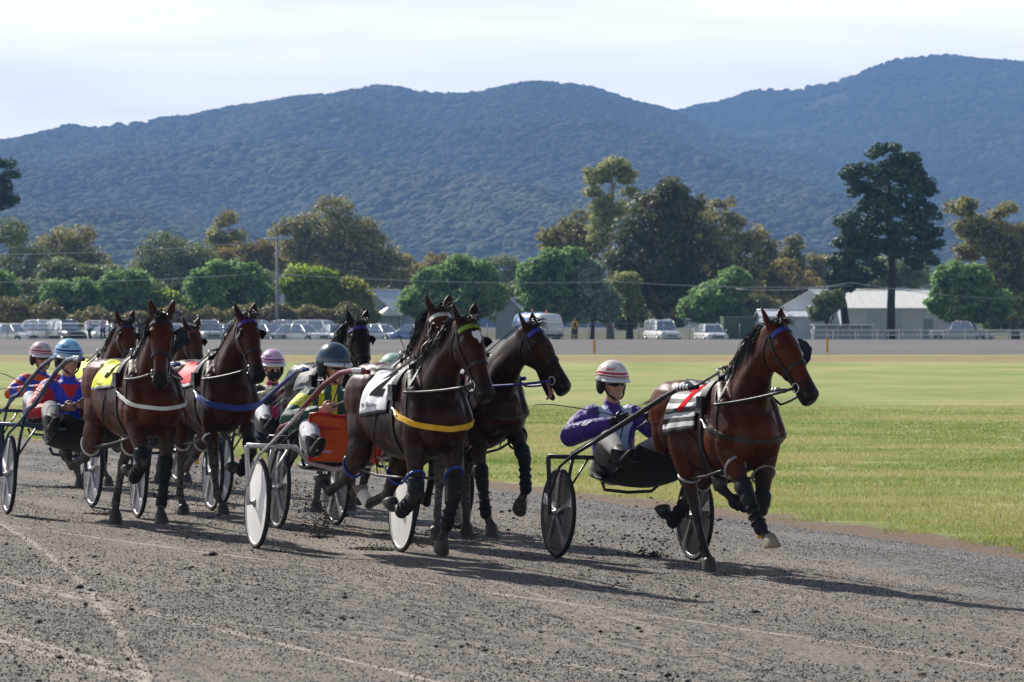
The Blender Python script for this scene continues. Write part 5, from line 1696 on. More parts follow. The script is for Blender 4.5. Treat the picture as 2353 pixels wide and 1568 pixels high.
def make_sulky(name, loc, rz, roll, S):
    e = empty(name, loc, 0)
    e.rotation_euler = (roll, 0, rz)
    fr, sh = S['frame'], S['shaft']
    W = S.get('W', .585)
    ZB = .795
    mb = MB(); mb.tube([(0, -W - .105, ZB), (0, -.30, ZB), (.05, -.20, ZB - .12), (.06, 0, ZB - .16), (.05, .20, ZB - .12), (0, .30, ZB), (0, W + .105, ZB)], .018, 10); mb.build('axle_arch', fr, e)
    for q in (-1, 1):
        mb = MB()
        mb.tube([(0, q * (W + .105), ZB), (0, q * (W + .102), ZB - .02), (.0, q * (W + .075), WHEEL_R + .05), (0, q * (W + .07), WHEEL_R - .02)], [.020, .020, .016, .013], 8)
        mb.build('fork', fr, e)
        mb = MB()
        mb.tube([(0, q * (W - .105), ZB), (0, q * (W - .085), ZB - .12), (0, q * (W - .06), WHEEL_R - .02)], [.016, .014, .011], 8)
        mb.tube([(0, q * (W - .24), ZB), (0, q * (W - .075), WHEEL_R + .17)], .009, 6)
        mb.build('fork', fr, e)
        pts = [(-.02, q * (W - .11), ZB + .025), (.16, q * (W - .12), ZB + .15), (.40, q * (W - .14), .985), (.62, q * (W - .17), 1.115), (1.05, q * .385, 1.29), (1.42, q * .365, 1.385), (1.70, q * .36, 1.405), (2.12, q * .355, 1.40)]
        if S.get('straight', True):
            pts = [(-.02, q * (W - .11), ZB + .02), (.16, q * (W - .12), ZB + .075), (.40, q * (W - .14), .945), (.66, q * (W - .175), 1.03), (1.05, q * .385, 1.155), (1.50, q * .365, 1.295), (1.78, q * .36, 1.365), (2.12, q * .355, 1.385)]
        mb = MB(); mb.tube(pts, [.020, .021, .021, .021, .021, .020, .019, .017], 12); mb.build('shaft', sh, e)
        mb = MB()
        for xx in (1.78, 1.84, 1.90, 1.96):
            mb.tube([(xx, q * .359, (1.345 + (xx - 1.7) * .06 + .02) if S.get('straight', True) else 1.404), (xx + .022, q * .359, (1.346 + (xx - 1.7) * .06 + .02) if S.get('straight', True) else 1.404)], .027, 10)
        mb.build('shaft_coupling', S.get('coupling', STEEL), e)
        mb = MB()
        mb.tube([(.02, q * (W + .09), WHEEL_R + .12), (.06, q * (W + .03), WHEEL_R + .36), (.17, q * (W - .05), WHEEL_R + .47), (.66, q * (W - .175), 1.03 if S.get('straight', True) else 1.12)], [.010, .012, .013, .012], 8)
        mb.build('stay', fr, e)
        mb = MB()
        mb.tube([(.0, q * .22, ZB - .01), (.45, q * .26, .74), (.72, q * .34, .78), (.82, q * .35, .80)], .011, 8)
        mb.box((.72, q * .30, .785), (.12, .13, .018))
        mb.build('footrest', fr, e)
    mb = MB()
    V, F = loft_arrays([(Vector((x - .09, 0, .640 + dz)), Vector((0, 1, 0)), Vector((0, 0, 1)), a, .03, .03) for x, a, dz in
                        ((-.36, .13, .02), (-.33, .17, .01), (-.2, .19, 0), (-.05, .19, 0), (.06, .16, .01), (.10, .11, .012))], 18, 3)
    mb.add(V, F, 0, True)
    mb.tube([(-.18, -.17, .63), (-.08, -.22, .70), (0, -.24, ZB)], .012, 6); mb.tube([(-.18, .17, .63), (-.08, .22, .70), (0, .24, ZB)], .012, 6)
    mb.build('seat', BLACK_LEATHER, e)
    g = S.get('guard')
    if g:
        Z0, Z1 = S.get('guard_z', (.56, 1.02))
        xg = S.get('guard_x', .30)
        V, F = [], []
        nu, nv = 8, 6
        for i in range(nu + 1):
            for j in range(nv + 1):
                y = -.31 + .62 * i / nu; t = j / nv
                V.append((xg + .10 * t + .05 * math.cos(y * 5), y * (1 - .12 * (1 - t)), Z0 + (Z1 - Z0) * t + .01 * math.sin(i * 1.7) * t))
        for i in range(nu):
            for j in range(nv):
                a = i * (nv + 1) + j
                F.append((a, a + nv + 1, a + nv + 2, a + 1))
        mb = MB(); mb.add(V, F, 0, True)
        o = mb.build('dust_guard', g, e); so = o.modifiers.new('t', 'SOLIDIFY'); so.thickness = .006
        ed = [V[i * (nv + 1) + nv] for i in range(nu + 1)]
        lf = [V[j] for j in range(nv + 1)]; rt = [V[nu * (nv + 1) + j] for j in range(nv + 1)]
        mb = MB(); mb.tube(lf + ed[1:-1] + rt[::-1], .012, 6)
        if S.get('guard_bar'):
            mb.tube([(xg + .10, -.36, Z0 + (Z1 - Z0) * .72), (xg + .12, .36, Z0 + (Z1 - Z0) * .72)], .012, 8)
        mb.build('guard_edge', S.get('guard_edge', BLACK_LEATHER), e)
    if S.get('pan', True):
        V, F = [], []
        prof = [(-.10, .64), (.05, .575), (.25, .575), (.45, .64), (.62, .74), (.78, .86)]
        for x, z in prof:
            for k in range(9):
                y = -.30 + .60 * k / 8
                V.append((x, y * (1.0 if x < .5 else 1 - (x - .5) * .6), z + .35 * y * y * 2))
        for i in range(len(prof) - 1):
            for k in range(8):
                F.append((i * 9 + k, i * 9 + k + 1, (i + 1) * 9 + k + 1, (i + 1) * 9 + k))
        mb = MB(); mb.add(V, F, 0, True); o = mb.build('undertray', S.get('pan_mat', NEOPRENE), e)
        so = o.modifiers.new('t', 'SOLIDIFY'); so.thickness = .006
        mb = MB(); mb.tube([(.05, -.24, .60), (.0, -.2, .545), (.0, 0, .53), (.0, .2, .545), (.05, .24, .60)], .014, 8); mb.build('skid_bar', fr, e)
    for q in (-1, 1):
        make_wheel(S['wheel'], e, q * W, S)
    return e

# ------------------------------------------------------------------ drivers
def jacket_mat(name):
    M = Mat(name, (.5, .5, .5), .42, 0, .4)
    v = M.coord()
    M.col(M.mix(M.ramp(M.noise(v, 12, 4), [(.4, 0.0), (.8, .22)]), M.attr('dye', 'Color'), (.05, .05, .05)))
    f1 = M.noise(M.mapped(v, (1, 1, .5), (.4, .3, 0)), 11.0, 4, .6, 1.6)
    f2 = M.noise(v, 26, 3)
    M.nrm(M.bump(f2, .15, .01, M.bump(f1, .8, .05)))
    M.rough(M.ramp(M.noise(v, 6, 3), [(.3, .38), (.7, .58)]))
    M.p.inputs['Sheen Weight'].default_value = .15
    return M.done()
JACKET = None

def hand(mb, wrist, dirn, up, side_q, r=.0095):
    """a fist round the rein: palm, four curled fingers, a thumb; dirn = wrist to knuckles, up = thumb side"""
    d = Vector(dirn).normalized(); u = (Vector(up) - d * Vector(up).dot(d)).normalized()
    inn = d.cross(u) * side_q                        # towards the palm
    M = Matrix((d, u, inn)).transposed()
    pc = wrist + d * .052
    mb.ell(pc, (.052, .042, .019), M, 12, 8)
    mb.ell(wrist, (.030, .029, .022), M, 12, 8)
    for k, (off, ln) in enumerate(((.030, .95), (.010, 1.05), (-.010, 1.0), (-.029, .82))):
        b = wrist + d * .092 + u * off
        p1 = b + (d * .55 + inn * .5).normalized() * .038 * ln
        p2 = p1 + (d * -.25 + inn * .9).normalized() * .027 * ln
        p3 = p2 + (d * -.95 + inn * -.05).normalized() * .022 * ln
        limb(mb, [b - d * .03, b, p1, p2, p3], [r * 1.1, r * 1.1, r, r * .95, r * .8], side=u, n=8)
    t0 = wrist + d * .035 + u * .036
    t1 = t0 + (d * .55 + u * .45 + inn * .55).normalized() * .036
    t2 = t1 + (d * .55 + u * -.1 + inn * .75).normalized() * .030
    limb(mb, [t0 - u * .01, t0, t1, t2], [r * 1.3, r * 1.3, r * 1.1, r * .85], side=u, n=8)
    return wrist + d * .085 + inn * .025

def helmet_mat(name, base, band1, band2, rough=.25):
    M = Mat(name, base, rough, 0, .5)
    v = M.coord()
    sp = M.n('ShaderNodeSeparateXYZ'); M.l(v, sp.inputs[0])
    z = M.math('ADD', sp.outputs[2], M.math('MULTIPLY', M.math('ABSOLUTE', sp.outputs[0]), .12))
    s1 = M.math('LESS_THAN', M.math('ABSOLUTE', M.math('SUBTRACT', z, .055)), .009)
    s2 = M.math('LESS_THAN', M.math('ABSOLUTE', M.math('SUBTRACT', z, .032)), .006)
    sw = M.noise(M.mapped(v, (1, 1, 1)), 16, 4, .6, 1.2)
    fr = M.math('MULTIPLY', M.math('GREATER_THAN', sw, .57), M.math('GREATER_THAN', z, .075))
    c = M.mix(s1, base, band1); c = M.mix(s2, c, band2); c = M.mix(M.math('MULTIPLY', fr, .75), c, band1)
    M.col(c)
    return M.done()

def make_driver(loc, rz, S, label, group):
    """built in the sulky's frame: x forward, z up from the ground below the axle"""
    global JACKET
    if JACKET is None: JACKET = jacket_mat('racing_silks')
    vox = S.get('voxel', .010)
    e = empty('person', loc, rz)
    tag(e, label, 'person', group)
    lean = R(S.get('lean', 0))
    pel = Vector((-.24, S.get('dy', 0), .735 + S.get('dz', 0)))
    ax = Vector((math.sin(lean), 0, math.cos(lean)))
    fwd = Vector((math.cos(lean), 0, -math.sin(lean)))
    TL = .455
    nb = pel + ax * TL                      # base of the neck
    hy = R(S.get('head_yaw', 0)); hpit = R(S.get('head_pitch', 0))
    hc = nb + ax * .07 + Vector((math.sin(lean) * .02 + .035, 0, .125))   # centre of the head
    HF = Vector((math.cos(hy) * math.cos(hpit), math.sin(hy) * math.cos(hpit), -math.sin(hpit)))
    HS_ = Vector((-math.sin(hy), math.cos(hy), 0))
    HU = HF.cross(HS_)
    MH = Matrix((HF, HS_, HU)).transposed()
    H = lambda x, y, z: hc + HF * x + HS_ * y + HU * z
    sho = {q: pel + ax * (TL - .045) + Vector((0, q * .185, 0)) for q in (-1, 1)}
    DZ = Vector((-.06, S.get('dy', 0), -.12))
    elb = {q: Vector(S['elbow'][q]) + DZ for q in (-1, 1)}
    wri = {q: Vector(S['wrist'][q]) + DZ * .6 for q in (-1, 1)}
    hipj = {q: pel + Vector((.02, q * .10, -.02)) for q in (-1, 1)}
    kne = {q: Vector((S.get('knee_x', .28), q * .25, S.get('knee_z', .96))) for q in (-1, 1)}
    ank = {q: Vector((.66, q * .30, .84)) for q in (-1, 1)}
    # the body, one surface from head to feet
    b = MB()
    limb(b, [nb - ax * .03, hc + HU * -.06], [.055, .052], [.058, .055])
    b.ell(H(-.005, 0, .015), (.098, .076, .105), MH)
    b.ell(H(.045, 0, -.055), (.058, .056, .072), MH)          # jaw
    b.ell(H(.085, 0, -.105), (.024, .026, .022), MH)          # chin
    limb(b, [H(.088, 0, .02), H(.112, 0, -.028)], [.012, .017], [.012, .014], n=8)   # nose
    b.ell(H(.110, 0, -.036), (.014, .019, .011), MH, 10, 6)
    b.ell(H(.082, 0, .028), (.022, .056, .014), MH)           # brow
    b.ell(H(.095, 0, -.070), (.012, .024, .009), MH, 10, 6)   # lips
    for q in (-1, 1):
        b.ell(H(.062, q * .042, -.028), (.03, .022, .022), MH)
        b.ell(H(-.005, q * .080, -.01), (.020, .010, .032), MH, 10, 6)
    limb(b, [pel, pel + ax * .2, pel + ax * .38, nb], [.14, .135, .15, .06], [.10, .095, .10, .06])
    hold = {}
    gl = S.get('glove')
    for q in (-1, 1):
        limb(b, [sho[q], elb[q], wri[q]], [.05, .04, .027], n=12)
        d = (wri[q] - elb[q]).normalized()
        d = (d + Vector(S.get('hand_dir', (.25, -q * .25, .0)))).normalized()
        hold[q] = hand(b, wri[q] + d * .01, d, Vector((0, q * .25, 1)), q, .0095)
        limb(b, [hipj[q], kne[q], ank[q]], [.085, .055, .042], n=12)
        limb(b, [ank[q], ank[q] + Vector((.08, 0, -.05))], [.036, .028], n=10)
    me = fuse(b, min(vox, .0075), 3, .5, 'body')
    link('body', me, SKIN, e)
    # silks
    j = MB()
    limb(j, [pel - ax * .03, pel + ax * .08, pel + ax * .20, pel + ax * .32, pel + ax * .41, nb + ax * .02], [.165, .172, .182, .195, .17, .075], [.125, .128, .128, .128, .10, .072], n=18)
    for q in (-1, 1):
        limb(j, [sho[q] + Vector((0, -q * .04, .0)), sho[q] + Vector((0, q * .01, -.01))], [.085, .085], [.085, .085])
        m1 = sho[q].lerp(elb[q], .5); m2 = elb[q].lerp(wri[q], .5)
        puff = S.get('puff', 1.0)
        limb(j, [sho[q], m1, elb[q], m2, elb[q].lerp(wri[q], .92)], [.078, .076 * puff, .070 * puff, .060 * puff, .046], n=14)
    limb(j, [nb, nb + ax * .055 + Vector((.01, 0, 0))], [.072, .066], [.074, .066])
    jm = fuse(j, vox, 4, .5, 'silks')
    P = verts_np(jm)
    rel = P - np.array(pel)
    t = (rel @ np.array(ax)) / TL
    f = rel @ np.array(fwd)
    y = P[:, 1]
    da = np.full(len(P), 9.0); ta = np.zeros(len(P))
    for q in (-1, 1):
        d0, t0 = seg_dist(P, sho[q], elb[q]); d1, t1 = seg_dist(P, elb[q], wri[q])
        for d, tt in ((d0, t0 * .5), (d1, .5 + t1 * .5)):
            mk = d < da; da[mk] = d[mk]; ta[mk] = tt[mk]
    arm = (da < .105) & (np.abs(y) > .14)
    arm |= (da < .09) & (f > .14)
    set_col(jm, 'dye', S['dye'](t, y, f, arm, ta))
    link('silks', jm, JACKET, e)
    # trousers and boots
    tr = MB()
    limb(tr, [pel - ax * .06, pel + ax * .05], [.165, .158], [.125, .118], n=16)
    for q in (-1, 1):
        limb(tr, [hipj[q], hipj[q].lerp(kne[q], .5), kne[q], kne[q].lerp(ank[q], .45), kne[q].lerp(ank[q], .98)], [.115, .102, .080, .070, .048], n=14)
    link('trousers', fuse(tr, vox * 1.15, 5, .5, 'trousers'), S.get('trousers', TROUSER_W), e)
    for q in (-1, 1):
        bt = MB()
        d = (ank[q] - kne[q]).normalized()
        limb(bt, [ank[q] - d * .16, ank[q], ank[q] + Vector((.02, 0, -.03))], [.062, .055, .05], n=12)
        limb(bt, [ank[q] + Vector((-.05, 0, -.05)), ank[q] + Vector((.07, 0, -.035)), ank[q] + Vector((.17, 0, .015)), ank[q] + Vector((.22, 0, .05))], [.044, .050, .048, .034], [.046, .045, .036, .024], n=12)
        link('boot', fuse(bt, .011, 2, .5, 'boot'), BOOT, e)
        if gl:
            g_ = MB()
            d = (wri[q] - elb[q]).normalized()
            limb(g_, [wri[q] - d * .05, wri[q] + d * .01], [.041, .036], n=12)
            d = (d + Vector(S.get('hand_dir', (.25, -q * .25, .0)))).normalized()
            hand(g_, wri[q] + d * .01, d, Vector((0, q * .25, 1)), q, .0122)
            link('glove', fuse(g_, .007, 2, .4, 'glove'), gl, e)
    # helmet with brim, ear cups and chin strap
    V, F = [], []
    nu, nv = 28, 12
    for jv in range(nv + 1):
        th = R(2 + 96 * jv / nv)
        for k in range(nu):
            ph = 2 * math.pi * k / nu
            fx = math.cos(ph)
            low = 1 - .22 * max(0, fx) if jv > nv - 3 else 1
            V.append(Vector((.158 * math.sin(th) * fx, .128 * math.sin(th) * math.sin(ph), .150 * math.cos(th) * low + (.012 * max(0, fx) if jv > nv - 3 else 0))))
    for jv in range(nv):
        for k in range(nu):
            k2 = (k + 1) % nu
            F.append((jv * nu + k, (jv + 1) * nu + k, (jv + 1) * nu + k2, jv * nu + k2))
    F.append(tuple(range(nu)))
    mb = MB(); mb.add(V, F, 0, True)
    hel = mb.build('helmet', S['helmet'], e)
    hel.matrix_local = Matrix.Translation(H(-.012, 0, .045)) @ MH.to_4x4()
    so = hel.modifiers.new('t', 'SOLIDIFY'); so.thickness = .010; so.offset = -1
    br = MB(); V, F = [], []
    for i in range(13):
        a = R(-72 + 144 * i / 12)
        for rr, dz in ((1.0, 0), (1.16, -.018 - .012 * math.cos(a))):
            for tz in (0, -.007):
                V.append(Vector((.155 * rr * math.cos(a), .127 * (1 + (rr - 1) * .5) * math.sin(a), .004 + dz + tz)))
    for i in range(12):
        a = i * 4; c = a + 4
        F += [(a, c, c + 2, a + 2), (a + 1, a + 3, c + 3, c + 1), (a + 2, c + 2, c + 3, a + 3), (a, a + 1, c + 1, c)]
    br.add(V, F, 0, True)
    o = br.build('peak', S.get('peak', plain('peak_white', '#d8d8d8', .4)), hel)
    for q in (-1, 1):
        ec = MB()
        ec.ell((-.02, q * .096, -.055), (.062, .024, .070), None, 14, 8)
        ec.build('ear_pad', NEOPRENE, hel)
    cs = MB(); cs.tube([(.02, -.098, -.06), (.06, -.072, -.125), (.085, -.035, -.158), (.09, 0, -.165), (.085, .035, -.158), (.06, .072, -.125), (.02, .098, -.06)], .008, 6)
    cs.build('chin_strap', NEOPRENE, hel)
    if S.get('mask'):
        mk = MB(); mk.ell(H(.055, 0, -.065), (.068, .072, .070), MH, 16, 10); mk.build('face_mask', plain('mask_black', '#141414', .8), e)
    if S.get('glasses', True):
        sg = MB()
        for q in (-1, 1):
            V, F = [], []
            for i in range(7):
                a = R(8 + 62 * i / 6)
                x = .030 + .086 * math.cos(a); yv = q * .082 * math.sin(a)
                hh = .021 * (1 - .35 * (i / 6) ** 3)
                V += [H(x, yv, .008 + hh), H(x, yv, .008 - hh), H(x - .006, yv * .97, .008 + hh), H(x - .006, yv * .97, .008 - hh)]
            for i in range(6):
                a = i * 4; c = a + 4
                F += [(a, a + 1, c + 1, c), (a + 2, c + 2, c + 3, a + 3), (a, c, c + 2, a + 2), (a + 1, a + 3, c + 3, c + 1)]
            sg.add(V, F, 0, True)
        sg.tube([H(.116, -.014, .014), H(.119, 0, .016), H(.116, .014, .014)], .004, 6)
        sg.build('sunglasses', LENS, e)
    return e, hold

def strap_line(mb, pts, w=.010, n=6, flat=.35):
    mb.tube(pts, w, n, side=(0, 0, 1), flat=flat)

def sag(a, b, s, n=7):
    return [a.lerp(b, i / n) + Vector((0, 0, -s * 4 * (i / n) * (1 - i / n))) for i in range(n + 1)]

def make_team(T):
    """a horse with its harness, the sulky behind it, the driver on the sulky and the lines between them"""
    ax_p = ground_at(*T['axle'])
    psi = R(T['heading'])
    fwd = Vector((math.sin(psi), -math.cos(psi), 0))
    rz = psi - math.pi / 2
    hp0 = ax_p + fwd * T.get('hitch', 1.80) + Vector((math.cos(psi), math.sin(psi), 0)) * T.get('side', 0)
    hp0.z = ground_z(hp0.x, hp0.y)
    h = Horse(**T['pose'])
    psh = R(T.get('horse_heading', T['heading']))
    e = empty('horse', hp0, psh - math.pi / 2)
    K = T.get('scale', .95); e.scale = (K, K, K)
    tag(e, T['horse_label'], 'horse', 'racing horses in harness')
    link('body', h.me, T['coat'], e)
    S = T['harness']
    dress_horse(h, e, S)
    saddle_cloth(h, e, S)
    le = Vector((-math.cos(psi), -math.sin(psi), 0))            # towards the horse's right
    roll = -math.atan2(ground_z(*(ax_p + le * .5).xy) - ground_z(*(ax_p - le * .5).xy), 1.0)
    mid = ax_p.copy(); mid.z = ground_z(ax_p.x, ax_p.y) + .004
    K = T.get('scale', .95)
    sk = make_sulky('sulky', mid, rz, roll, T['sulky'])
    tag(sk, T['sulky_label'], 'sulky', 'racing sulkies')
    dr, hold = make_driver(mid, rz, T['driver'], T['driver_label'], 'sulky drivers')
    # reins run from bit to terret to hand; they belong to the harness
    off = Vector((-T.get('hitch', 1.80), -T.get('side', 0), mid.z - hp0.z))
    for q in (-1, 1):
        mb = MB()
        bit = h.snap(h.hp(.80, -.06, q * .09), .02)[0]
        ter = h.snap((.27, q * .10, 1.6 + h.lift), .065)[0]
        hd = Matrix.Rotation(psi - psh, 3, 'Z') @ (hold[q] + off) / K
        sh_ = h.snap((.60, q * .34, 1.36 + h.lift), .03)[0]
        strap_line(mb, sag(bit, sh_, T.get('rein_sag', .015), 5) + sag(sh_, ter, .0, 4)[1:] + sag(ter, hd, .03)[1:], .0115)
        mb.tube(sag(hd, hd + Vector((-.12, q * .03, -.28)), .03, 4), .006, 5)
        mb.build('rein', S.get('rein', BLACK_LEATHER), e)
    if S.get('overcheck', True):
        mb = MB()
        mb.tube([h.snap((.24, 0, 1.6 + h.lift), .04)[0], h.poll - h.hh * .02 + Vector((-.25, 0, .01)), h.hp(-.04, .09)], .006, 6)
        mb.build('overcheck_rein', BLACK_LEATHER, e)
    if 'whip' in T:
        Mx = Matrix.Translation(mid) @ Matrix.Rotation(rz, 4, 'Z')
        q, pts = T['whip']
        base = hold[q]
        wp = [base - Vector(pts[0]).normalized() * .12, base] + [base + Vector(p) for p in pts]
        mb = MB()
        rad = [.0065, .006] + [.0045 - .002 * i / max(1, len(pts) - 1) for i in range(len(pts))]
        o0 = Mx @ wp[0]
        mb.tube([Mx @ p - o0 for p in wp], rad, 6)
        wo = mb.build('whip', plain('whip_dark', '#2b2a28', .5))
        wo.location = o0
        tag(wo, T['whip_label'], 'whip')
    return h, e
# ------------------------------------------------------------------ the nine teams
def dye_A(t, y, f, arm, ta):
    c = np.tile(hexc('#451488'), (len(t), 1))
    wh = (np.abs(y) < .085 + .115 * sstep(t, .45, 1.0)) & ~arm & (f > -.02)
    wh |= (t > .86) & (np.abs(y) < .19) & ~arm & (np.abs(y) > .06)
    tri = (np.abs(y) < .055 * sstep(t, .74, .98)) | ((t > .99) & (np.abs(y) < .075))
    c[wh & ~tri] = hexc('#c6d2ee')
    c[(t < -.02) & ~arm] = hexc('#c9cede')
    return c
def dye_B(t, y, f, arm, ta):
    c = np.tile(hexc('#0d4a3c'), (len(t), 1))
    ye = hexc('#dbe021')
    c[arm & (ta > .10) & (ta < .34) & (f > -.03)] = ye
    c[~arm & (f > .02) & (np.abs(np.abs(y) - .10) < .045) & (t < .55)] = ye
    c[~arm & (np.abs(np.abs(y) - .05) < .022) & (t > .68) & (f > 0)] = ye
    c[~arm & (t < .3) & (f < -.05) & (np.abs(y) > .11)] = ye
    return c
def dye_F(t, y, f, arm, ta):
    c = np.tile(hexc('#d0141c'), (len(t), 1))
    bl = hexc('#2340cf')
    a = np.abs(y)
    c[(np.abs(a - .165 * np.abs(t - .42) / .55) < .075) & (t < 1.02) & ~(arm & (ta > .08))] = bl
    c[(t > .97) & (a < .09)] = bl
    c[arm & (ta > .86)] = hexc('#3a4fb8')
    c[(a < .045 * sstep(t, .66, .8)) & (t > .66) & (t < .95) & (f > 0)] = hexc('#d0141c')
    return c
def dye_I(t, y, f, arm, ta):
    c = np.tile(hexc('#2440b8'), (len(t), 1))
    o = hexc('#e0571a')
    c[arm & (np.mod(ta * 4.2 + .25, 1) < .5)] = o
    c[~arm & (np.mod(t * 2.4 + y * 2.2, 1) < .45)] = o
    return c
def dye_D(t, y, f, arm, ta):
    c = np.tile(hexc('#17171b'), (len(t), 1))
    pk, wh = hexc('#c01c63'), hexc('#cfd0dc')
    a = np.abs(y)
    fr = ~arm & (t < .60) & (f > -.02)
    c[fr & (a < .055)] = pk
    c[fr & (a >= .055) & (a < .085)] = wh
    c[fr & (a >= .105)] = pk
    c[~arm & (t > .78) & (np.abs(a - .045) < .02)] = pk
    c[arm & (ta > .40) & (ta < .62)] = pk
    c[arm & (ta >= .62)] = hexc('#d8c9a8')
    return c
def dye_plain(h1, h2):
    def f_(t, y, f, arm, ta):
        c = np.tile(hexc(h1), (len(t), 1)); c[arm & (ta > .2) & (ta < .5)] = hexc(h2); c[~arm & (np.abs(y) < .05)] = hexc(h2)
        return c
    return f_

HB = 'black_peak'
PK_W, PK_B = plain('peak_white', '#d8d8d8', .4), plain('peak_dark', '#22262b', .4)
hel_A = helmet_mat('helmet_white_red', hexc('#d9d4d2'), hexc('#b8262c'), hexc('#8a3035'))
hel_B = helmet_mat('helmet_slate', hexc('#30475a'), hexc('#2c4152'), hexc('#2c4152'))
hel_F = helmet_mat('helmet_pale_blue', hexc('#8fc3ea'), hexc('#123a7a'), hexc('#16407f'))
hel_I = helmet_mat('helmet_pale_pink', hexc('#c9b4bd'), hexc('#a33448'), hexc('#9c4a5c'))
hel_D = helmet_mat('helmet_pink_white', hexc('#d9b5d2'), hexc('#7e3a70'), hexc('#6b2d5c'))
hel_C = helmet_mat('helmet_pale_green', hexc('#b4d2bd'), hexc('#6c9a80'), hexc('#e8ece8'))
hel_H = helmet_mat('helmet_blue', hexc('#2f5fb4'), hexc('#e6d66a'), hexc('#dfe4ee'))
hel_E = helmet_mat('helmet_grey', hexc('#8d8a8a'), hexc('#6a4440'), hexc('#555050'))

coat_A = coat_mat('bright_bay_coat', hexc('#57260f'), hexc('#2a1206'))
coat_B = coat_mat('dark_brown_coat', hexc('#3a1b0d'), hexc('#1e0d07'))
coat_C = coat_mat('brown_coat', hexc('#3c1d0e'), hexc('#200e07'))
coat_D = coat_mat('black_brown_coat', hexc('#251711'), hexc('#140c09'))
coat_E = coat_mat('bay_coat', hexc('#4d210e'), hexc('#2c1207'))
coat_F = coat_mat('rich_bay_coat', hexc('#55240d'), hexc('#2e1306'))
coat_G = coat_mat('bay_brown_coat', hexc('#4d2b1a'), hexc('#301a0f'))

def arms(right_el, right_wr, left_el, left_wr):
    return dict(elbow={-1: right_el, 1: left_el}, wrist={-1: right_wr, 1: left_wr})
ARM_STD = arms((.02, -.36, 1.10), (.24, -.15, 1.12), (.02, .36, 1.10), (.24, .15, 1.12))

METAL = lambda n, h, r=.32: simple(n, hexc(h), r, .55, .5, .15, 20)
FRAME_DARK = METAL('frame_dark_grey', '#3a3a40')
SHAFT_DARK = METAL('shaft_black', '#26262b')
FRAME_SILVER = METAL('frame_silver', '#b5b6bb')
SHAFT_RED = METAL('shaft_maroon', '#6b1f2a')
FRAME_BLUE = METAL('frame_blue_grey', '#3d4a66')
SHAFT_BLUE = METAL('shaft_blue', '#24488f')
DISC_W = simple('wheel_disc_white', hexc('#e2e0de'), .35, 0, .5, .10, 5)
def muddy_disc(name, hx, amt):
    M = Mat(name, hexc(hx), .42)
    v = M.coord()
    sp = M.n('ShaderNodeSeparateXYZ'); M.l(v, sp.inputs[0])
    low = M.math('MULTIPLY', M.ramp(M.noise(v, 42, 3, .6), [(.62, 0.0), (.66, 1.0)]), amt)
    M.col(M.mix(low, hexc(hx), (.05, .045, .04)))
    return M.done()
DISC_WM = muddy_disc('wheel_disc_white_splashed', '#e2e0de', .25)
DISC_DK = simple('wheel_disc_dark', (.020, .020, .022), .3)
DISC_GR = muddy_disc('wheel_disc_grey', '#5b5f6b', .35)
SPOKE_DK = simple('spoke_dark', hexc('#77777b'), .35, .3)
SPOKE_GR = simple('spoke_grey', hexc('#a9a9ad'), .4, .2)
RIM_GR = simple('rim_grey', hexc('#a5a6a8'), .4, .3)
RIM_DK = simple('rim_dark', hexc('#37383c'), .35, .3)
RIM_W = simple('rim_white', hexc('#d5cfcc'), .4)
HUB = simple('hub_metal', hexc('#7d7d82'), .35, .7)
ORANGE = simple('guard_orange', hexc('#d9541c'), .45, 0, .5, .12, 6)
GUARD_RED = simple('guard_red', hexc('#b3161c'), .4)
HOB_GREY, HOB_BLUE, HOB_WHITE = plain('hobble_grey', '#85868e', .35), plain('hobble_blue', '#1f3f9e', .35), plain('hobble_white', '#d3d3cf', .4)
W_BLACK = dict(frame=FRAME_DARK, shaft=SHAFT_DARK, wheel='mag', rim=RIM_DK, disc=DISC_DK, spoke=SPOKE_DK, hub=HUB)
W_WHITE = dict(frame=FRAME_SILVER, shaft=SHAFT_RED, wheel='disc', rim=RIM_W, disc=DISC_WM, spoke=SPOKE_GR, hub=HUB,
               guard=ORANGE, guard_edge=GUARD_RED, straight=False, guard_bar=True, pan=False, guard_x=.32, guard_z=(.70, 1.06), coupling=FRAME_SILVER)
W_GREY = dict(straight=False, frame=FRAME_BLUE, shaft=FRAME_BLUE, wheel='mag', rim=RIM_GR, disc=DISC_GR, spoke=SPOKE_GR, hub=HUB)
W_BLUE = dict(frame=FRAME_BLUE, shaft=SHAFT_BLUE, wheel='mag', rim=RIM_GR, disc=DISC_GR, spoke=SPOKE_GR, hub=HUB)
W_DARK2 = dict(frame=FRAME_DARK, shaft=SHAFT_BLUE, wheel='mag', rim=RIM_GR, disc=DISC_DK, spoke=SPOKE_GR, hub=HUB)

# legs: fore = forearm, cannon, pastern angles, elbow shift x, z; hind = thigh, gaskin, cannon, pastern angles
LEG_A = {'RF': (40, 36, 52, .11, .05), 'LF': (17, -100, -150, .06, .02, -.62), 'RH': (60, 8, 20, 32), 'LH': (30, -46, -55, -118)}
LEG_B = {'RF': (12, -62, -108, .03, .01, .55), 'LF': (18, -22, -6, .03, .02), 'RH': (4, -57, -70, -124, .4), 'LH': (22, -30, -76, -132)}
LEG_C = {'RF': (10, 2, 22, .02, .0), 'LF': (52, 24, -18, .11, .05), 'RH': (26, -40, -40, -100), 'LH': (50, -16, 10, 30)}
LEG_F = {'RF': (34, -60, -112, .05, .02, .35), 'LF': (3, -2, 34, .0, .0), 'RH': (6, -56, -74, -132, .45), 'LH': (38, -33, -20, 18)}
LEG_E = {'RF': (2, -3, 34, .0, .0), 'LF': (42, -46, -98, .06, .04), 'RH': (40, -30, -16, 20), 'LH': (14, -50, -66, -124, .3)}
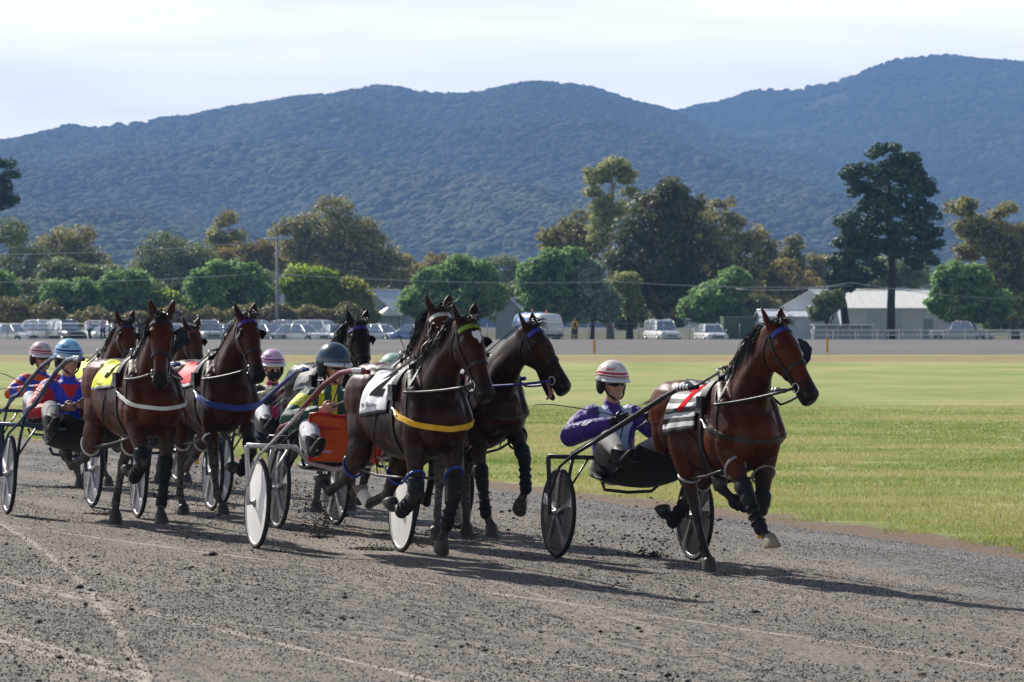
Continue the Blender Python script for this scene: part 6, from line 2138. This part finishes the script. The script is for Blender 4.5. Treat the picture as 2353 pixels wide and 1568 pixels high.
LEG_D = {'RF': (34, -50, -100, .05, .03), 'LF': (2, -2, 30, .0, .0), 'RH': (16, -48, -58, -115, .2), 'LH': (40, -30, -14, 20)}
LEG_H = {'RF': (20, -86, -136, .04, .03), 'LF': (12, 6, 26, .03, .0), 'RH': (24, -42, -46, -108), 'LH': (54, -8, 10, 32)}

TEAMS = [
 dict(axle=(1437, 1287), heading=20.5, coat=coat_A,
   pose=dict(neck_pitch=52, neck_yaw=3, head_pitch=53, head_yaw=24, legs=LEG_A, lift=.03, mud=.12, voxel=.0115),
   harness=dict(band=plain('browband_blue', '#33408f', .5), collar=BLACK_LEATHER, collar_w=.030, hobble=HOB_GREY, boots=('RF', 'LF', 'LH'), cloth='stripes', cloth_x=(-.37, .20),
                cloth_text=(('7', .52, (.56, .40), '#d01822'),), murphy=True, no_blinker=(1, -1), mane_flow=1.1, mane_n=560, mane_side=-1, pale_hooves=('RF',), seed=3,
                tail=(-.55, -.25, -.15), tail_len=.55, cloth_ang=92),
   sulky=W_BLACK, horse_label='bright bay horse with blue browband and striped number cloth, leading on the right',
   sulky_label='black framed sulky with dark star-spoked wheels under the purple driver',
   driver=dict(lean=-6, head_yaw=8, dye=dye_A, helmet=hel_A, glove=BLACK_LEATHER, trousers=TROUSER_G, voxel=.009, puff=1.32,
               **arms((-.04, -.43, 1.10), (.19, -.17, 1.17), (.0, .40, 1.08), (.22, .24, 1.06))),
   driver_label='driver in purple silks with white yoke and white helmet, seated behind the bright bay horse',
   whip=(-1, [(.15, -.35, .07), (.35, -.75, .12), (.40, -.90, .12), (.38, -.98, .05)]), whip_label='thin whip held out sideways by the driver in purple'),
 dict(axle=(755, 1267), heading=18.5, horse_heading=24, side=.10, scale=.90, coat=coat_B,
   pose=dict(neck_pitch=48, neck_yaw=4, head_pitch=62, head_yaw=13, legs=LEG_B, lift=.15, mud=.12, voxel=.0115),
   harness=dict(band=plain('browband_green', '#6b8a1e', .5), collar=plain('collar_yellow', '#d8a50e', .5), collar_w=.045, collar_z=1.09, hobble=HOB_BLUE, hob_t=.66, boots=('RF', 'LF'), cloth='white', cloth_ang=86, cloth_x=(-.34, .20),
                cloth_text=(('2', .56, (.56, .36), '#101014'), ('es Racing', .10, (.38, .76), '#20264a')), star=True, socks=('LH',), pale_hooves=('LH',), mane_flow=1.0, mane_n=520, mane_side=-1, seed=5, no_blinker=(-1,), tail=(-.5, .1, -.6)),
   sulky=W_WHITE, horse_label='dark brown horse with white star, yellow breast collar and white number cloth',
   sulky_label='sulky with plain white disc wheels, maroon shafts and orange front guard',
   driver=dict(lean=20, dy=.05, dz=.07, head_yaw=20, head_pitch=4, dye=dye_B, helmet=hel_B, peak=PK_W, voxel=.009, trousers=TROUSER_W, knee_x=.34, puff=1.2,
               **arms((.20, -.40, 1.13), (.40, -.20, 1.17), (.20, .36, 1.10), (.44, .16, 1.12))),
   driver_label='driver in green and yellow silks and slate helmet, crouching forward on the white-wheeled sulky',
   whip=(-1, [(-.02, .10, .30), (.02, .22, .78), (.05, .25, .93), (.07, .24, 1.0)]), whip_label='long dark whip held upright by the green and yellow driver'),
 dict(axle=(912, 1213), heading=21, side=.06, coat=coat_C,
   pose=dict(neck_pitch=44, neck_yaw=10, head_pitch=52, head_yaw=36, legs=LEG_C, lift=.01, mud=.45, voxel=.0125, open_mouth=True),
   harness=dict(band=plain('browband_violet', '#3b3f9c', .5), collar=BLACK_LEATHER, collar_w=.03, hobble=NEOPRENE, boots=('RF', 'LF'), cloth='plain', blinkers=False, tongue=True,
                mane_n=320, mane_side=1, mane_len=.6, seed=7, rein=plain('rein_violet', '#2f2578', .5)),
   sulky=W_DARK2, horse_label='brown horse with its mouth open and tongue out, between the two leaders',
   sulky_label='dark sulky largely hidden behind the dark brown horse with the yellow collar',
   driver=dict(lean=10, dye=dye_plain('#3f7a5e', '#d9e4da'), helmet=hel_C, voxel=.012, **ARM_STD),
   driver_label='driver in a pale green helmet, low behind the white number cloth',
   whip=(-1, [(.02, -.02, .25), (.03, .04, .55), (.0, .0, .66), (-.03, -.06, .62)]), whip_label='short hooked whip rising beside the pale green helmet'),
 dict(axle=(785, 1221), heading=19, coat=coat_G,
   pose=dict(neck_pitch=54, neck_yaw=0, head_pitch=58, head_yaw=4, legs=LEG_H, lift=.02, mud=.6, voxel=.0135),
   harness=dict(band=plain('browband_white', '#c8c8c8', .5), collar=BLACK_LEATHER, hobble=HOB_WHITE, boots=(), cloth='plain', mane_n=360, seed=9),
   sulky=W_DARK2, horse_label='bay horse whose ears show just behind the dark brown horse with the white star',
   sulky_label='dark spoked sulky directly behind the white-wheeled sulky',
   driver=dict(lean=6, dye=dye_plain('#2b3f7a', '#d8d8d8'), helmet=hel_H, voxel=.012, **ARM_STD),
   driver_label='driver in a blue helmet, hidden behind the driver in green and yellow'),
 dict(axle=(640, 1163), heading=19, scale=.93, coat=coat_D,
   pose=dict(neck_pitch=50, neck_yaw=0, head_pitch=62, head_yaw=2, legs=LEG_D, lift=.01, mud=1.0, voxel=.014),
   harness=dict(band=plain('browband_purple', '#4b2a8c', .5), collar=BLACK_LEATHER, hobble=HOB_WHITE, boots=(), cloth='plain', mane_n=620, mane_side=-1, mane_len=1.35, seed=11),
   sulky=W_BLUE, horse_label='black-brown horse with purple browband and thick mane, behind the green and yellow driver',
   sulky_label='blue-shafted sulky carrying the driver in black and pink',
   driver=dict(lean=-2, dye=dye_D, helmet=hel_D, mask=True, glasses=False, voxel=.011, glove=plain('glove_cream', '#c9bfa6', .6), **arms((.02, -.40, 1.12), (.22, -.20, 1.20), (.02, .38, 1.10), (.24, .15, 1.14))),
   driver_label='driver in black silks with pink panels and a black face mask',
   whip=(1, [(.2, -.3, .03), (.3, -.8, .06), (.35, -1.0, .10)]), whip_label='thin whip held low across by the masked driver in black and pink'),
 dict(axle=(349, 1171), heading=20, horse_heading=23, side=.08, scale=.92, coat=coat_E,
   pose=dict(neck_pitch=51, neck_yaw=1, head_pitch=60, head_yaw=6, legs=LEG_E, lift=.01, mud=.6, voxel=.013),
   harness=dict(band=plain('browband_purple', '#4b2a8c', .5), collar=plain('collar_blue', '#223a8c', .5), collar_w=.06, hobble=HOB_WHITE, boots=('LF',), cloth='red', mane_n=240, seed=13, mane_len=.6),
   sulky=W_BLUE, horse_label='bay horse with purple browband, blue breast collar and red number cloth',
   sulky_label='blue-shafted sulky hidden behind the bay horse with the yellow number cloth',
   driver=dict(lean=0, dye=dye_plain('#8a8a90', '#b02030'), helmet=hel_E, voxel=.012, **ARM_STD),
   driver_label='grey-helmeted driver almost hidden behind the neck of the yellow-cloth bay'),
 dict(axle=(167, 1188), heading=17, horse_heading=24, side=.19, scale=.915, coat=coat_F,
   pose=dict(neck_pitch=49, neck_yaw=-8, head_pitch=66, head_yaw=-22, legs=LEG_F, lift=.01, mud=.5, voxel=.012),
   harness=dict(band=BLACK_LEATHER, collar=plain('collar_white', '#d6d6d2', .45), collar_w=.034, collar_z=1.12, hobble=HOB_WHITE, boots=('RF', 'LF'), hob_kinds='H', cloth='yellow', cloth_x=(-.36, .18),
                cloth_text=(('3', .40, (.60, .42), '#14161c'), ('Racing', .06, (.35, .82), '#4a5a10')), murphy=True, no_blinker=(1,), mane_n=200, seed=15, tail=(-.5, .0, -.6)),
   sulky=W_GREY, horse_label='rich bay horse with white breast collar and yellow number cloth, facing straight ahead',
   sulky_label='blue-grey sulky with grey spoked wheels at the left edge under the red and blue driver',
   driver=dict(lean=2, head_yaw=10, dye=dye_F, helmet=hel_F, voxel=.009, trousers=TROUSER_G, **arms((.02, -.36, 1.05), (.28, -.14, 1.04), (.02, .36, 1.08), (.24, .12, 1.06))),
   driver_label='driver in red silks with blue crossed sashes and a pale blue helmet',
   whip=(-1, [(.02, -.15, .06), (-.15, -.55, .28), (-.2, -.66, .31), (-.2, -.70, .24)]), whip_label='pale thin whip held by the red and blue driver at the left edge'),
 dict(axle=(105, 1112), heading=22, side=.12, scale=.91, coat=coat_F,
   pose=dict(neck_pitch=50, neck_yaw=0, head_pitch=62, head_yaw=4, legs=LEG_E, lift=.01, mud=1.0, voxel=.0145),
   harness=dict(band=plain('browband_navy', '#22305c', .5), collar=BLACK_LEATHER, hobble=HOB_WHITE, boots=(), cloth='yellow', mane_n=260, seed=17),
   sulky=W_GREY, horse_label='bay horse in a navy browband at the back, left of the yellow cloth',
   sulky_label='blue-grey sulky at the back carrying the driver in orange and blue',
   driver=dict(lean=2, head_yaw=10, dye=dye_I, helmet=hel_I, voxel=.011, **arms((.02, -.40, 1.12), (.26, -.10, 1.14), (.02, .36, 1.10), (.24, .12, 1.12))),
   driver_label='driver in orange and blue banded silks and a pale pink helmet',
   whip=(-1, [(.0, -.3, -.01), (-.1, -.8, -.05), (-.1, -1.0, -.06)]), whip_label='thin whip pointing out to the left from the orange and blue driver'),
 dict(axle=(295, 1104), heading=20.5, scale=.91, coat=coat_G,
   pose=dict(neck_pitch=50, neck_yaw=0, head_pitch=62, head_yaw=8, legs=LEG_F, lift=.01, mud=1.0, voxel=.0145),
   harness=dict(band=plain('browband_maroon', '#6b2440', .5), collar=BLACK_LEATHER, hobble=HOB_WHITE, boots=(), cloth='plain', mane_n=420, mane_len=1.3, seed=19),
   sulky=W_BLUE, horse_label='bay brown horse with beaded maroon browband, smallest head between the two bay horses',
   sulky_label='blue-shafted sulky at the very back between the bay horses',
   driver=dict(lean=2, dye=dye_plain('#6a6a72', '#c9c9cf'), helmet=hel_E, voxel=.012, **ARM_STD),
   driver_label='driver in a grey helmet at the very back between the bay horses'),
]
HORSES = []
for T in TEAMS:
    HORSES.append(make_team(T))
# ------------------------------------------------------------------ parked cars
CAR_GLASS = Mat('car_glass', (.42, .47, .53), .14, .6, .8).done()
PLASTIC = simple('car_trim', (.02, .02, .022), .5)
LAMP = simple('car_lamp', (.6, .6, .6), .1, .4)
def paint(name, hx):
    M = Mat(name, hexc(hx), .28, 0, .6)
    M.p.inputs['Coat Weight'].default_value = .8; M.p.inputs['Coat Roughness'].default_value = .06
    v = M.coord(); M.col(M.ramp(M.noise(v, 1.5, 3), [(.3, tuple(c * .9 for c in hexc(hx))), (.7, hexc(hx))]))
    return M.done()
PAINTS = {k: paint('paint_' + k, h) for k, h in dict(white='#f2f3f4', silver='#9ea5ad', black='#15171a', blue='#6f8fd0', pearl='#c2c6cc', grey='#6d747c', rose='#b9a5ab').items()}
def car_shape(kind):
    """side profile (x forward, z): lower body then cabin; returns body, glass sections"""
    L_ = {'sedan': 4.6, 'estate': 4.75, 'suv': 4.7, 'ute': 5.2, 'van': 5.0}[kind]
    return L_
def make_car(kind):
    e = empty('parked_car')
    hl = car_shape(kind) / 2
    hw = .90 if kind != 'van' else .96
    zt = {'sedan': 1.45, 'estate': 1.50, 'suv': 1.76, 'ute': 1.74, 'van': 2.25}[kind]
    zb = {'sedan': .93, 'estate': .95, 'suv': 1.10, 'ute': 1.08, 'van': 1.15}[kind]
    # lower body as a loft along x
    prof = [(-hl, zb * .62, zb * .80, .80), (-hl + .06, zb * .34, zb * .95, .94), (-hl + .35, .26, zb * 1.0, 1.0), (-hl * .45, .24, zb, 1.0), (.0, .24, zb, 1.0), (hl * .45, .24, zb * .97, 1.0),
            (hl - .45, .26, zb * .88, .98), (hl - .10, zb * .30, zb * .80, .90), (hl, zb * .45, zb * .68, .78)]
    secs = [(Vector((x, 0, (a + b) / 2)), Vector((0, 1, 0)), Vector((0, 0, 1)), hw * w_, (b - a) / 2, (b - a) / 2) for x, a, b, w_ in prof]
    V, F = loft_arrays(secs, 20, 4.5)
    mb = MB(); mb.add(V, F, 0, True); body = mb.build('body', PAINTS['white'], e)
    # cabin: roof and glass
    cab = {'sedan': [(-hl + .55, zb - .02, .72), (-hl + 1.15, zt - .03, .60), (-hl + 1.5, zt, .62), (.25, zt, .62), (.55, zt - .04, .60), (hl - 1.25, zb - .03, .74)],
           'estate': [(-hl + .10, zb - .02, .74), (-hl + .45, zt - .03, .62), (-hl + .8, zt, .63), (.25, zt, .63), (.55, zt - .04, .61), (hl - 1.25, zb - .03, .75)],
           'suv': [(-hl + .10, zb - .02, .78), (-hl + .38, zt - .03, .68), (-hl + .7, zt, .69), (.35, zt, .68), (.65, zt - .04, .66), (hl - 1.30, zb - .03, .78)],
           'ute': [(-.75, zb - .02, .76), (-.55, zt - .03, .68), (-.3, zt, .68), (.55, zt, .66), (.8, zt - .04, .65), (hl - 1.35, zb - .03, .76)],
           'van': [(-hl + .06, zb - .02, .86), (-hl + .18, zt - .04, .80), (-hl + .5, zt, .80), (hl - 1.5, zt, .78), (hl - 1.2, zt - .06, .76), (hl - .35, zb - .05, .84)]}[kind]
    V, F = [], []
    for x, z, w_ in cab:
        V += [(x, -w_, z), (x, w_, z)]
    # the glasshouse: side walls lean in
    n_ = len(cab)
    bot = [(x, -hw * .93, zb - .04) for x, z, w_ in cab], [(x, hw * .93, zb - .04) for x, z, w_ in cab]
    mb = MB()
    top = [(x, -w_, z) for x, z, w_ in cab], [(x, w_, z) for x, z, w_ in cab]
    for s_ in (0, 1):
        vs = []
        for k in range(n_): vs += [bot[s_][k], top[s_][k]]
        mb.add(vs, [(2 * k, 2 * k + 1, 2 * k + 3, 2 * k + 2) for k in range(n_ - 1)], 0, False)
    mb.build('side_glass', CAR_GLASS, e)
    mb = MB(); mb.quad(top[0][-2], top[1][-2], top[1][-1], top[0][-1]); mb.build('windscreen', CAR_GLASS, e)
    mb = MB(); mb.quad(top[0][0], top[1][0], top[1][1], top[0][1]); mb.build('rear_window', CAR_GLASS, e)
    mb = MB()
    secs = [(Vector((x, 0, z + .012)), Vector((0, 1, 0)), Vector((0, 0, 1)), w_ + .03, .035, .02) for x, z, w_ in cab[1:-1]]
    V, F = loft_arrays(secs, 12, 3.5); mb.add(V, F, 0, True); mb.build('roof', PAINTS['white'], e)
    for s_ in (0, 1):
        q = -1 if s_ == 0 else 1
        for a, b in ((0, 1), (n_ - 1, n_ - 2)):
            mb = MB(); mb.tube([bot[s_][a], (top[s_][a][0], top[s_][a][1], top[s_][a][2]), top[s_][b]], .05, 6); mb.build('pillar', PAINTS['white'], e)
        xm = (cab[2][0] + cab[3][0]) / 2
        mb = MB(); mb.tube([(xm, q * hw * .94, zb - .04), (xm, q * (cab[2][2] + .01), zt)], .05, 6); mb.build('pillar', PAINTS['white'], e)
    for sx in (-1, 1):
        for q in (-1, 1):
            mb = MB()
            x = sx * (hl - .85); r_ = .33 if kind in ('sedan', 'estate') else .38
            mb.tube([(x, q * (hw - .20), r_), (x, q * (hw + .015), r_)], r_, 18)
            wv = mb.build('wheel', RUBBER, e)
            mb = MB(); mb.tube([(x, q * (hw + .01), r_), (x, q * (hw + .03), r_)], r_ * .62, 14); mb.build('rim', RIM_GR, wv)
    for q in (-1, 1):
        mb = MB(); mb.ell((hl - .16, q * hw * .70, zb * .70), (.14, .17, .08), None, 10, 6); mb.build('headlight', LAMP, e)
        mb = MB(); mb.ell((-hl + .07, q * hw * .78, zb * .78), (.07, .12, .10), None, 10, 6); mb.build('tail_light', plain('tail_red', '#8a1512', .3), e)
        mb = MB(); mb.ell((hl - 1.45, q * (hw + .08), zb + .08), (.07, .10, .07), None, 10, 6); mb.build('wing_mirror', PAINTS['white'], e)
    mb = MB(); mb.box((hl - .03, 0, zb * .58), (.06, hw * 1.05, .17)); mb.build('grille', PLASTIC, e)
    mb = MB(); mb.box((hl - .01, 0, zb * .36), (.08, hw * 1.5, .12)); mb.build('bumper', PLASTIC, e)
    if kind in ('suv', 'ute'):
        mb = MB()
        for q in (-1, 1): mb.tube([(-hl + .8 if kind == 'suv' else -.4, q * .6, zt + .07), (.4, q * .6, zt + .07)], .025, 6)
        mb.build('roof_rack', LAMP, e)
    if kind == 'ute':
        mb = MB()
        for q in (-1, 1): mb.box((-hl / 2 - .45, q * (hw - .03), zb + .02), (hl - .9, .06, .12))
        mb.build('tray_side', PAINTS['white'], e)
    return e
def copy_thing(src, loc, rz, mat, label, group):
    r_ = src.copy(); COL.objects.link(r_); r_.location = loc; r_.scale = (1.08, 1.08, 1.1); r_.rotation_euler = (0, 0, rz)
    tag(r_, label, 'car', group)
    for ch in list(src.children):
        c = ch.copy(); COL.objects.link(c); c.parent = r_
        if c.name.split('.')[0] in ('body', 'roof', 'pillar', 'wing_mirror', 'tray_side'):
            c.material_slots[0].link = 'OBJECT'; c.material_slots[0].material = mat
        for g_ in ch.children:
            d = g_.copy(); COL.objects.link(d); d.parent = c
    return r_
PROTO = {}
USED = set()
def place_car(kind, px, d, rz, col, label, group='cars parked behind the far track'):
    p = fz(px, d)
    if kind not in PROTO: PROTO[kind] = make_car(kind)
    src = PROTO[kind]
    c = copy_thing(src, p, R(rz), PAINTS[col], label, group)
    return c
# rz: -90 faces the camera, -45 faces camera and right, 0 faces right, 180 faces left
place_car('estate', 12, 312, 200, 'white', 'white car at the left edge, furthest left in the second row')
place_car('sedan', 22, 305, -30, 'white', 'low white saloon cut by the left edge, front row')
place_car('suv', 118, 306, -28, 'white', 'white estate car on a small bank left of the two spectators')
place_car('suv', 152, 303.5, -62, 'black', 'dark four-wheel drive in front of the white estate car')
place_car('ute', 222, 309, -70, 'white', 'white van-like car right behind the two spectators')
place_car('sedan', 262, 306, -50, 'pearl', 'white saloon half hidden by the dark hooded horse')
place_car('sedan', 395, 308, -60, 'white', 'white car in the gap between the yellow-cloth bay and the small-headed horse')
place_car('suv', 478, 307, -75, 'pearl', 'pearl car just left of the bay horse with the purple browband')
place_car('sedan', 500, 311, -100, 'white', 'white car in the second row behind the pearl car')
place_car('suv', 590, 312, -20, 'pearl', 'tall pale car in the back row, right of the purple browband')
place_car('sedan', 610, 306, -40, 'silver', 'silver saloon in the front row right of the purple browband horse')
place_car('estate', 660, 314, 190, 'silver', 'silver estate in the back row, next to the rose wagon')
place_car('suv', 685, 316, -15, 'rose', 'rose tinted wagon at the back of the middle row')
place_car('sedan', 690, 304.5, -35, 'white', 'low white saloon nearest the track in the middle row')
place_car('suv', 735, 310, -30, 'white', 'white four-wheel drive with a roof rack left of the thick-maned horse')
place_car('sedan', 770, 307, -70, 'pearl', 'pale saloon partly behind the thick-maned horse')
place_car('sedan', 872, 309, -40, 'white', 'white car showing right of the thick-maned horse')
place_car('sedan', 968, 306, -25, 'blue', 'pale blue saloon parked alone below the wide green tree')
place_car('suv', 1522, 303, -75, 'white', 'white four-wheel drive facing the track below the forked gum')
place_car('sedan', 1634, 301.5, -80, 'white', 'low white saloon facing the track left of the green container')
place_car('ute', 2210, 330, -20, 'pearl', 'pale vehicle behind the white rails at the right')
for k, o in PROTO.items():
    for ch in list(o.children):
        for g_ in list(ch.children): bpy.data.objects.remove(g_)
        bpy.data.objects.remove(ch)
    bpy.data.objects.remove(o)
# water truck
e = empty('water_truck', fz(1238, 304), R(-60)); tag(e, 'white water truck with a pale blue tank and orange beacons', 'truck')
TANK = paint('tank_blue', '#8fb2e4')
mb = MB(); limb(mb, [(-2.9, 0, 1.75), (-2.7, 0, 1.75), (.2, 0, 1.75), (.4, 0, 1.75)], [.72, .86, .86, .72], n=22); mb.build('tank', TANK, e)
for x in (-2.4, -1.2, 0):
    mb = MB(); mb.tube(torus_pts((x, 0, 1.75), (1, 0, 0), .88, n=24), .03, 6, cap=False); mb.build('tank_band', plain('tank_dark_blue', '#2c4f96'), e)
mb = MB(); mb.box((-.8, 0, .78), (5.0, .8, .2)); mb.build('chassis', PLASTIC, e)
CABW = PAINTS['white']
mb = MB(); secs = [(Vector((x, 0, z)), Vector((0, 1, 0)), Vector((0, 0, 1)), w_, h_, h_) for x, z, w_, h_ in ((.62, 1.55, 1.0, .95), (.7, 1.55, 1.05, 1.0), (1.9, 1.5, 1.05, .98), (2.15, 1.35, 1.0, .80), (2.2, 1.2, .95, .6))]
V, F = loft_arrays(secs, 20, 5); mb.add(V, F, 0, True); mb.build('cab', CABW, e)
mb = MB(); mb.box((2.08, 0, 1.85), (.12, 1.75, .72), M=Matrix.Rotation(R(-12), 3, 'Y')); mb.build('windscreen', CAR_GLASS, e)
for q in (-1, 1):
    mb = MB(); mb.box((1.45, q * 1.05, 1.85), (.8, .05, .6)); mb.build('side_window', CAR_GLASS, e)
    mb = MB(); mb.ell((2.2, q * .72, .95), (.07, .16, .12), None, 10, 6); mb.build('headlight', LAMP, e)
    mb = MB(); mb.box((2.0, q * 1.2, 1.8), (.08, .2, .4)); mb.build('wing_mirror', PLASTIC, e)
    for x in (1.4, -1.7):
        mb = MB(); mb.tube([(x, q * .72, .46), (x, q * 1.03, .46)], .46, 18); wv = mb.build('wheel', RUBBER, e)
        mb = MB(); mb.tube([(x, q * 1.02, .46), (x, q * 1.05, .46)], .27, 14); mb.build('rim', RIM_GR, wv)
for x, z in ((1.3, 2.56), (-1.0, 2.64)):
    mb = MB(); mb.tube([(x, 0, z - .08), (x, 0, z + .18)], [.10, .08], 10); mb.build('beacon', plain('beacon_orange', '#d9691c', .3), e)
mb = MB(); mb.box((2.2, 0, .72), (.12, 1.9, .2)); mb.build('bumper', PLASTIC, e)

# ------------------------------------------------------------------ people on the far side
def spectator(px, d, rz, top, legs, label, arm_up=False, shorts=False, h=1.74, step=.1, z0=None):
    p = fz(px, d)
    e = empty('person', p, R(rz)); tag(e, label, 'person', 'people beyond the far track')
    k = h / 1.75
    hip = Vector((0, 0, .92 * k)); nk = Vector((.02, 0, 1.46 * k)); hd = Vector((.04, 0, 1.62 * k))
    b = MB()
    b.ell(hd, (.095, .075, .115), None, 12, 8); b.ell(hd + Vector((.09, 0, -.02)), (.02, .015, .02), None, 8, 6)
    limb(b, [nk - Vector((0, 0, .06)), hd], [.05, .05], n=10)
    limb(b, [hip, Vector((0, 0, 1.2 * k)), nk - Vector((0, 0, .05))], [.14, .13, .10], [.10, .10, .08], n=12)
    t_ = MB(); l_ = MB()
    limb(t_, [hip + Vector((0, 0, -.04)), Vector((0, 0, 1.15 * k)), Vector((0, 0, 1.36 * k)), nk - Vector((0, 0, .03))], [.165, .165, .19, .08], [.125, .125, .12, .07], n=14)
    for q in (-1, 1):
        sh = Vector((0, q * .18, 1.38 * k))
        if arm_up: el, wr = Vector((.16, q * .26, 1.22 * k)), Vector((.20, q * .12, 1.45 * k))
        else: el, wr = Vector((-.03, q * .25, 1.12 * k)), Vector((.08, q * .24, .90 * k))
        limb(b, [sh, el, wr], [.045, .038, .028], n=10)
        hand(b, wr, wr - el, Vector((1, 0, .2)), q, .011)
        limb(t_, [sh, sh.lerp(el, .6), el.lerp(wr, .1)], [.07, .062, .055], n=10)
        kn = Vector((.06 + q * step, q * .10, .48 * k)); an = Vector((-.02 + q * step * 1.4, q * .10, .09))
        limb(b, [hip + Vector((0, q * .09, 0)), kn, an], [.08, .055, .038], n=10)
        limb(l_, [hip + Vector((0, q * .09, -.02)), hip.lerp(kn, .55) + Vector((0, q * .045, 0)), kn] + ([] if shorts else [kn.lerp(an, .5), an]), [.11, .095, .08] + ([] if shorts else [.07, .06]), n=12)
        limb(b, [an, an + Vector((.14, 0, -.04))], [.04, .035], n=8)
    link('body', fuse(b, .016, 3, .5, 'body'), SKIN, e)
    link('top', fuse(t_, .016, 3, .5, 'top'), top, e)
    link('trousers' if not shorts else 'shorts', fuse(l_, .016, 3, .5, 'trousers'), legs, e)
    hr = MB(); hr.ell(hd + Vector((-.015, 0, .03)), (.10, .085, .105), None, 12, 8); hr.build('hair', plain('hair_brown', '#3a2c20', .7), e)
    return e
FABW, FABP, FABD = plain('shirt_white', '#cdd0e4', .8), plain('shirt_lilac', '#c7a9c4', .8), plain('cloth_dark', '#23252c', .8)
FABY, FABK = plain('shirt_yellow', '#d1a81f', .8), plain('cloth_brown', '#2c241f', .8)
spectator(206, 286.5, -100, FABW, FABD, 'spectator in a pale shirt and dark trousers, left of the two by the cars', arm_up=True, step=.16)
spectator(236, 287, -70, FABP, FABD, 'spectator in a lilac top and dark trousers, right of the two by the cars', arm_up=True)
spectator(322, 289.5, -90, FABD, FABD, 'spectator in dark clothes between the hooded horse and the yellow-cloth bay')
sp3 = spectator(1321, 287, -90, FABY, FABK, 'person in a yellow and black top and shorts standing right of the water truck', shorts=True, step=.04)
mb = MB(); limb(mb, [(0.03, 0, .98), (.045, 0, 1.2), (.04, 0, 1.34)], [.12, .125, .10], [.115, .115, .10], n=12); mb.build('vest_panel', FABK, sp3)
# ------------------------------------------------------------------ flying earth
P_, S_ = [], []
def burst(px, py, d, n, spread, up, back=.6):
    c = at(px, py, d)
    for i in range(int(n * 1.5)):
        t = rng.random() ** 1.5
        a = rng.uniform(-1, 1) * spread * (.25 + t); z = abs(rng.normal(0, up * .45)) * (.4 + t)
        y = rng.uniform(-1, 1) * spread * .8
        p = (c.x + a - back * t * .2, c.y + y, max(ground_z(c.x + a, c.y + y) + .01, c.z + z))
        P_.append(p); S_.append(float(np.clip(np.exp(rng.normal(-4.95, .5)), .003, .02)))
for b_ in ((1510, 1285, 29.9, 260, .22, .16), (1560, 1255, 30.2, 140, .5, .5), (880, 1280, 29.2, 300, .25, .14), (740, 1240, 30.8, 300, .22, .25), (765, 1205, 33, 260, .25, .25),
           (730, 1170, 36, 200, .5, .35), (245, 1190, 33.5, 240, .20, .18), (400, 1165, 38.5, 220, .35, .35), (170, 1150, 40, 220, .4, .2), (520, 1190, 36.5, 160, .3, .2), (420, 1120, 40, 260, .9, .6),
           (960, 1255, 29.2, 160, .3, .2), (1330, 1250, 30.8, 180, .9, .45), (650, 1170, 33, 220, .9, .55), (330, 1130, 37, 200, 1.0, .6), (1100, 1240, 31, 120, .4, .2)):
    burst(*b_)
tag(link('flying_earth', clod_mesh(P_, S_, 'flying_earth', .8), CLOD), 'dark crumbs of earth thrown up behind the hooves and wheels', None, None, 'stuff')
# ------------------------------------------------------------------ the hazy air of the valley
HZ = bpy.data.materials.new('haze'); HZ.use_nodes = True
HZ.node_tree.nodes.clear()
ho = HZ.node_tree.nodes.new('ShaderNodeOutputMaterial'); hv = HZ.node_tree.nodes.new('ShaderNodeVolumePrincipled')
hv.inputs['Color'].default_value = (.20, .36, .68, 1)
hv.inputs['Density'].default_value = HAZE_D
hv.inputs['Anisotropy'].default_value = .0
HZ.node_tree.links.new(hv.outputs[0], ho.inputs['Volume'])
mb = MB(); mb.box((0, 3700, 254), (9000, 7800, 512)); hz = mb.build('haze', HZ); tag(hz, 'pale blue haze filling the valley air', None, None, 'stuff')
